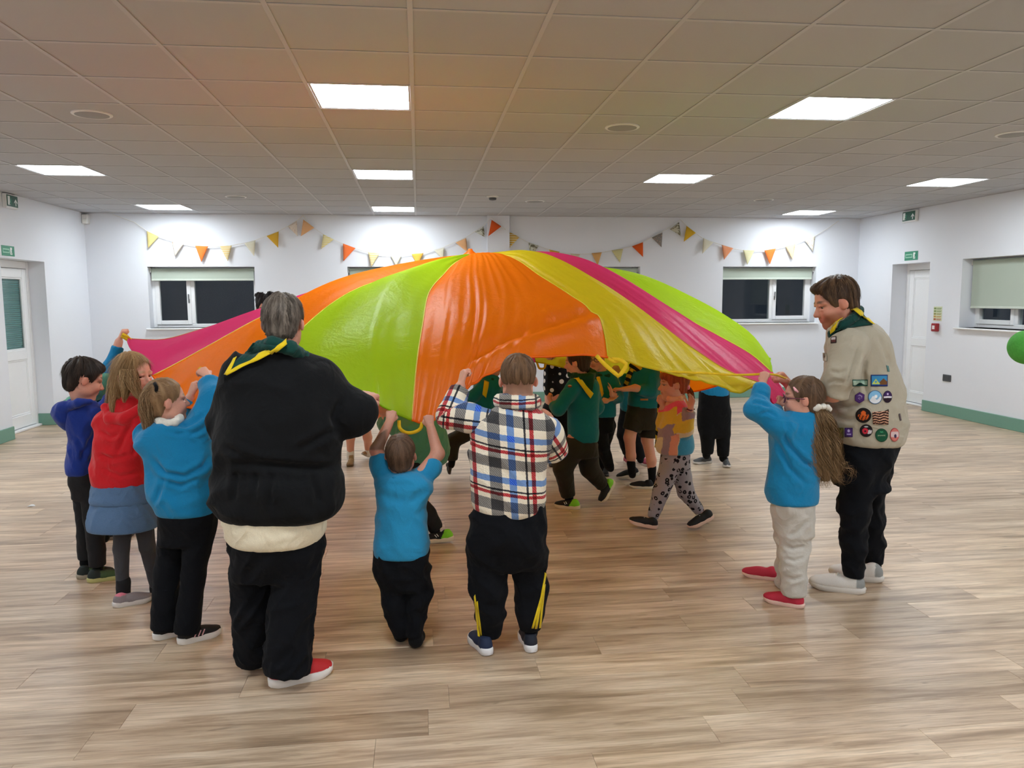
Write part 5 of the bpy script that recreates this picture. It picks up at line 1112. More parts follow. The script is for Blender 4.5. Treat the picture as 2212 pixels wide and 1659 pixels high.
# ================= girl on the right, glasses and long curly ponytail
p = Person('child in glasses with long curly ponytail and pale grey joggers', (1695, 1304), 3.68, .0048, sock='grey'); RGIRL = p
p.limb([(1728, 895, .0, 15), (1722, 980, .02, 36), (1716, 1085, .02, 35)], .05)
p.limb([(1692, 925, -.04, 16), (1631, 882, .02, 13), (1647, 832, .10, 9.5)]); hw = p.W(1648, 827, .105); p.hand(hw, p.W(1654, 800, .13)-hw, (.7, .6, .2), .108, -1, curl=(70, 85, 55))
p.limb([(1708, 922, .13, 16), (1668, 902, .24, 13), (1680, 880, .32, 9.5)]); hw = p.W(1681, 878, .32); p.hand(hw, p.W(1690, 860, .34)-hw, (.3, .6, .5), .108, 1, curl=(60, 80, 50))
p.limb([(1717, 1110, .0, 24), (1712, 1200, -.01, 17), (1718, 1300, -.03, 9)]); p.limb([(1712, 1110, .09, 24), (1704, 1200, .14, 17), (1692, 1268, .24, 9)])
p.head(1734, 862, .0, 96, -68, -2, neck=(1730, 905, .0), brow=(90, 66, 50), neck_r=.19, scalp=((92, 70, 54), .9, -.2)); p.finish_body(); p.make_eyes()
BRN = (94, 72, 54)
p.hair(BRN, vol=.65, nape=-.28, front=.26, side=-.06, locks=3600, length=.18, lift=.03, noise=.010, width=.0009, hi=(140, 110, 84), flow=lambda P: (p.W(1774, 880, -.02)-P))
HC = (132, 104, 72)
o = p.lock_bundle([[p.W(1770, 872, -.03), p.W(1774, 895, -.05), p.W(1778, 940, -.06), p.W(1782, 990, -.06), p.W(1783, 1052, -.05)], [p.W(1772, 875, -.02), p.W(1786, 905, -.03), p.W(1796, 950, -.04), p.W(1800, 1000, -.05), p.W(1808, 1040, -.05)], [p.W(1768, 875, -.03), p.W(1766, 905, -.06), p.W(1760, 950, -.07), p.W(1760, 995, -.07), p.W(1770, 1040, -.06)]], HC, 640, (.016, .034, .044, .046, .034), .013, .0009, K=24, name='ponytail', hi=(176, 142, 100), core=True, var=.26)
p.lock_bundle([[p.W(1795, 960, -.03), p.W(1815, 1000, -.03), p.W(1838, 1015, -.03), p.W(1845, 1030, -.03), p.W(1825, 1042, -.03)], [p.W(1790, 980, -.05), p.W(1805, 1030, -.05), p.W(1828, 1046, -.05)], [p.W(1765, 1000, -.06), p.W(1770, 1046, -.06), p.W(1762, 1052, -.06)]], HC, 26, (.02, .028, .024, .02), .010, .0008, K=26, name='loose_curls', hi=(176, 142, 100), core=False)
b_ = Sdf()
for k in range(9): a = k*2*math.pi/9; b_.ell(p.W(1776+14*math.cos(a), 884+6*math.sin(a), -.04+.035*math.sin(a+.6)), (.017, .017, .015), None, .008)
p.garment('scrunchie', b_, C_white, .003, h=.004); b_ = Sdf(); b_.ell(p.W(1772, 866, -.035), (.016, .02, .012), None, .01); b_.ell(p.W(1768, 868, -.01), (.014, .02, .012), None, .01); p.garment('hair_band', b_, C_pink, 0, h=.004)
q = [p.W(1714, 836, -.085), p.W(1718, 842, -.094), p.W(1724, 847, -.092)]; MB().tube(q, [.003, .007, .004], 8).build('hair_clip', plain('pink_clip', (238, 170, 178), .3), p.root, smooth=True)
Mg = plain('plum_spectacle_frame', (96, 34, 58), .3); L, H = p.L, p.H; mb = MB()
for q in (-1, 1):
    ring = [L(q*.145+.105*math.cos(a), .415-.03*abs(math.cos(a)), .0+.085*math.sin(a)) for a in np.linspace(0, 2*math.pi, 21)]; mb.tube(ring, .0022, 6); mb.tube([L(q*.25, .39, .03), L(q*.325, .18, .04), L(q*.345, -.02, .04)], .0025, 6)
mb.tube([L(-.04, .42, .01), L(.04, .42, .01)], .0022, 6); go = mb.build('spectacles', Mg, p.root, smooth=True)
for q in (-1, 1):
    mb = MB(); mb.add([L(q*.145, .413, 0)]+[L(q*.145+.10*math.cos(a), .412-.03*abs(math.cos(a)), .08*math.sin(a)) for a in np.linspace(0, 2*math.pi, 20, endpoint=False)], [(0, 1+k, 1+(k+1) % 20) for k in range(20)]); mb.build('spectacle_lens', M_glass, go)
t = Sdf(); p.torso(t, [(888, 1706, 1752, .05), (902, 1690, 1762, .07), (925, 1674, 1767, .09), (960, 1664, 1768, .10), (1010, 1658, 1767, .105), (1060, 1656, 1766, .108), (1086, 1660, 1764, .105)], rnd=.012)
p.sleeve(t, [(1694, 928, -.03, 27), (1634, 884, .02, 19), (1646, 836, .095, 13.5)], .035); p.sleeve(t, [(1708, 924, .12, 26), (1669, 904, .23, 18), (1678, 884, .31, 13.5)], .035); p.garment('sweatshirt', t, C_turq, .016, fx=10, fz=10, creases=[([(1688, 930), (1706, 965), (1740, 1000), (1764, 1010)], .012, .012), ([(1680, 955), (1705, 1010), (1745, 1050)], .009, .013), ([(1622, 868), (1645, 872), (1664, 880)], .008, .008), ([(1632, 846), (1648, 850), (1662, 858)], .006, .007), ([(1640, 896), (1660, 890), (1680, 900)], .008, .009), ([(1700, 905), (1702, 930), (1696, 950)], .008, .010), ([(1730, 915), (1722, 940)], .006, .010)])
t = Sdf(); p.seat(t, [(1060, 1672, 1758, .085), (1095, 1671, 1758, .09), (1125, 1674, 1755, .085), (1150, 1680, 1750, .07)], [[(1718, 1120, .0, 38), (1712, 1200, -.01, 30), (1714, 1285, -.03, 23)], [(1708, 1120, .08, 34), (1702, 1200, .13, 27), (1693, 1262, .23, 19)]]); p.garment('joggers', t, C_greyj, .018, fx=12, fz=12, creases=[([(1690, 1175), (1712, 1186), (1738, 1180)], .009, .010), ([(1692, 1205), (1715, 1212), (1738, 1204)], .008, .009), ([(1694, 1245), (1714, 1252), (1736, 1246)], .008, .009), ([(1748, 1120), (1722, 1150), (1700, 1160)], .009, .012)])
PK = (186, 44, 66)
h_ = onfloor(1738, 1315); p.shoe(h_, h_+fdir(-49, .21), PK, (226, 190, 176), st=.10, collar=.72); h_ = onfloor(1694, 1262)+fdir(0, .05); p.shoe(h_, h_+fdir(-55, .21), PK, (226, 190, 176), st=.10, collar=.72)

# ================= the man
p = Person('person with short brown hair and beard, stone shirt covered in badges', (1830, 1268), 3.84, .0052, (210, 148, 124)); MAN = p
p.limb([(1836, 712, .02, 24), (1850, 830, .02, 62), (1868, 960, .03, 54)], .06)
p.limb([(1832, 752, -.15, 26), (1800, 846, -.16, 22), (1742, 852, .14, 16), (1708, 836, .24, 12)]); hw = p.W(1706, 833, .245); p.hand(hw, p.W(1684, 812, .25)-hw, (-.2, -.3, -1), .175, -1, curl=(70, 85, 55))
p.limb([(1838, 752, .19, 27), (1812, 850, .24, 23), (1735, 862, .40, 15)]); hw = p.W(1733, 862, .40); p.hand(hw, p.W(1706, 850, .42)-hw, (-.2, -.1, -1), .175, 1)
p.limb([(1862, 985, -.05, 32), (1848, 1095, -.06, 24), (1844, 1245, -.05, 13)]); p.limb([(1885, 985, .10, 32), (1878, 1095, .13, 24), (1888, 1225, .15, 13)])
p.head(1806, 655, .02, 110, -80, 16, neck=(1836, 716, .03), brow=(84, 60, 42), neck_r=.235, beard=(128, 74, 48), scalp=((70, 52, 40), .92, -.24), chubby=1.1); p.finish_body(); p.make_eyes((0, 1, -.3))
def mh(b, L, H, M): b.ell(L(0, .20, .38), np.array([.25, .20, .10])*H, M, .09*H)
p.hair((66, 48, 35), vol=.85, nape=-.25, front=.24, side=-.20, extra=mh, locks=6000, length=.15, lift=.12, noise=.013, width=.0011, hi=(150, 116, 82), grain=8)
t = Sdf(); p.torso(t, [(676, 1826, 1858, .06, .02), (692, 1804, 1872, .10), (710, 1795, 1893, .14), (740, 1794, 1914, .16), (790, 1792, 1928, .172), (850, 1793, 1941, .178), (900, 1793, 1948, .185), (940, 1800, 1948, .185), (957, 1812, 1940, .175)], n=2.3, rnd=.014)
p.sleeve(t, [(1832, 750, -.14, 40), (1816, 810, -.185, 36), (1796, 850, -.15, 33)], .022); p.sleeve(t, [(1838, 752, .17, 42), (1814, 835, .22, 36), (1796, 858, .26, 32)], .04); p.garment('shirt', t, C_beige, .018, fx=11, fz=8, creases=[([(1858, 738), (1850, 770), (1838, 806), (1828, 835)], .016, .012), ([(1868, 765), (1866, 810), (1872, 860)], .009, .013), ([(1800, 872), (1830, 880), (1862, 872)], .010, .012), ([(1802, 900), (1835, 908), (1850, 905)], .009, .012), ([(1896, 722), (1912, 760), (1924, 800)], .009, .012), ([(1790, 800), (1812, 806), (1832, 800)], .007, .010), ([(1785, 828), (1805, 822), (1828, 826)], .007, .009)])
p.neck_roll([(1796, 716, -.04), (1812, 704, -.10), (1840, 690, -.09), (1856, 678, .0), (1848, 684, .10), (1815, 702, .14), (1797, 714, .06)], 9, C_beige, 'collar'); p.neck_roll([(1798, 722, -.06), (1820, 703, -.12), (1846, 684, -.09), (1857, 670, .0), (1850, 682, .11), (1815, 706, .16), (1798, 720, .06)], 9, C_dkgreen)
f = p.patch('scarf_flap', [(1857, 668), (1884, 702), (1806, 712), (1796, 722)], ('shirt', 'neckerchief'), C_dkgreen, .010, .004, 10)
p.patch('border', [(1836, 668), (1850, 668), (1886, 704), (1880, 702)], ('shirt', 'neckerchief'), C_yel, .020, .003, (3, 12), f); p.patch('border', [(1797, 718), (1806, 697), (1834, 678), (1836, 668)], ('shirt', 'neckerchief'), C_yel, .020, .003, (4, 12), f); p.patch('border', [(1795, 722), (1800, 698), (1812, 698), (1806, 712)], ('shirt', 'neckerchief'), C_yel, .018, .003, (4, 6), f)
shirt = [o for o in p.root.children if o.name.startswith('shirt')][0]
# ---- embroidered badges sewn to the shirt
def rect(cx, cy, w_, h_, border, fill, art, n=18, sk=0.0):
    q = [(cx-w_/2, cy-h_/2), (cx+w_/2, cy-h_/2-sk), (cx+w_/2, cy+h_/2-sk), (cx-w_/2, cy+h_/2)]
    def col(u, v): return lin(border) if min(u, 1-u)*w_ < 1.6 or min(v, 1-v)*h_ < 1.6 else lin(art(u, v) or fill)
    p.patch('badge', q, 'shirt', C_patch, .004, .002, (n*2, n), shirt, col)
def rnd(cx, cy, rx, ry, border, fill, art, ang=0): p.disc('badge', cx, cy, rx, ry, 'shirt', C_patch, .004, .002, shirt, 36, 14, lambda x, y: lin(border) if x*x+y*y > .74 else lin(art(x, y) or fill), ang)
rect(1858, 827, 33, 14, (34, 84, 72), (178, 206, 190), lambda u, v: (22, 46, 44) if v > .80-.35*math.exp(-((u-.5)/.16)**2) else ((96, 140, 124) if .22 < v < .42 and .2 < u < .85 and int(u*30) % 2 else None))
rect(1899, 822, 36, 25, (24, 40, 104), (60, 140, 190), lambda u, v: (200, 214, 90) if v > .34+abs(u-.30)*1.9 and v < .82 and not (abs(u-.30) < .05 and .5 < v < .7) else ((110, 74, 40) if v > .30+abs(u-.76)*1.3 and v < .84 and u > .5 else ((30, 60, 120) if v > .84 else ((240, 240, 200) if (u-.92)**2+(v-.72)**2 < .004 else None))))
p.patch('badge', [(1914, 789), (1919, 791), (1921, 803), (1917, 803)], 'shirt', C_patch, .004, .002, (4, 6), shirt, lambda u, v: lin((86, 122, 120)))
p.disc('badge', 1857, 859, 11.5, 12.5, 'shirt', C_patch, .004, .002, shirt, 6, 12, lambda x, y: lin((78, 44, 110)) if x*x+y*y > .6 else (lin((190, 170, 214)) if (-.5 < y < -.36 and abs(x) < .35) or (abs(y+.05) < .05 and abs(x) < .5) or (abs(y-.2) < .05 and abs(x) < .4) else lin((84, 52, 122))), math.pi/6)
rnd(1890, 858, 15, 15, (70, 110, 150), (132, 186, 222), lambda x, y: (226, 230, 236) if y > .1+.25*math.sin(x*6) else ((240, 244, 246) if (x-.1)**2+(y+.1)**2 < .05 else None))
rnd(1917, 857, 9.5, 13, (36, 26, 52), (60, 36, 84), lambda x, y: (232, 228, 236) if abs(y-.05) < .13 else ((40, 24, 34) if y > .18 else ((200, 180, 220) if x*x+(y+.45)**2 < .03 else None)))
rnd(1865, 897, 17, 16, (24, 18, 16), (28, 20, 18), lambda x, y: (206, 92, 34) if x*x+(y+.28)**2 < .10 or (y > -.1 and abs(math.sin(x*7+y*3)) > .45 and x*x+y*y < .5) else None)
def lumps(u, v): k = math.sin(v*32+math.sin(u*11)*1.4); return (222, 170, 140) if k > .45 else ((78, 40, 30) if k > -.45 else (36, 22, 20))
p.patch('badge', [(1884, 890), (1919, 887), (1919, 917), (1886, 916)], 'shirt', C_patch, .004, .003, (24, 24), shirt, lambda u, v: lin(lumps(u, v)))
p.patch('badge', [(1910, 888), (1919, 884), (1920, 890), (1912, 893)], 'shirt', C_patch, .004, .003, (6, 6), shirt, lambda u, v: lin((48, 30, 26)))
rect(1815, 935, 14, 22, (92, 92, 40), (128, 124, 52), lambda u, v: (70, 74, 36) if math.sin(u*12+v*9) > .4 else None); rect(1833.5, 934, 17, 20, (58, 36, 92), (78, 48, 116), lambda u, v: (186, 170, 214) if (u-.5)**2+(v-.32)**2 < .025 or (.66 < v < .74 and .25 < u < .8) else None)
rnd(1871, 930, 14, 13.5, (26, 20, 22), (32, 24, 28), lambda x, y: (206, 50, 70) if (x+.15)**2+(y-.05)**2 < .22 and (x+.15)**2+(y-.08)**2 > .02 else ((206, 200, 204) if x > .25 and -.1 < y < .5 else ((200, 200, 200) if -.72 < y < -.56 and abs(x) < .35 else None)))
rnd(1904, 940, 13.5, 14.5, (20, 66, 46), (28, 84, 58), lambda x, y: (128, 150, 120) if abs(y-.05) < .07 and abs(x) < .6 else ((70, 170, 120) if -.55 < y < -.42 and abs(x) < .25 else None)); rnd(1932, 939, 9.5, 14.5, (186, 62, 66), (214, 190, 190), lambda x, y: (60, 50, 80) if (x-.15)**2+(y-.2)**2 < .08 else ((206, 120, 110) if y > .35 or y < -.45 else None))
rect(1801, 735, 12, 14, (44, 34, 32), (110, 60, 58), lambda u, v: (206, 196, 196) if v < .45 else (96, 54, 50), sk=1.5)
p.patch('badge', [(1941, 894), (1944, 893), (1947, 908), (1944, 909)], 'shirt', C_patch, .004, .002, (4, 6), shirt, lambda u, v: lin((96, 84, 88)))
mb_ = p.patch('pocket_flap', [(1777, 763), (1786, 763), (1787, 780), (1778, 780)], 'shirt', C_beige, .008, .004, (4, 6), shirt)
t = Sdf(); p.seat(t, [(930, 1816, 1938, .155), (965, 1813, 1930, .16), (995, 1811, 1918, .155), (1030, 1810, 1902, .13), (1050, 1812, 1895, .10)], [[(1860, 1000, -.05, 46), (1848, 1095, -.06, 35), (1846, 1180, -.06, 26), (1844, 1244, -.05, 21)], [(1884, 1000, .09, 40), (1878, 1095, .13, 31), (1884, 1170, .15, 23), (1888, 1218, .15, 18)]]); p.garment('trousers', t, C_navyblk, 0.016, fx=16, fz=16)
def heelgrey(q, C): m = (q[:, 1] < .16)&(q[:, 2] > .12); C[m] = lin((150, 152, 150))
WH = (226, 222, 216)
h_ = onfloor(1870, 1283); p.shoe(h_, h_+fdir(-58, .285), WH, (214, 208, 200), st=.10, collar=.8, colfn=heelgrey); p.shoe_strip([[(-.128, .40, .17), (-.134, .46, .16), (-.130, .52, .165)]], .010, plain('tiny_green_mark', (26, 60, 46), .4), 'emblem')
p.shoe_strip([[(-.06, .50+.055*k, .31-.022*k), (.0, .49+.055*k, .33-.022*k), (.06, .50+.055*k, .31-.022*k)] for k in range(5)], .012, M_sw, 'lace')
h_ = onfloor(1909, 1258); p.shoe(h_, h_+fdir(-58, .285), WH, (214, 208, 200), st=.10, collar=.8, colfn=heelgrey)
# ------------------------------------------------------------------ people under and beyond the cloth
def polka_mat():
    t = NT('polka_dot_cloth'); v = t.n('ShaderNodeTexVoronoi'); v.inputs['Scale'].default_value = 14; v.inputs['Randomness'].default_value = .4; t.l(t.coord(), v.inputs['Vector'])
    t.l(t.mixc(t.ramp(v.outputs['Distance'], [(.27, (1, 1, 1)), (.32, (0, 0, 0))]), (.008, .008, .009), lin((222, 220, 216))), t.b.inputs['Base Color']); t.set(Roughness=.85, Specular_IOR_Level=.15); return t.m
def leopard_mat():
    t = NT('leopard_print_jersey'); O = t.coord(); v = t.n('ShaderNodeTexVoronoi'); v.inputs['Scale'].default_value = 27; v.inputs['Randomness'].default_value = .9; t.l(O, v.inputs['Vector']); n = t.noise(O, 60, 2)
    d = t.math('ADD', v.outputs['Distance'], t.math('MULTIPLY', t.math('SUBTRACT', n, .5), .35)); ring = t.ramp(d, [(.10, (0, 0, 0)), (.16, (1, 1, 1)), (.36, (1, 1, 1)), (.42, (0, 0, 0))])
    gap = t.math('GREATER_THAN', t.noise(O, 30, 1), .40); t.l(t.mixc(t.math('MULTIPLY', ring, gap), lin((156, 152, 158)), lin((30, 28, 32))), t.b.inputs['Base Color']); t.set(Roughness=.9, Specular_IOR_Level=.12); return t.m
C_polka, C_leo = polka_mat(), leopard_mat()
def checks_mat():
    t = NT('striped_scarf_cloth'); s_ = t.n('ShaderNodeSeparateXYZ'); t.l(t.pos(), s_.inputs[0]); f = t.math('FRACT', t.math('MULTIPLY', t.math('ADD', s_.outputs[2], t.math('MULTIPLY', s_.outputs[0], .8)), 15))
    t.l(t.mixc(t.math('GREATER_THAN', f, .5), lin((24, 30, 34)), lin((200, 172, 50))), t.b.inputs['Base Color']); t.set(Roughness=.85, Specular_IOR_Level=.1); return t.m
C_check = checks_mat()
def trousers(p, hips, legs, mat, h=None, folds=.005, name='trousers'):
    t = Sdf(); p.seat(t, hips, legs)
    return p.garment(name, t, mat, folds, h, fx=14, fz=12)
def sweater(p, st, sleeves, mat, h=None, folds=.006, name='sweatshirt', **kw):
    t = Sdf(); p.torso(t, st, rnd=.012)
    for L in sleeves: p.sleeve(t, L, .03)
    return p.garment(name, t, mat, folds, h, fx=13, fz=12, **kw)
def legs_body(p, *L):
    for q in L: p.limb(q)
def kerchief(p, cx, cy, rx, ry, r, mat=None, dz=.05):
    p.neck_roll([(cx-rx, cy, 0), (cx-rx*.6, cy+ry, -dz), (cx+rx*.6, cy+ry, -dz), (cx+rx, cy, 0), (cx+rx*.5, cy-ry, dz), (cx-rx*.5, cy-ry, dz)], r, mat or C_dkgreen)
def limeheel(q, C): m = q[:, 1] < .40-.50*(q[:, 2]-.10); C[m] = lin((132, 214, 46))
BLK = (24, 24, 26)

# ---- child in green running bent under the cloth, behind the smallest boy
p = Person('child in green stooping under the cloth behind the smallest child', (945, 1172), 4.95, .0065); STOOP = p
p.limb([(846, 902, .05, 12), (900, 935, .05, 28), (922, 975, .05, 30)], .04); p.limb([(868, 912, .10, 12), (838, 925, .12, 11), (824, 905, .22, 8)]); p.hand(p.W(824, 904, .22), (-.3, .2, .9), (0, 1, 0), .11, 1)
p.limb([(880, 930, -.06, 12), (862, 975, -.08, 10), (842, 1000, -.05, 8)]); p.hand(p.W(842, 1000, -.05), (-.6, .1, -.7), (1, 0, 0), .11, 1)
p.limb([(912, 992, .02, 20), (888, 1072, -.03, 14), (942, 1150, .02, 9)]); p.limb([(925, 992, .10, 20), (908, 1050, .26, 14), (920, 1034, .50, 9)])
p.head(838, 872, .04, 66, -80, 20, neck=(856, 905, .05), brow=(80, 60, 46), scalp=((84, 64, 50), .85, -.24)); p.finish_body(); p.hair((84, 64, 50), vol=.7, locks=1500, length=.10)
t = Sdf(); P, r = p.pts([(858, 908, .05, 30), (896, 930, .05, 48), (920, 962, .05, 45), (930, 975, .05, 40)]); t.chain(P, r, .05); t.ell(p.W(915, 938, .04), (.135, .12, .15), None, .05); p.sleeve(t, [(872, 912, .12, 22), (838, 918, .13, 18), (825, 912, .20, 14)], .03); p.sleeve(t, [(884, 928, -.06, 22), (862, 972, -.08, 16), (845, 994, -.05, 13)], .03); p.garment('sweatshirt', t, C_green, .007)
trousers(p, [(965, 886, 952, .10, .05), (1000, 888, 950, .10, .05), (1040, 892, 946, .08, .05)], [[(910, 1000, .02, 26), (890, 1072, -.03, 21), (925, 1110, .0, 18), (944, 1142, .02, 14)], [(926, 1000, .10, 26), (908, 1048, .26, 20), (917, 1038, .44, 14)]], C_char)
hp = onfloor(981, 1172, .0); p.shoe(hp+(0, 0, .015), hp+fdir(-82, .205)+(0, 0, .0), BLK, (222, 208, 180), st=.13, colfn=limeheel); p.shoe_strip([[(-.14, .46, .20), (-.10, .52, .27)], [(-.145, .52, .18), (-.11, .58, .25)]], .014, M_sw, 'logo')
q = p.W(922, 1028, .50); p.shoe(q, q+np.array([-.03, -.06, -.185]), BLK, (222, 208, 180), up=(.3, 1, -.2), st=.13, colfn=limeheel)

# ---- child behind the plaid boy
p = Person('child in teal sweatshirt and yellow-edged scarf behind the plaid fleece', (975, 1026), 6.75, .0078); 
p.limb([(1056, 812, 0, 8), (1048, 860, 0, 20), (1030, 915, 0, 19)], .04); p.limb([(1066, 826, .05, 9), (1090, 870, .1, 8), (1075, 910, .1, 6)]); p.hand(p.W(1075, 910, .1), (-.5, -.3, -.6), (0, 1, 0), .115)
p.limb([(1045, 832, -.08, 9), (1022, 856, -.10, 8), (1000, 862, -.05, 6)]); p.hand(p.W(1000, 862, -.05), (-1, 0, .3), (0, 1, 0), .115, -1)
p.limb([(1022, 925, .0, 13), (985, 955, .0, 9), (975, 1003, .04, 6)]); p.limb([(1035, 925, .05, 13), (1052, 970, -.03, 9), (1062, 1010, .15, 6)])
p.head(1064, 782, .0, 58, 120, 10, neck=(1056, 815, 0), brow=(70, 50, 40), scalp=((66, 48, 38), .9, -.2)); p.finish_body(); p.make_eyes(); p.hair((60, 44, 36), vol=.8, locks=1200)
sweater(p, [(808, 1040, 1072, .055), (822, 1028, 1082, .08), (860, 1020, 1078, .10), (905, 1006, 1058, .10), (922, 1006, 1054, .10)], [[(1066, 828, .05, 14), (1090, 868, .1, 12), (1078, 902, .1, 9)], [(1045, 834, -.08, 14), (1022, 856, -.10, 12), (1005, 861, -.06, 9)]], C_teal)
kerchief(p, 1054, 816, 15, 5, 6); p.patch('scarf_end', [(1046, 822), (1056, 826), (1050, 860), (1042, 852)], 'sweatshirt', C_yel, .008, .004, (4, 8))
trousers(p, [(905, 1008, 1056, .095), (925, 1006, 1056, .095), (945, 1004, 1054, .08)], [[(1018, 930, .0, 18), (978, 952, .0, 16), (975, 992, .03, 13)], [(1040, 930, .05, 17), (1052, 970, -.03, 14), (1061, 1000, .13, 10)]], C_olive)
q = p.W(976, 1000, .10); p.shoe(q, p.W(975, 1024, -.02), (44, 40, 34), (52, 46, 40), up=(0, .8, .5), st=.1); q = onfloor(1064, 1016); p.shoe(q, q+fdir(60, .2), (44, 40, 34), (52, 46, 40), st=.1)

# ---- child with bare legs and tan boots
p = Person('child with bare legs, white socks and tan boots at the far side', (772, 1003), 7.5, .0085, sock=None)
p.limb([(772, 790, 0, 7), (772, 840, 0, 17), (775, 895, 0, 17)], .04); p.limb([(754, 806, 0, 8), (742, 790, .05, 7), (744, 768, .12, 5)]); p.hand(p.W(744, 768, .12), (0, .3, 1), (0, 1, 0), .115); p.limb([(790, 806, 0, 8), (804, 790, .05, 7), (802, 768, .12, 5)]); p.hand(p.W(802, 768, .12), (0, .3, 1), (0, 1, 0), .115, -1)
p.limb([(763, 905, 0, 12), (757, 945, 0, 9.5), (757, 985, .03, 7)]); p.limb([(786, 905, 0, 12), (794, 945, .06, 9.5), (796, 978, .22, 7)])
p.head(772, 758, 0, 52, 170, 0, neck=(772, 792, 0), brow=(90, 66, 50), scalp=((90, 68, 50), .9, -.2)); p.finish_body(); p.make_eyes(); p.hair((88, 66, 50), vol=.8, locks=1000)
sweater(p, [(788, 760, 784, .055), (800, 748, 797, .08), (840, 750, 796, .10), (885, 750, 798, .10)], [[(756, 808, 0, 12), (743, 794, .04, 10), (743, 776, .10, 8)], [(790, 808, 0, 12), (803, 794, .04, 10), (802, 776, .10, 8)]], C_teal)
trousers(p, [(872, 751, 797, .09), (895, 750, 799, .095), (912, 752, 797, .08)], [[(763, 905, 0, 16), (760, 928, 0, 15)], [(786, 905, 0, 16), (790, 926, .03, 15)]], C_olive, name='shorts')
for q in ((757, 974, .02, 8), (796, 966, .17, 8)): t = Sdf(); P, r = p.pts([q, (q[0], q[1]+14, q[2]+.02, 8.5)]); t.chain(P, r, .01); p.garment('sock', t, C_white, .002)
TAN = (150, 118, 76); h_ = onfloor(758, 1006); p.shoe(h_+fdir(0, .13), h_+fdir(188, .06), TAN, (112, 84, 54), st=.12, collar=1.25); q = p.W(797, 982, .26); p.shoe(q, p.W(782, 984, .12), TAN, (150, 140, 128), up=(.5, .3, .8), st=.12, collar=1.25)

# ---- adult in polka dots
p = Person('adult in black top with white polka dots beyond the cloth', (1205, 1008), 7.15, .0085)
p.limb([(1205, 702, 0, 10), (1206, 780, 0, 24), (1206, 860, 0, 26), (1206, 880, 0, 26)], .06); p.limb([(1178, 724, 0, 11), (1164, 770, -.05, 9), (1186, 766, -.22, 6)]); p.hand(p.W(1186, 766, -.22), (.2, -1, .1), (0, 0, -1), .16); p.limb([(1232, 724, 0, 11), (1247, 770, -.05, 9), (1226, 766, -.22, 6)]); p.hand(p.W(1226, 766, -.22), (-.2, -1, .1), (0, 0, -1), .16, -1)
p.limb([(1194, 880, 0, 16), (1195, 945, 0, 11), (1196, 998, .03, 7)]); p.limb([(1218, 880, 0, 16), (1217, 945, 0, 11), (1216, 998, .03, 7)])
p.head(1205, 668, 0, 56, 178, 6, neck=(1205, 706, 0), brow=(60, 44, 36)); p.finish_body(); p.make_eyes()
def lh(b, L, H, M): b.ell(L(0, -.28, -.25), np.array([.30, .18, .45])*H, M, .08*H)
p.hair((70, 50, 40), vol=.8, nape=-.7, side=-.4, extra=lh, locks=1200, length=.2, lift=.03)
sweater(p, [(706, 1192, 1218, .06), (722, 1176, 1234, .09), (780, 1176, 1236, .12), (815, 1174, 1237, .12), (845, 1175, 1236, .125), (858, 1180, 1232, .12)], [[(1180, 726, 0, 15), (1166, 768, -.05, 13), (1182, 767, -.18, 10)], [(1231, 726, 0, 15), (1245, 768, -.05, 13), (1230, 767, -.18, 10)]], C_polka, name='blouse')
trousers(p, [(846, 1181, 1231, .11), (875, 1180, 1232, .115), (900, 1182, 1230, .09)], [[(1194, 885, 0, 23), (1195, 945, 0, 16), (1196, 992, .02, 11)], [(1218, 885, 0, 23), (1217, 945, 0, 16), (1216, 992, .02, 11)]], C_black)
for x in (1196, 1216): h_ = onfloor(x, 1006)+fdir(0, .16); p.shoe(h_, h_+fdir(182, .25), BLK, (50, 48, 46), st=.1)

# ---- running boy, teal sweatshirt and green scarf
p = Person('running child in teal with green scarf and lime-heeled black trainers', (1225, 1098), 5.68, .0062); RUN_ = p
p.limb([(1256, 812, 0, 9), (1258, 870, 0, 25), (1260, 940, 0, 25)], .05); p.limb([(1240, 832, -.08, 11), (1206, 885, -.10, 9.5), (1192, 872, .0, 7)]); hw = p.W(1192, 871, .0); p.hand(hw, (-.35, .2, .8), (1, .2, 0), .115, -1, curl=(60, 75, 50))
p.limb([(1276, 830, .08, 11), (1292, 880, .12, 9.5), (1272, 905, .22, 7)]); p.hand(p.W(1272, 905, .22), (-.6, .4, .3), (0, 0, 1), .115, 1)
p.limb([(1242, 950, -.02, 18), (1216, 1012, -.02, 13), (1230, 1080, .0, 8)]); p.limb([(1262, 950, .05, 18), (1272, 1012, .06, 13), (1308, 1058, .08, 8)])
p.head(1247, 784, 0, 64, -62, 4, neck=(1256, 818, 0), brow=(60, 42, 34), scalp=((62, 44, 36), .85, -.24), neck_r=.2, skin=None) if False else p.head(1247, 784, 0, 64, -62, 4, neck=(1256, 818, 0), brow=(60, 42, 34), scalp=((62, 44, 36), .85, -.24)); p.finish_body(); p.make_eyes()
p.hair((64, 46, 38), vol=.75, locks=2600, length=.10, lift=.10)
o = sweater(p, [(812, 1240, 1276, .055), (824, 1230, 1290, .08), (850, 1226, 1294, .10), (900, 1227, 1293, .105), (940, 1228, 1293, .11), (954, 1230, 1292, .105)], [[(1241, 834, -.07, 17), (1207, 883, -.10, 14), (1194, 876, -.02, 10)], [(1276, 834, .07, 17), (1291, 880, .12, 14), (1274, 902, .20, 10)]], C_teal)
p.disc('badge', 1231, 834, 4.5, 3, 'sweatshirt', C_patch, .004, .002, o, 16, 5, lambda x, y: lin((190, 170, 150)) if y < 0 else lin((150, 60, 40)))
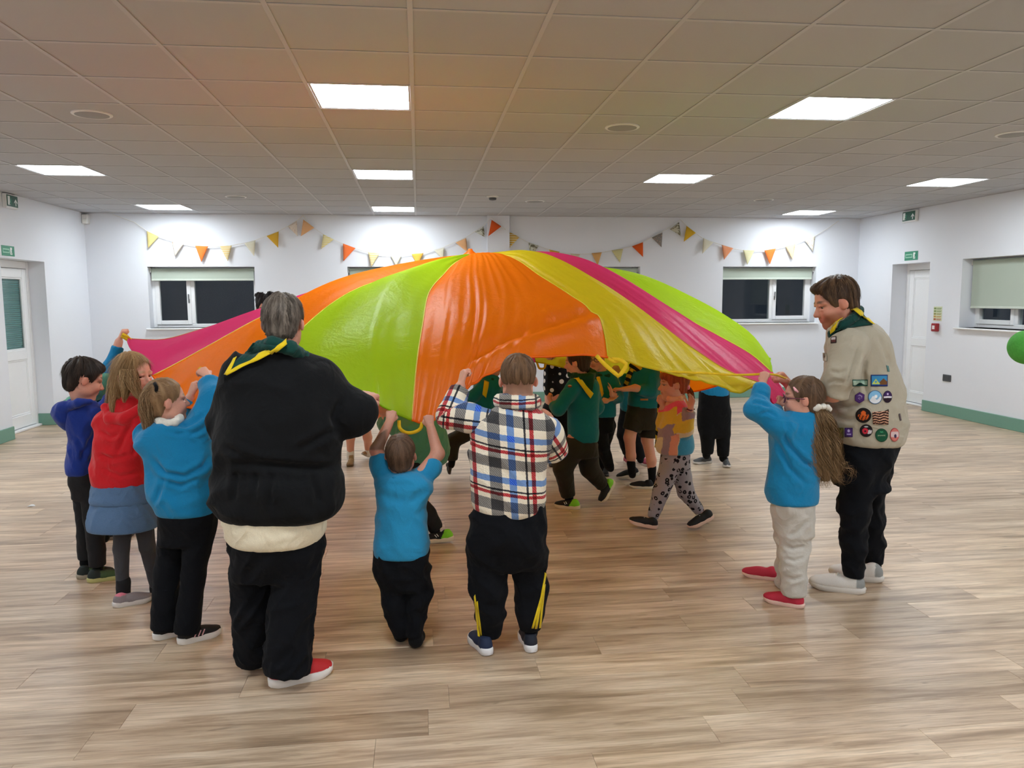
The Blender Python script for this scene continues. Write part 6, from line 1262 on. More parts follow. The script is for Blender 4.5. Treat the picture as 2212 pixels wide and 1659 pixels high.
kerchief(p, 1258, 808, 24, 7, 8); f = p.patch('scarf_flap', [(1236, 806), (1286, 806), (1277, 858)], ('sweatshirt', 'neckerchief'), C_dkgreen, .010, .004, 10); p.patch('border', [(1240, 816), (1249, 815), (1281, 850), (1275, 861)], ('sweatshirt', 'neckerchief'), C_yel, .018, .003, (3, 10), f)
trousers(p, [(935, 1230, 1290, .10), (965, 1230, 1290, .10), (985, 1232, 1288, .085)], [[(1242, 965, -.02, 27), (1216, 1012, -.02, 21), (1228, 1072, .0, 16)], [(1266, 965, .05, 26), (1274, 1012, .06, 21), (1303, 1050, .08, 14)]], C_olive)
hp = onfloor(1253, 1101); p.shoe(hp, hp+fdir(-60, .205), BLK, (222, 208, 180), st=.13, colfn=limeheel); p.shoe_strip([[(-.14, .46, .20), (-.10, .52, .27)], [(-.145, .52, .18), (-.11, .58, .25)]], .014, M_sw, 'logo')
q = p.W(1328, 1040, .10); p.shoe(q, p.W(1299, 1088, .04), BLK, (222, 208, 180), up=unit(p.W(1290, 1035, .0)-p.W(1320, 1062, .08)), st=.13, colfn=limeheel)

# ---- child in glasses beyond the runner
p = Person('child in teal and spectacles facing us beyond the running child', (1312, 1030), 6.35, .0075)
p.limb([(1302, 800, 0, 8), (1304, 850, 0, 20), (1300, 905, 0, 21)], .04); p.limb([(1284, 822, -.06, 9), (1288, 862, -.14, 8), (1310, 866, -.22, 6)]); p.hand(p.W(1310, 866, -.22), (.9, -.2, .2), (0, 0, 1), .11, 1, curl=(15, 15, 10), thumb='open'); p.limb([(1324, 822, -.02, 9), (1335, 858, -.08, 8), (1322, 852, -.24, 6)]); p.hand(p.W(1322, 852, -.24), (-.2, -.2, .9), (-.9, 0, 0), .11, 1, curl=(10, 15, 10), thumb='open')
p.limb([(1290, 915, 0, 15), (1302, 965, -.02, 10), (1318, 1010, .06, 7)]); p.limb([(1308, 915, .05, 15), (1300, 970, .12, 10), (1296, 1012, .2, 7)])
p.head(1284, 774, -.02, 58, 200, 4, neck=(1300, 808, 0), brow=(70, 50, 40), scalp=((64, 46, 38), .9, -.2)); p.finish_body(); p.make_eyes(); p.hair((64, 46, 38), vol=.85, locks=1200)
L, H = p.L, p.H; mb = MB()
for s_ in (-1, 1): mb.tube([L(s_*.14+.10*math.cos(a), .42-.02*abs(math.cos(a)), .0+.08*math.sin(a)) for a in np.linspace(0, 2*math.pi, 17)], .0025, 6); mb.tube([L(s_*.24, .40, .02), L(s_*.34, -.02, .03)], .0025, 6)
mb.tube([L(-.05, .42, .0), L(.05, .42, .0)], .0022, 6); mb.build('spectacles', plain('dark_spectacle_frame', (40, 34, 36), .3), p.root, smooth=True)
sweater(p, [(800, 1286, 1318, .055), (814, 1276, 1328, .08), (850, 1276, 1332, .10), (885, 1274, 1330, .10), (900, 1276, 1331, .10)], [[(1286, 824, -.06, 14), (1288, 860, -.13, 12), (1304, 866, -.20, 9)], [(1323, 824, -.02, 14), (1334, 858, -.08, 12), (1324, 856, -.20, 9)]], C_teal)
kerchief(p, 1302, 808, 18, 5, 6); p.patch('scarf_end', [(1288, 815), (1295, 814), (1304, 850), (1300, 858)], 'sweatshirt', C_yel, .008, .004, (4, 8))
trousers(p, [(885, 1278, 1328, .095), (912, 1278, 1326, .095), (932, 1278, 1324, .08)], [[(1290, 920, 0, 20), (1302, 965, -.02, 15), (1317, 1010, .05, 11)], [(1310, 920, .05, 20), (1301, 970, .12, 15), (1297, 1008, .2, 11)]], C_black)
h_ = onfloor(1312, 1024)+fdir(0, .08); p.shoe(h_, h_+fdir(195, .2), BLK, (60, 58, 56)); h_ = onfloor(1296, 1018)+fdir(0, .15); p.shoe(h_, h_+fdir(195, .2), BLK, (60, 58, 56))

# ---- child in shorts
p = Person('child in teal and dark shorts with black socks, walking under the yellow gore', (1392, 1052), 6.33, .0070, sock=None)
p.limb([(1392, 778, 0, 8), (1392, 830, 0, 25), (1388, 885, 0, 25)], .04); p.limb([(1404, 805, -.07, 10), (1402, 845, -.12, 8.5), (1372, 838, -.16, 7.5), (1345, 841, -.16, 5.5)]); p.hand(p.W(1345, 841, -.16), (-.95, -.1, .1), (0, 0, -1), .115, 1, curl=(30, 35, 20)); p.limb([(1372, 805, .08, 10), (1352, 826, .12, 8.5), (1338, 806, .14, 6)]); p.hand(p.W(1338, 806, .14), (-.5, 0, .8), (0, 1, 0), .115, -1)
p.limb([(1372, 895, -.02, 17), (1360, 945, -.04, 12.5), (1363, 985, -.02, 10.5), (1366, 1024, .02, 6.5)]); p.limb([(1400, 895, .06, 17), (1398, 950, .02, 12.5), (1407, 995, -.04, 10.5), (1409, 1038, -.04, 6.5)])
p.head(1390, 752, 0, 58, -75, 2, neck=(1392, 786, 0), brow=(70, 52, 40), scalp=((74, 56, 44), .9, -.2)); p.finish_body(); p.make_eyes(); p.hair((76, 58, 46), vol=.8, locks=1200)
o = sweater(p, [(784, 1372, 1412, .06), (798, 1362, 1422, .085), (830, 1357, 1427, .105), (860, 1357, 1426, .11), (880, 1356, 1424, .11)], [[(1406, 808, -.07, 17), (1406, 846, -.11, 14), (1378, 842, -.15, 11)], [(1374, 808, .08, 15), (1354, 826, .12, 12), (1342, 812, .14, 9)]], C_teal)
kerchief(p, 1388, 790, 22, 6, 7, C_check); p.patch('scarf_end', [(1360, 795), (1371, 797), (1356, 836), (1347, 832)], ('sweatshirt',), C_check, .012, .004, (6, 10)); p.patch('label_tab', [(1383, 861), (1400, 861), (1400, 865), (1383, 865)], 'sweatshirt', plain('orange_tab', (196, 130, 70), .6), .004, .002, 4, o)
trousers(p, [(872, 1356, 1421, .105), (900, 1353, 1420, .105), (925, 1350, 1416, .09)], [[(1372, 905, -.02, 23), (1364, 930, -.03, 20)], [(1402, 905, .05, 23), (1399, 946, .03, 19)]], C_olive, name='shorts')
for L_ in ([(1363, 1000, -.02, 9.5), (1366, 1026, .02, 8)], [(1408, 1008, -.04, 9.5), (1409, 1040, -.04, 8)]): t = Sdf(); P, r = p.pts(L_); t.chain(P, r, .01); p.garment('sock', t, C_black, .002)
h_ = onfloor(1382, 1036); p.shoe(h_+(0, 0, .045), h_+fdir(-78, .2), BLK, (206, 200, 190), st=.11); h_ = onfloor(1412, 1056); p.shoe(h_, h_+fdir(-70, .2), BLK, (206, 200, 190), st=.11)

# ---- child mostly hidden behind the child in shorts
p = Person('child in dark trousers and pink trainers, mostly hidden behind the shorts', (1372, 1016), 6.95, .0085)
p.limb([(1362, 790, 0, 7), (1362, 840, 0, 19), (1362, 890, 0, 20)], .04); p.limb([(1344, 806, 0, 8), (1334, 800, -.04, 7), (1334, 784, -.1, 5)]); p.hand(p.W(1334, 784, -.1), (0, 0, 1), (0, -1, 0), .11); p.limb([(1381, 806, 0, 8), (1394, 840, .04, 7), (1388, 868, -.06, 5)]); p.hand(p.W(1388, 868, -.06), (-.2, -.3, -.9), (0, 1, 0), .11, -1)
p.limb([(1354, 895, 0, 14), (1346, 940, -.03, 9), (1356, 985, .05, 6)]); p.limb([(1372, 895, 0, 14), (1374, 950, 0, 9), (1384, 995, .02, 6)])
p.head(1362, 760, 0, 54, 160, 0, neck=(1362, 794, 0), brow=(80, 60, 46)); p.finish_body(); p.make_eyes(); p.hair((80, 60, 46), vol=.8, locks=1000)
sweater(p, [(790, 1350, 1374, .055), (802, 1339, 1386, .08), (850, 1340, 1386, .10), (888, 1340, 1386, .10)], [[(1346, 808, 0, 13), (1335, 802, -.04, 11), (1334, 790, -.09, 9)], [(1380, 808, 0, 13), (1393, 840, .04, 11), (1389, 862, -.04, 9)]], C_teal)
trousers(p, [(875, 1340, 1386, .095), (900, 1339, 1387, .095), (920, 1340, 1386, .08)], [[(1354, 905, 0, 18), (1346, 940, -.03, 14), (1355, 980, .04, 10)], [(1372, 905, 0, 18), (1375, 950, 0, 14), (1384, 990, .02, 11)]], C_black)
h_ = onfloor(1384, 1004); p.shoe(h_+fdir(0, .1), h_+fdir(150, .12), (150, 50, 66), (190, 180, 170)); h_ = onfloor(1356, 1003); p.shoe(h_+fdir(0, .1), h_+fdir(170, .12), (150, 50, 66), (190, 180, 170))

# ---- red-haired girl
p = Person('red-haired child in colour-block fleece and leopard-print leggings, walking', (1450, 1136), 5.11, .0056, sock=None); RED_ = p
p.limb([(1458, 856, 0, 10), (1458, 900, 0, 22), (1458, 985, 0, 22)], .05); p.limb([(1470, 884, -.08, 12), (1480, 930, -.12, 10.5), (1492, 882, -.16, 7)]); p.hand(p.W(1492, 880, -.16), (.15, -.1, 1), (-.6, -.4, .5), .108, 1, curl=(25, 30, 20), thumb='open'); p.limb([(1446, 884, .09, 12), (1432, 915, .10, 10), (1432, 876, .04, 7)]); p.hand(p.W(1432, 875, .04), (-.1, .0, 1), (0, 1, 0), .108, -1, curl=(60, 70, 40))
p.limb([(1450, 990, -.03, 17), (1428, 1062, -.03, 12.5), (1408, 1124, .0, 8)]); p.limb([(1466, 990, .04, 17), (1482, 1062, .03, 12.5), (1518, 1112, .03, 8)])
p.head(1455, 830, 0, 72, -86, 2, neck=(1457, 862, 0), brow=(150, 80, 50), neck_r=.2, scalp=((142, 66, 38), .9, -.2), chubby=1.06, skin=None) if False else p.head(1455, 830, 0, 72, -86, 2, neck=(1457, 862, 0), brow=(150, 80, 50), neck_r=.2, scalp=((142, 66, 38), .9, -.2), chubby=1.06); p.finish_body(); p.make_eyes()
def fr(b, L, H, M): b.ell(L(0, .26, .26), np.array([.27, .14, .13])*H, M, .06*H)
AUB = (150, 66, 36); p.hair(AUB, vol=.8, nape=-.28, front=.14, side=-.08, extra=fr, locks=2800, length=.16, lift=.04, width=.001, hi=(206, 110, 66), flow=lambda P: (p.W(1489, 842, 0)-P)*.7+np.array([[0, 0, -.03]]))
o = p.lock_bundle([[p.W(1486, 836, 0), p.W(1492, 848, -.01), p.W(1494, 862, -.01), p.W(1490, 880, -.01)]], AUB, 160, (.014, .024, .022, .008), .003, .0014, name='ponytail', hi=(206, 110, 66)); b_ = Sdf(); b_.ell(p.W(1486, 836, -.02), (.014, .02, .02), None, .01); p.garment('hair_band', b_, C_pink, 0, h=.004)
FL = {'pink': (232, 84, 120), 'yellow': (214, 178, 60), 'mauve': (150, 128, 138), 'cream': (214, 196, 160), 'blue': (58, 142, 178), 'rose': (224, 150, 120)}
def fleece(V):
    q = project(V); x = q[:, 0]+4.5*_n3(V*16, 3)+2*_n3(V*40, 4)+(q[:, 1]-915)*.10; y = q[:, 1]+6*_n3(V*13, 5)+.25*(q[:, 0]-1458); c = np.zeros((len(V), 3)); k = np.full(len(V), 'cream', dtype=object)
    k[(y < 895)] = 'pink'; k[(y < 868)] = 'rose'; k[(y >= 884)&(y < 914)&(x < 1458)] = 'yellow'; k[(y >= 914)&(y < 940)&(x < 1462)] = 'mauve'; k[(y >= 940)&(x > 1434)&(x < 1449)] = 'mauve'; k[(y >= 940)&(x >= 1449)&(x < 1468)] = 'rose'
    k[(x >= 1458)&(y >= 896)&(y < 938)] = 'yellow'; k[(x > 1472)&(y >= 888)&(y < 912)] = 'mauve'; k[(x >= 1468)&(y >= 938)] = 'cream'; k[(x >= 1470)&(y > 946+(1495-x)*-.2)&(y > 948)] = 'blue'
    return np.array([lin(FL[i]) for i in k])
sweater(p, [(856, 1446, 1472, .06), (868, 1440, 1478, .085), (890, 1433, 1486, .105), (920, 1426, 1492, .115), (950, 1420, 1497, .12), (968, 1417, 1498, .12), (978, 1420, 1494, .115)], [[(1470, 888, -.07, 19), (1480, 928, -.11, 17), (1490, 888, -.15, 12)], [(1447, 888, .08, 19), (1434, 912, .10, 16), (1432, 884, .05, 11)]], C_multi, h=.0052, col=fleece, name='fleece'); p.neck_roll([(1443, 856, 0), (1448, 862, -.05), (1468, 862, -.05), (1474, 856, 0), (1468, 852, .05), (1448, 852, .05)], 6, cloth('rose_fleece', (224, 160, 130), .9), 'collar')
trousers(p, [(962, 1428, 1490, .10), (990, 1427, 1490, .105), (1012, 1428, 1486, .085)], [[(1450, 1000, -.03, 24), (1428, 1062, -.03, 18), (1410, 1118, .0, 12)], [(1466, 1000, .04, 24), (1481, 1062, .03, 18), (1512, 1106, .03, 11)]], C_leo, name='leggings', folds=.004)
hp = onfloor(1420, 1143); p.shoe(hp, hp+fdir(-70, .20)+(0, 0, .035), BLK, (214, 182, 164), st=.12, collar=.75); p.shoe_strip([[(-.06, .50+.06*k, .30-.02*k), (.06, .50+.06*k, .30-.02*k)] for k in range(3)], .012, M_sw, 'lace')
hp = onfloor(1487, 1144); p.shoe(hp+fdir(78, .20)+(0, 0, .065), hp, BLK, (214, 182, 164), st=.12, collar=.75); p.shoe_strip([[(-.06, .50+.06*k, .30-.02*k), (.06, .50+.06*k, .30-.02*k)] for k in range(3)], .012, M_sw, 'lace')
MB().tube([p.W(1484, 884, -.17), p.W(1492, 887, -.185), p.W(1500, 884, -.16), p.W(1492, 880, -.13), p.W(1484, 884, -.17)], .005, 6).build('wristband', plain('plum_band', (96, 30, 50), .5), p.root, smooth=True)
# striped scarf hanging beside her
q = [p.W(1426, 868, .16), p.W(1422, 900, .17), p.W(1424, 930, .17), p.W(1419, 966, .17)]; V = []; F = []
for k, a in enumerate(resample(q, 14) if 'resample' in globals() else [np.array(q[0])*(1-u)+np.array(q[-1])*u for u in np.linspace(0, 1, 14)]): V += [a+RGT*-.016+np.array([0, .004*math.sin(k), 0]), a+np.array([0, -.006, 0]), a+RGT*.016]
for k in range(13): F += [(3*k, 3*k+1, 3*k+4, 3*k+3), (3*k+1, 3*k+2, 3*k+5, 3*k+4)]
o = mesh_obj('scarf', V, F, C_check, None, loc=onfloor(1422, 1100), smooth=True); md = o.modifiers.new('thickness', 'SOLIDIFY'); md.thickness = .004; tag(o, 'yellow and black striped scarf dangling in front of the red-haired child', 'scarf')

# ---- child in black joggers at the far right under the cloth
p = Person('child in blue top and black joggers with grey trainers behind the orange rim', (1536, 1006), 6.95, .0080)
p.limb([(1542, 760, 0, 8), (1542, 800, 0, 22), (1542, 870, 0, 23)], .04); p.limb([(1522, 782, 0, 9), (1510, 800, -.06, 8), (1508, 778, -.16, 6)]); p.hand(p.W(1508, 778, -.16), (0, -.3, 1), (0, -1, 0), .115); p.limb([(1562, 782, 0, 9), (1575, 800, -.06, 8), (1572, 778, -.16, 6)]); p.hand(p.W(1572, 778, -.16), (0, -.3, 1), (0, -1, 0), .115, -1)
p.limb([(1526, 875, 0, 16), (1528, 930, -.02, 11), (1526, 982, .0, 7)]); p.limb([(1560, 875, 0, 16), (1562, 935, -.02, 11), (1562, 990, -.02, 7)])
p.head(1542, 728, 0, 56, -160, 4, neck=(1542, 764, 0), brow=(70, 52, 40), scalp=((70, 52, 40), .9, -.2)); p.finish_body(); p.make_eyes(); p.hair((70, 52, 40), vol=.8, locks=1000)
sweater(p, [(764, 1528, 1556, .06), (778, 1516, 1568, .085), (810, 1515, 1570, .11), (845, 1512, 1574, .115), (856, 1512, 1574, .115)], [[(1524, 784, 0, 15), (1511, 800, -.06, 13), (1509, 786, -.13, 10)], [(1561, 784, 0, 15), (1574, 800, -.06, 13), (1572, 786, -.13, 10)]], C_turq)
trousers(p, [(840, 1512, 1574, .11), (880, 1509, 1576, .115), (925, 1508, 1577, .10), (945, 1510, 1576, .08)], [[(1527, 890, 0, 20), (1529, 935, -.02, 16), (1528, 980, .0, 12)], [(1560, 890, 0, 19), (1562, 935, -.02, 15), (1562, 986, -.02, 12)]], C_black, name='joggers')
GR = (84, 86, 88); h_ = onfloor(1537, 1000); p.shoe(h_, h_+fdir(-100, .2), GR, (206, 204, 200), st=.12); h_ = onfloor(1566, 1002); p.shoe(h_, h_+fdir(196, .2), GR, (206, 204, 200), st=.12)

# ---- tall person beyond the left of the cloth: dark hair
p = Person('adult with dark tied-up hair just showing above the pink gore', (575, 1012), 7.05, .0085)
p.limb([(575, 702, 0, 10), (576, 780, 0, 24), (576, 880, 0, 26)], .06); p.limb([(548, 724, 0, 11), (536, 770, -.05, 9), (556, 762, -.22, 6)]); p.hand(p.W(556, 762, -.22), (.2, -1, .1), (0, 0, -1), .16); p.limb([(602, 724, 0, 11), (616, 770, -.05, 9), (596, 762, -.22, 6)]); p.hand(p.W(596, 762, -.22), (-.2, -1, .1), (0, 0, -1), .16, -1)
p.limb([(564, 880, 0, 16), (565, 945, 0, 11), (566, 1000, .03, 7)]); p.limb([(588, 880, 0, 16), (587, 945, 0, 11), (586, 1000, .03, 7)])
p.head(574, 668, 0, 56, 172, 10, neck=(575, 706, 0), brow=(30, 24, 22)); p.finish_body(); p.make_eyes()
def bun(b, L, H, M):
    for k in range(7): a = k*.9; b.ell(L(.20*math.cos(a), -.12+.10*math.sin(a*1.7), .50+.05*math.sin(a*2.3)), np.array([.14, .13, .11])*H, M, .03*H)
p.hair((34, 28, 28), vol=1.0, nape=-.3, extra=bun, locks=1400, length=.25, lift=.3, noise=.03)
sweater(p, [(706, 562, 588, .06), (722, 546, 604, .09), (780, 546, 606, .12), (870, 545, 607, .13)], [[(550, 726, 0, 15), (537, 768, -.05, 13), (553, 763, -.18, 10)], [(601, 726, 0, 15), (615, 768, -.05, 13), (599, 763, -.18, 10)]], C_char)
trousers(p, [(860, 548, 604, .11), (885, 548, 604, .115), (905, 550, 602, .09)], [[(564, 890, 0, 23), (565, 945, 0, 16), (566, 994, .02, 11)], [(588, 890, 0, 23), (587, 945, 0, 16), (586, 994, .02, 11)]], C_navyblk)
for x in (566, 586): h_ = onfloor(x, 1008)+fdir(0, .16); p.shoe(h_, h_+fdir(182, .25), BLK, (220, 218, 214), st=.1)

# ---- child behind the two at the left, one arm up to the pink corner
p = Person('child behind the blue hoodie, turquoise sleeve raised to the pink corner', (214, 1180), 5.02, .0065)
p.limb([(196, 850, .0, 12), (200, 920, 0, 30), (200, 1000, 0, 30)], .05); p.limb([(224, 862, -.02, 13), (238, 796, .0, 11.5), (257, 738, .02, 8.5)]); hw = p.W(258, 734, .02); p.hand(hw, (.35, .1, .9), (.9, .4, -.2), .118, -1, curl=(65, 85, 50)); p.limb([(176, 866, .08, 13), (182, 925, .16, 11), (205, 930, .26, 8)]); p.hand(p.W(205, 930, .26), (.9, .4, .2), (0, 0, -1), .118, 1)
p.limb([(190, 1015, .02, 18), (192, 1095, .02, 13), (194, 1165, .06, 8)]); p.limb([(212, 1015, .0, 18), (220, 1090, .0, 13), (226, 1160, .05, 8)])
p.head(196, 816, .05, 72, 70, 0, neck=(196, 856, .0), brow=(90, 66, 50), scalp=((90, 68, 50), .9, -.2)); p.finish_body(); p.make_eyes(); p.hair((92, 70, 52), vol=.6, locks=1500)
sweater(p, [(846, 180, 216, .06), (862, 160, 232, .09), (900, 158, 234, .11), (960, 158, 236, .115), (1000, 158, 236, .115)], [[(222, 866, -.01, 22), (238, 798, .0, 16), (255, 748, .02, 12)], [(178, 870, .08, 20), (182, 922, .16, 16), (200, 929, .24, 12)]], C_turq)
t = Sdf(); P, r = p.pts([(152, 876, .0, 16), (178, 862, -.10, 15), (208, 846, -.10, 16), (230, 822, -.03, 17), (216, 832, .10, 15), (170, 860, .12, 14), (152, 876, .0, 16)]); t.chain(P, r, .02); p.garment('neckerchief', t, C_green, .006, fx=40, fz=40)
trousers(p, [(985, 162, 232, .105), (1020, 162, 234, .105), (1045, 164, 234, .09)], [[(188, 1030, .02, 24), (192, 1095, .02, 19), (194, 1150, .05, 15)], [(212, 1030, .0, 24), (220, 1090, .0, 18), (226, 1146, .04, 14)]], C_char)
h_ = onfloor(192, 1172); p.shoe(h_, h_+fdir(60, .2), BLK, (120, 116, 110)); h_ = onfloor(224, 1166); p.shoe(h_, h_+fdir(60, .2), BLK, (120, 116, 110))
# ------------------------------------------------------------------ the play parachute
LIME, ORA, YEL, PNK = (176, 218, 30), (255, 128, 6), (226, 206, 34), (228, 62, 120)
def nylon(name, rgb):
    t = NT(name); c = lin(rgb); P = t.coord('Object'); n = t.noise(P, 7, 5, .6, .8); f = t.noise(P, 55, 3)
    col = t.mixc(n, tuple(x*.95 for x in c), tuple(min(1, x*1.04) for x in c))
    df = t.n('ShaderNodeBsdfDiffuse'); tr = t.n('ShaderNodeBsdfTranslucent'); gl = t.n('ShaderNodeBsdfGlossy'); gl.inputs['Roughness'].default_value = .38; gl.inputs['Color'].default_value = (1, 1, 1, 1)
    t.l(col, df.inputs['Color']); t.l(col, tr.inputs['Color']); b = t.n('ShaderNodeBump'); b.inputs['Strength'].default_value = .5; b.inputs['Distance'].default_value = .02
    cr = t.noise(P, 17, 4, .55, 1.2); t.l(t.math('ADD', t.math('MULTIPLY', n, .6), t.math('ADD', t.math('MULTIPLY', cr, .25), t.math('MULTIPLY', f, .05))), b.inputs['Height'])
    for x in (df, tr, gl): t.l(b.outputs[0], x.inputs['Normal'])
    m1 = t.n('ShaderNodeMixShader'); m1.inputs[0].default_value = .46; t.l(df.outputs[0], m1.inputs[1]); t.l(tr.outputs[0], m1.inputs[2])
    m2 = t.n('ShaderNodeMixShader'); m2.inputs[0].default_value = .022; t.l(m1.outputs[0], m2.inputs[1]); t.l(gl.outputs[0], m2.inputs[2]); t.l(m2.outputs[0], t.out.inputs[0]); return t.m
NY = {k: nylon('nylon_'+k, c) for k, c in (('lime', LIME), ('orange', ORA), ('yellow', YEL), ('pink', PNK))}
APX = (1016, 549, 5.25)
RIBS = [  # colour of the gore that follows (None: no seam here), then points from the crown to the rim
    ('pink', [(900, 570, 5.32), (740, 610, 5.32), (560, 667, 5.25), (425, 713, 5.15), (350, 733, 5.08), (280, 732, 5.02)]),
    ('orange', [(955, 560, 5.17), (850, 581, 5.08), (690, 625, 4.95), (560, 684, 4.80), (440, 752, 4.60), (372, 790, 4.46), (330, 812, 4.32)]),
    (None, [(430, 800, 3.86), (414, 880, 3.80)]),
    ('lime', [(1000, 553, 5.10), (883, 584, 4.86), (757, 628, 4.52), (664, 697, 4.16), (610, 760, 3.86), (590, 835, 3.66)]),
    (None, [(800, 862, 3.57), (800, 868, 3.57)]),
    ('orange', [(1010, 553, 5.08), (985, 565, 4.92), (957, 592, 4.66), (928, 627, 4.36), (913, 700, 4.02), (900, 787, 3.78), (889, 907, 3.64)]),
    (None, [(926, 912, 3.62)]),
    (None, [(975, 880, 3.66)]),
    (None, [(1010, 838, 3.70)]),
    (None, [(1060, 806, 3.72)]),
    (None, [(1150, 772, 3.74)]),
    ('yellow', [(1060, 551, 5.10), (1104, 554, 4.92), (1169, 594, 4.62), (1234, 636, 4.36), (1291, 680, 4.10), (1306, 722, 3.96), (1313, 772, 3.84)]),
    (None, [(1440, 806, 3.84)]),
    (None, [(1530, 826, 3.85)]),
    (None, [(1598, 847, 3.90)]),
    ('pink', [(1110, 552, 5.18), (1174, 557, 5.06), (1321, 628, 4.76), (1408, 684, 4.52), (1500, 752, 4.26), (1590, 808, 4.00), (1644, 828, 3.94)]),
    (None, [(1672, 876, 4.06)]),
    (None, [(1694, 852, 4.18)]),
    ('lime', [(1140, 555, 5.24), (1252, 568, 5.12), (1430, 658, 4.86), (1480, 685, 4.78), (1550, 723, 4.66), (1627, 769, 4.50), (1668, 806, 4.36)]),
    (None, [(1150, 560, 5.30), (1265, 572, 5.32), (1385, 594, 5.28), (1480, 634, 5.20), (1560, 677, 5.08), (1620, 722, 4.94), (1658, 775, 4.80)]),
    ('orange', [(1140, 562, 5.42), (1260, 585, 5.55), (1390, 630, 5.62), (1500, 690, 5.62), (1575, 750, 5.58), (1625, 805, 5.52)]),
    ('yellow', [(1100, 563, 5.52), (1180, 590, 5.80), (1270, 640, 6.05), (1350, 710, 6.22), (1410, 780, 6.32), (1440, 850, 6.36)]),
    ('pink', [(1045, 562, 5.62), (1075, 595, 6.0), (1100, 645, 6.4), (1130, 700, 6.7), (1150, 745, 6.88), (1157, 782, 6.95)]),
    ('lime', [(1000, 562, 5.62), (985, 600, 6.05), (970, 650, 6.45), (960, 700, 6.75), (955, 745, 6.95), (955, 785, 7.02)]),
    ('orange', [(960, 562, 5.60), (890, 605, 5.98), (820, 655, 6.3), (760, 700, 6.55), (725, 745, 6.7), (705, 778, 6.75)]),
    ('yellow', [(925, 566, 5.45), (790, 618, 5.70), (640, 680, 5.85), (530, 725, 5.92), (440, 755, 5.92), (400, 770, 5.90)]),
]
NT_, NS = 46, 14
A0 = at(*APX)
def resample(P, n):
    P = np.array(P); d = np.r_[0, np.cumsum(np.linalg.norm(np.diff(P, axis=0), axis=1))]; d /= d[-1]; g = np.gradient(P, d, axis=0); q = np.linspace(0, 1, n); i = np.clip(np.searchsorted(d, q)-1, 0, len(d)-2); h = d[i+1]-d[i]; t = ((q-d[i])/h)[:, None]; h = h[:, None]
    return (2*t**3-3*t**2+1)*P[i]+(t**3-2*t**2+t)*h*g[i]+(-2*t**3+3*t**2)*P[i+1]+(t**3-t**2)*h*g[i+1]
main = {i: resample([A0]+[at(*q) for q in r[1]], NT_+1) for i, r in enumerate(RIBS) if len(r[1]) >= 5}
NR = len(RIBS); grid = [None]*NR
for i, r in enumerate(RIBS):
    if i in main: grid[i] = main[i]; continue
    a = max(k for k in main if k < i); b = min(k for k in main if k > i); wgt = (i-a)/(b-a); base = main[a]*(1-wgt)+main[b]*wgt; t = np.linspace(0, 1, NT_+1)[:, None]
    base = base + np.array([0, 0, 1])*(.16*np.sin(math.pi*t**1.1)*4*wgt*(1-wgt))*(0.45 if i > 4 else .35)
    off = at(*r[1][-1])-base[-1]; grid[i] = base+off*t**3.2
G = np.array(grid)                                  # rib, along, xyz
def cr(p0, p1, p2, p3, t): return .5*((2*p1)+(-p0+p2)*t+(2*p0-5*p1+4*p2-p3)*t*t+(-p0+3*p1-3*p2+p3)*t**3)
ALL = []
for i in range(NR):
    p = [G[(i+k) % NR] for k in (-1, 0, 1, 2)]
    # centripetal-like damping so that close ribs do not make their neighbours overshoot
    d0, d1, d2 = [np.linalg.norm(p[k+1][-1]-p[k][-1]) for k in range(3)]
    m1 = (p[2]-p[0])*(d1/(d0+d1)); m2 = (p[3]-p[1])*(d1/(d1+d2))
    for s_ in range(NS):
        t = s_/NS; ALL.append((2*t**3-3*t*t+1)*p[1]+(t**3-2*t*t+t)*m1+(-2*t**3+3*t*t)*p[2]+(t**3-t*t)*m2)
ALL = np.array(ALL); NA = len(ALL)
# billow and creases along the surface normal
T = np.linspace(0, 1, NT_+1)[None, :, None]
dA = np.roll(ALL, -1, 0)-np.roll(ALL, 1, 0); dT = np.gradient(ALL, axis=1); Nn = np.cross(dA, dT); Nn /= np.maximum(np.linalg.norm(Nn, axis=2, keepdims=True), 1e-9)
Nn *= np.sign(np.sum(Nn*(ALL-np.array([.4, 5.2, .2])), axis=2, keepdims=True))
th = np.arange(NA)/NA
def per(f, ph): return np.sin(2*math.pi*f*th+ph)
q = np.stack([np.broadcast_to((np.cos(2*math.pi*th)*9)[:, None], (NA, NT_+1)), np.broadcast_to((np.sin(2*math.pi*th)*9)[:, None], (NA, NT_+1)), np.broadcast_to(np.linspace(0, 1.6, NT_+1)[None], (NA, NT_+1))], -1).reshape(-1, 3)
cre = (1-2*np.abs(_n3(q*1.25, 31))).reshape(NA, NT_+1, 1)*.5+_n3(q*np.array([2.6, 2.6, 3.4]), 12).reshape(NA, NT_+1, 1)*.35
amp = (.003+.013*T**1.5)*np.clip(T*5, 0, 1)
seamdip = np.zeros((NA, 1, 1))
for i, r in enumerate(RIBS):
    if r[0]: k = (np.arange(NA)-i*NS+NA//2) % NA-NA//2; seamdip[:, 0, 0] += np.exp(-(k/3.0)**2)
ALL = ALL+Nn*(cre*amp*(1-.75*np.clip(seamdip, 0, 1))-.010*np.clip(seamdip, 0, 1)*np.sin(math.pi*np.clip(T, 0, 1)**.8))
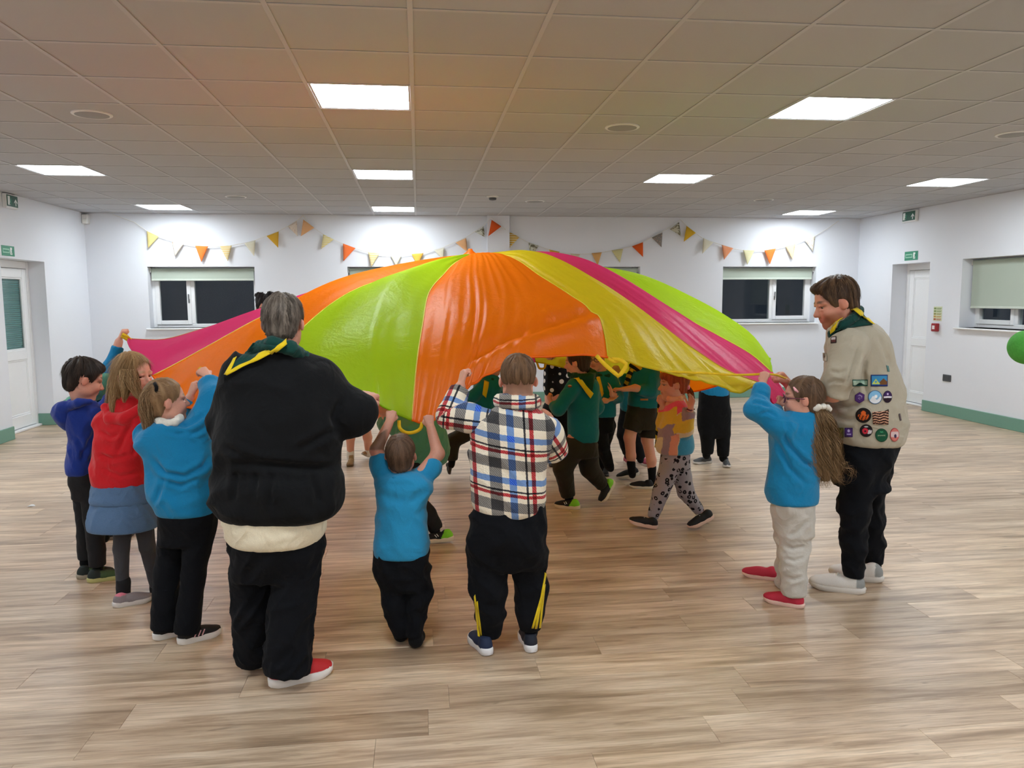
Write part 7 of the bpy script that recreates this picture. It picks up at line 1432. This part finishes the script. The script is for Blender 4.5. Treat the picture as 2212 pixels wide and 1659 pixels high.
# the loose lower part of the middle orange gore folds over above its hem
pq = project(ALL.reshape(-1, 3)).reshape(NA, NT_+1, 2); fx_ = np.interp(pq[..., 0], [990, 1020, 1100, 1200, 1295], [800, 782, 738, 706, 676]); sg = pq[..., 1]-fx_
own = (np.arange(NA) >= 5*NS)&(np.arange(NA) <= 11*NS); fade = np.clip((pq[..., 0]-985)/40, 0, 1)*np.clip((1306-pq[..., 0])/40, 0, 1)*own[:, None]
ALL = ALL+Nn*((.034*np.exp(-((sg-16)/17)**2)-.026*np.exp(-((sg+9)/13)**2))*fade)[..., None]
chute = tag(empty('parachute', (.45, 5.2, 0)), 'large play parachute of lime, orange, yellow and pink gores held up in a dome', 'parachute')
seams = [i for i, r in enumerate(RIBS) if r[0]]
M_seam = cloth('seam_tape', (214, 190, 60), .7)
chuteV, chuteF = [], []
for n_, i in enumerate(seams):
    j = seams[(n_+1) % len(seams)]; cols = [(k % NA) for k in range(i*NS, (j if j > i else j+NR)*NS+1)]; S = ALL[cols]; nc = len(cols); V = S[:, 1:].reshape(-1, 3); V = np.concatenate([A0[None]+np.zeros((1, 3)), V]); w_ = NT_
    Q = [(1+a*w_+b, 1+(a+1)*w_+b, 1+(a+1)*w_+b+1, 1+a*w_+b+1) for a in range(nc-1) for b in range(w_-1)]; Tt = [(0, 1+(a+1)*w_, 1+a*w_) for a in range(nc-1)]
    mesh_obj('gore', V, Q+Tt, NY[RIBS[i][0]], chute, smooth=True); chuteF += [tuple(x+len(chuteV) for x in f) for f in Q+Tt]; chuteV += [tuple(v) for v in V]
    # seam tape running from the crown to the rim, and the hem tape of this gore
    a = ALL[i*NS]+Nn[i*NS]*.0015; MB().tube(list(a[1:]), .0032, 5).build('seam_tape', cloth('seam_%s' % RIBS[i][0], {'lime': (214, 224, 60), 'orange': (226, 196, 90), 'yellow': (206, 196, 40), 'pink': (196, 120, 60)}[RIBS[i][0]], .7), chute, smooth=True)
    MB().tube([ALL[k, -1] for k in cols], .006, 6).build('hem', NY[RIBS[i][0]], chute, smooth=True)
mb = MB(); mb.lathe(A0+np.array([0, 0, -.01]), (0, 0, 1), [(0, .05), (.012, .045), (.03, .02), (.045, .012)], 16); auto_smooth(mb.build('crown_knot', NY['orange'], chute))
M_hand = cloth('yellow_webbing', (232, 190, 36), .75, 300, .1)
def strap(px, w_=.012, name='handle'):
    P = [at(*q) for q in px]; P = list(resample(P, 16)); mb = MB(); V = []; F = []
    for k, p_ in enumerate(P):
        t = P[min(k+1, 15)]-P[max(k-1, 0)]; u = np.cross(t, AF); u = u/np.linalg.norm(u); V += [p_-u*w_, p_+u*w_]
    F = [(2*k, 2*k+1, 2*k+3, 2*k+2) for k in range(15)]; o = mesh_obj(name, V, F, M_hand, chute, smooth=True); md = o.modifiers.new('thickness', 'SOLIDIFY'); md.thickness = .003; return o
strap([(862, 908, 3.62), (864, 925, 3.61), (876, 934, 3.60), (896, 933, 3.60), (908, 926, 3.61), (912, 912, 3.62)], .008)
strap([(1288, 768, 3.82), (1305, 786, 3.80), (1328, 806, 3.78), (1336, 812, 3.77), (1344, 804, 3.78), (1352, 786, 3.80), (1340, 778, 3.81), (1318, 776, 3.83)], .010)
strap([(1313, 774, 3.83), (1328, 782, 3.82), (1345, 776, 3.82)], .008)
strap([(1160, 783, 6.94), (1166, 796, 6.94), (1174, 796, 6.94), (1180, 780, 6.94)], .010)
strap([(282, 734, 5.02), (274, 727, 5.0), (264, 722, 5.0)], .010); strap([(286, 742, 5.02), (272, 732, 5.0), (262, 726, 5.0)], .008)
strap([(1430, 802, 3.84), (1520, 806, 3.85), (1600, 810, 3.86), (1652, 808, 3.85), (1700, 818, 4.05)], .006)
strap([(436, 812, 3.84), (438, 800, 3.84), (430, 794, 3.82)], .008)
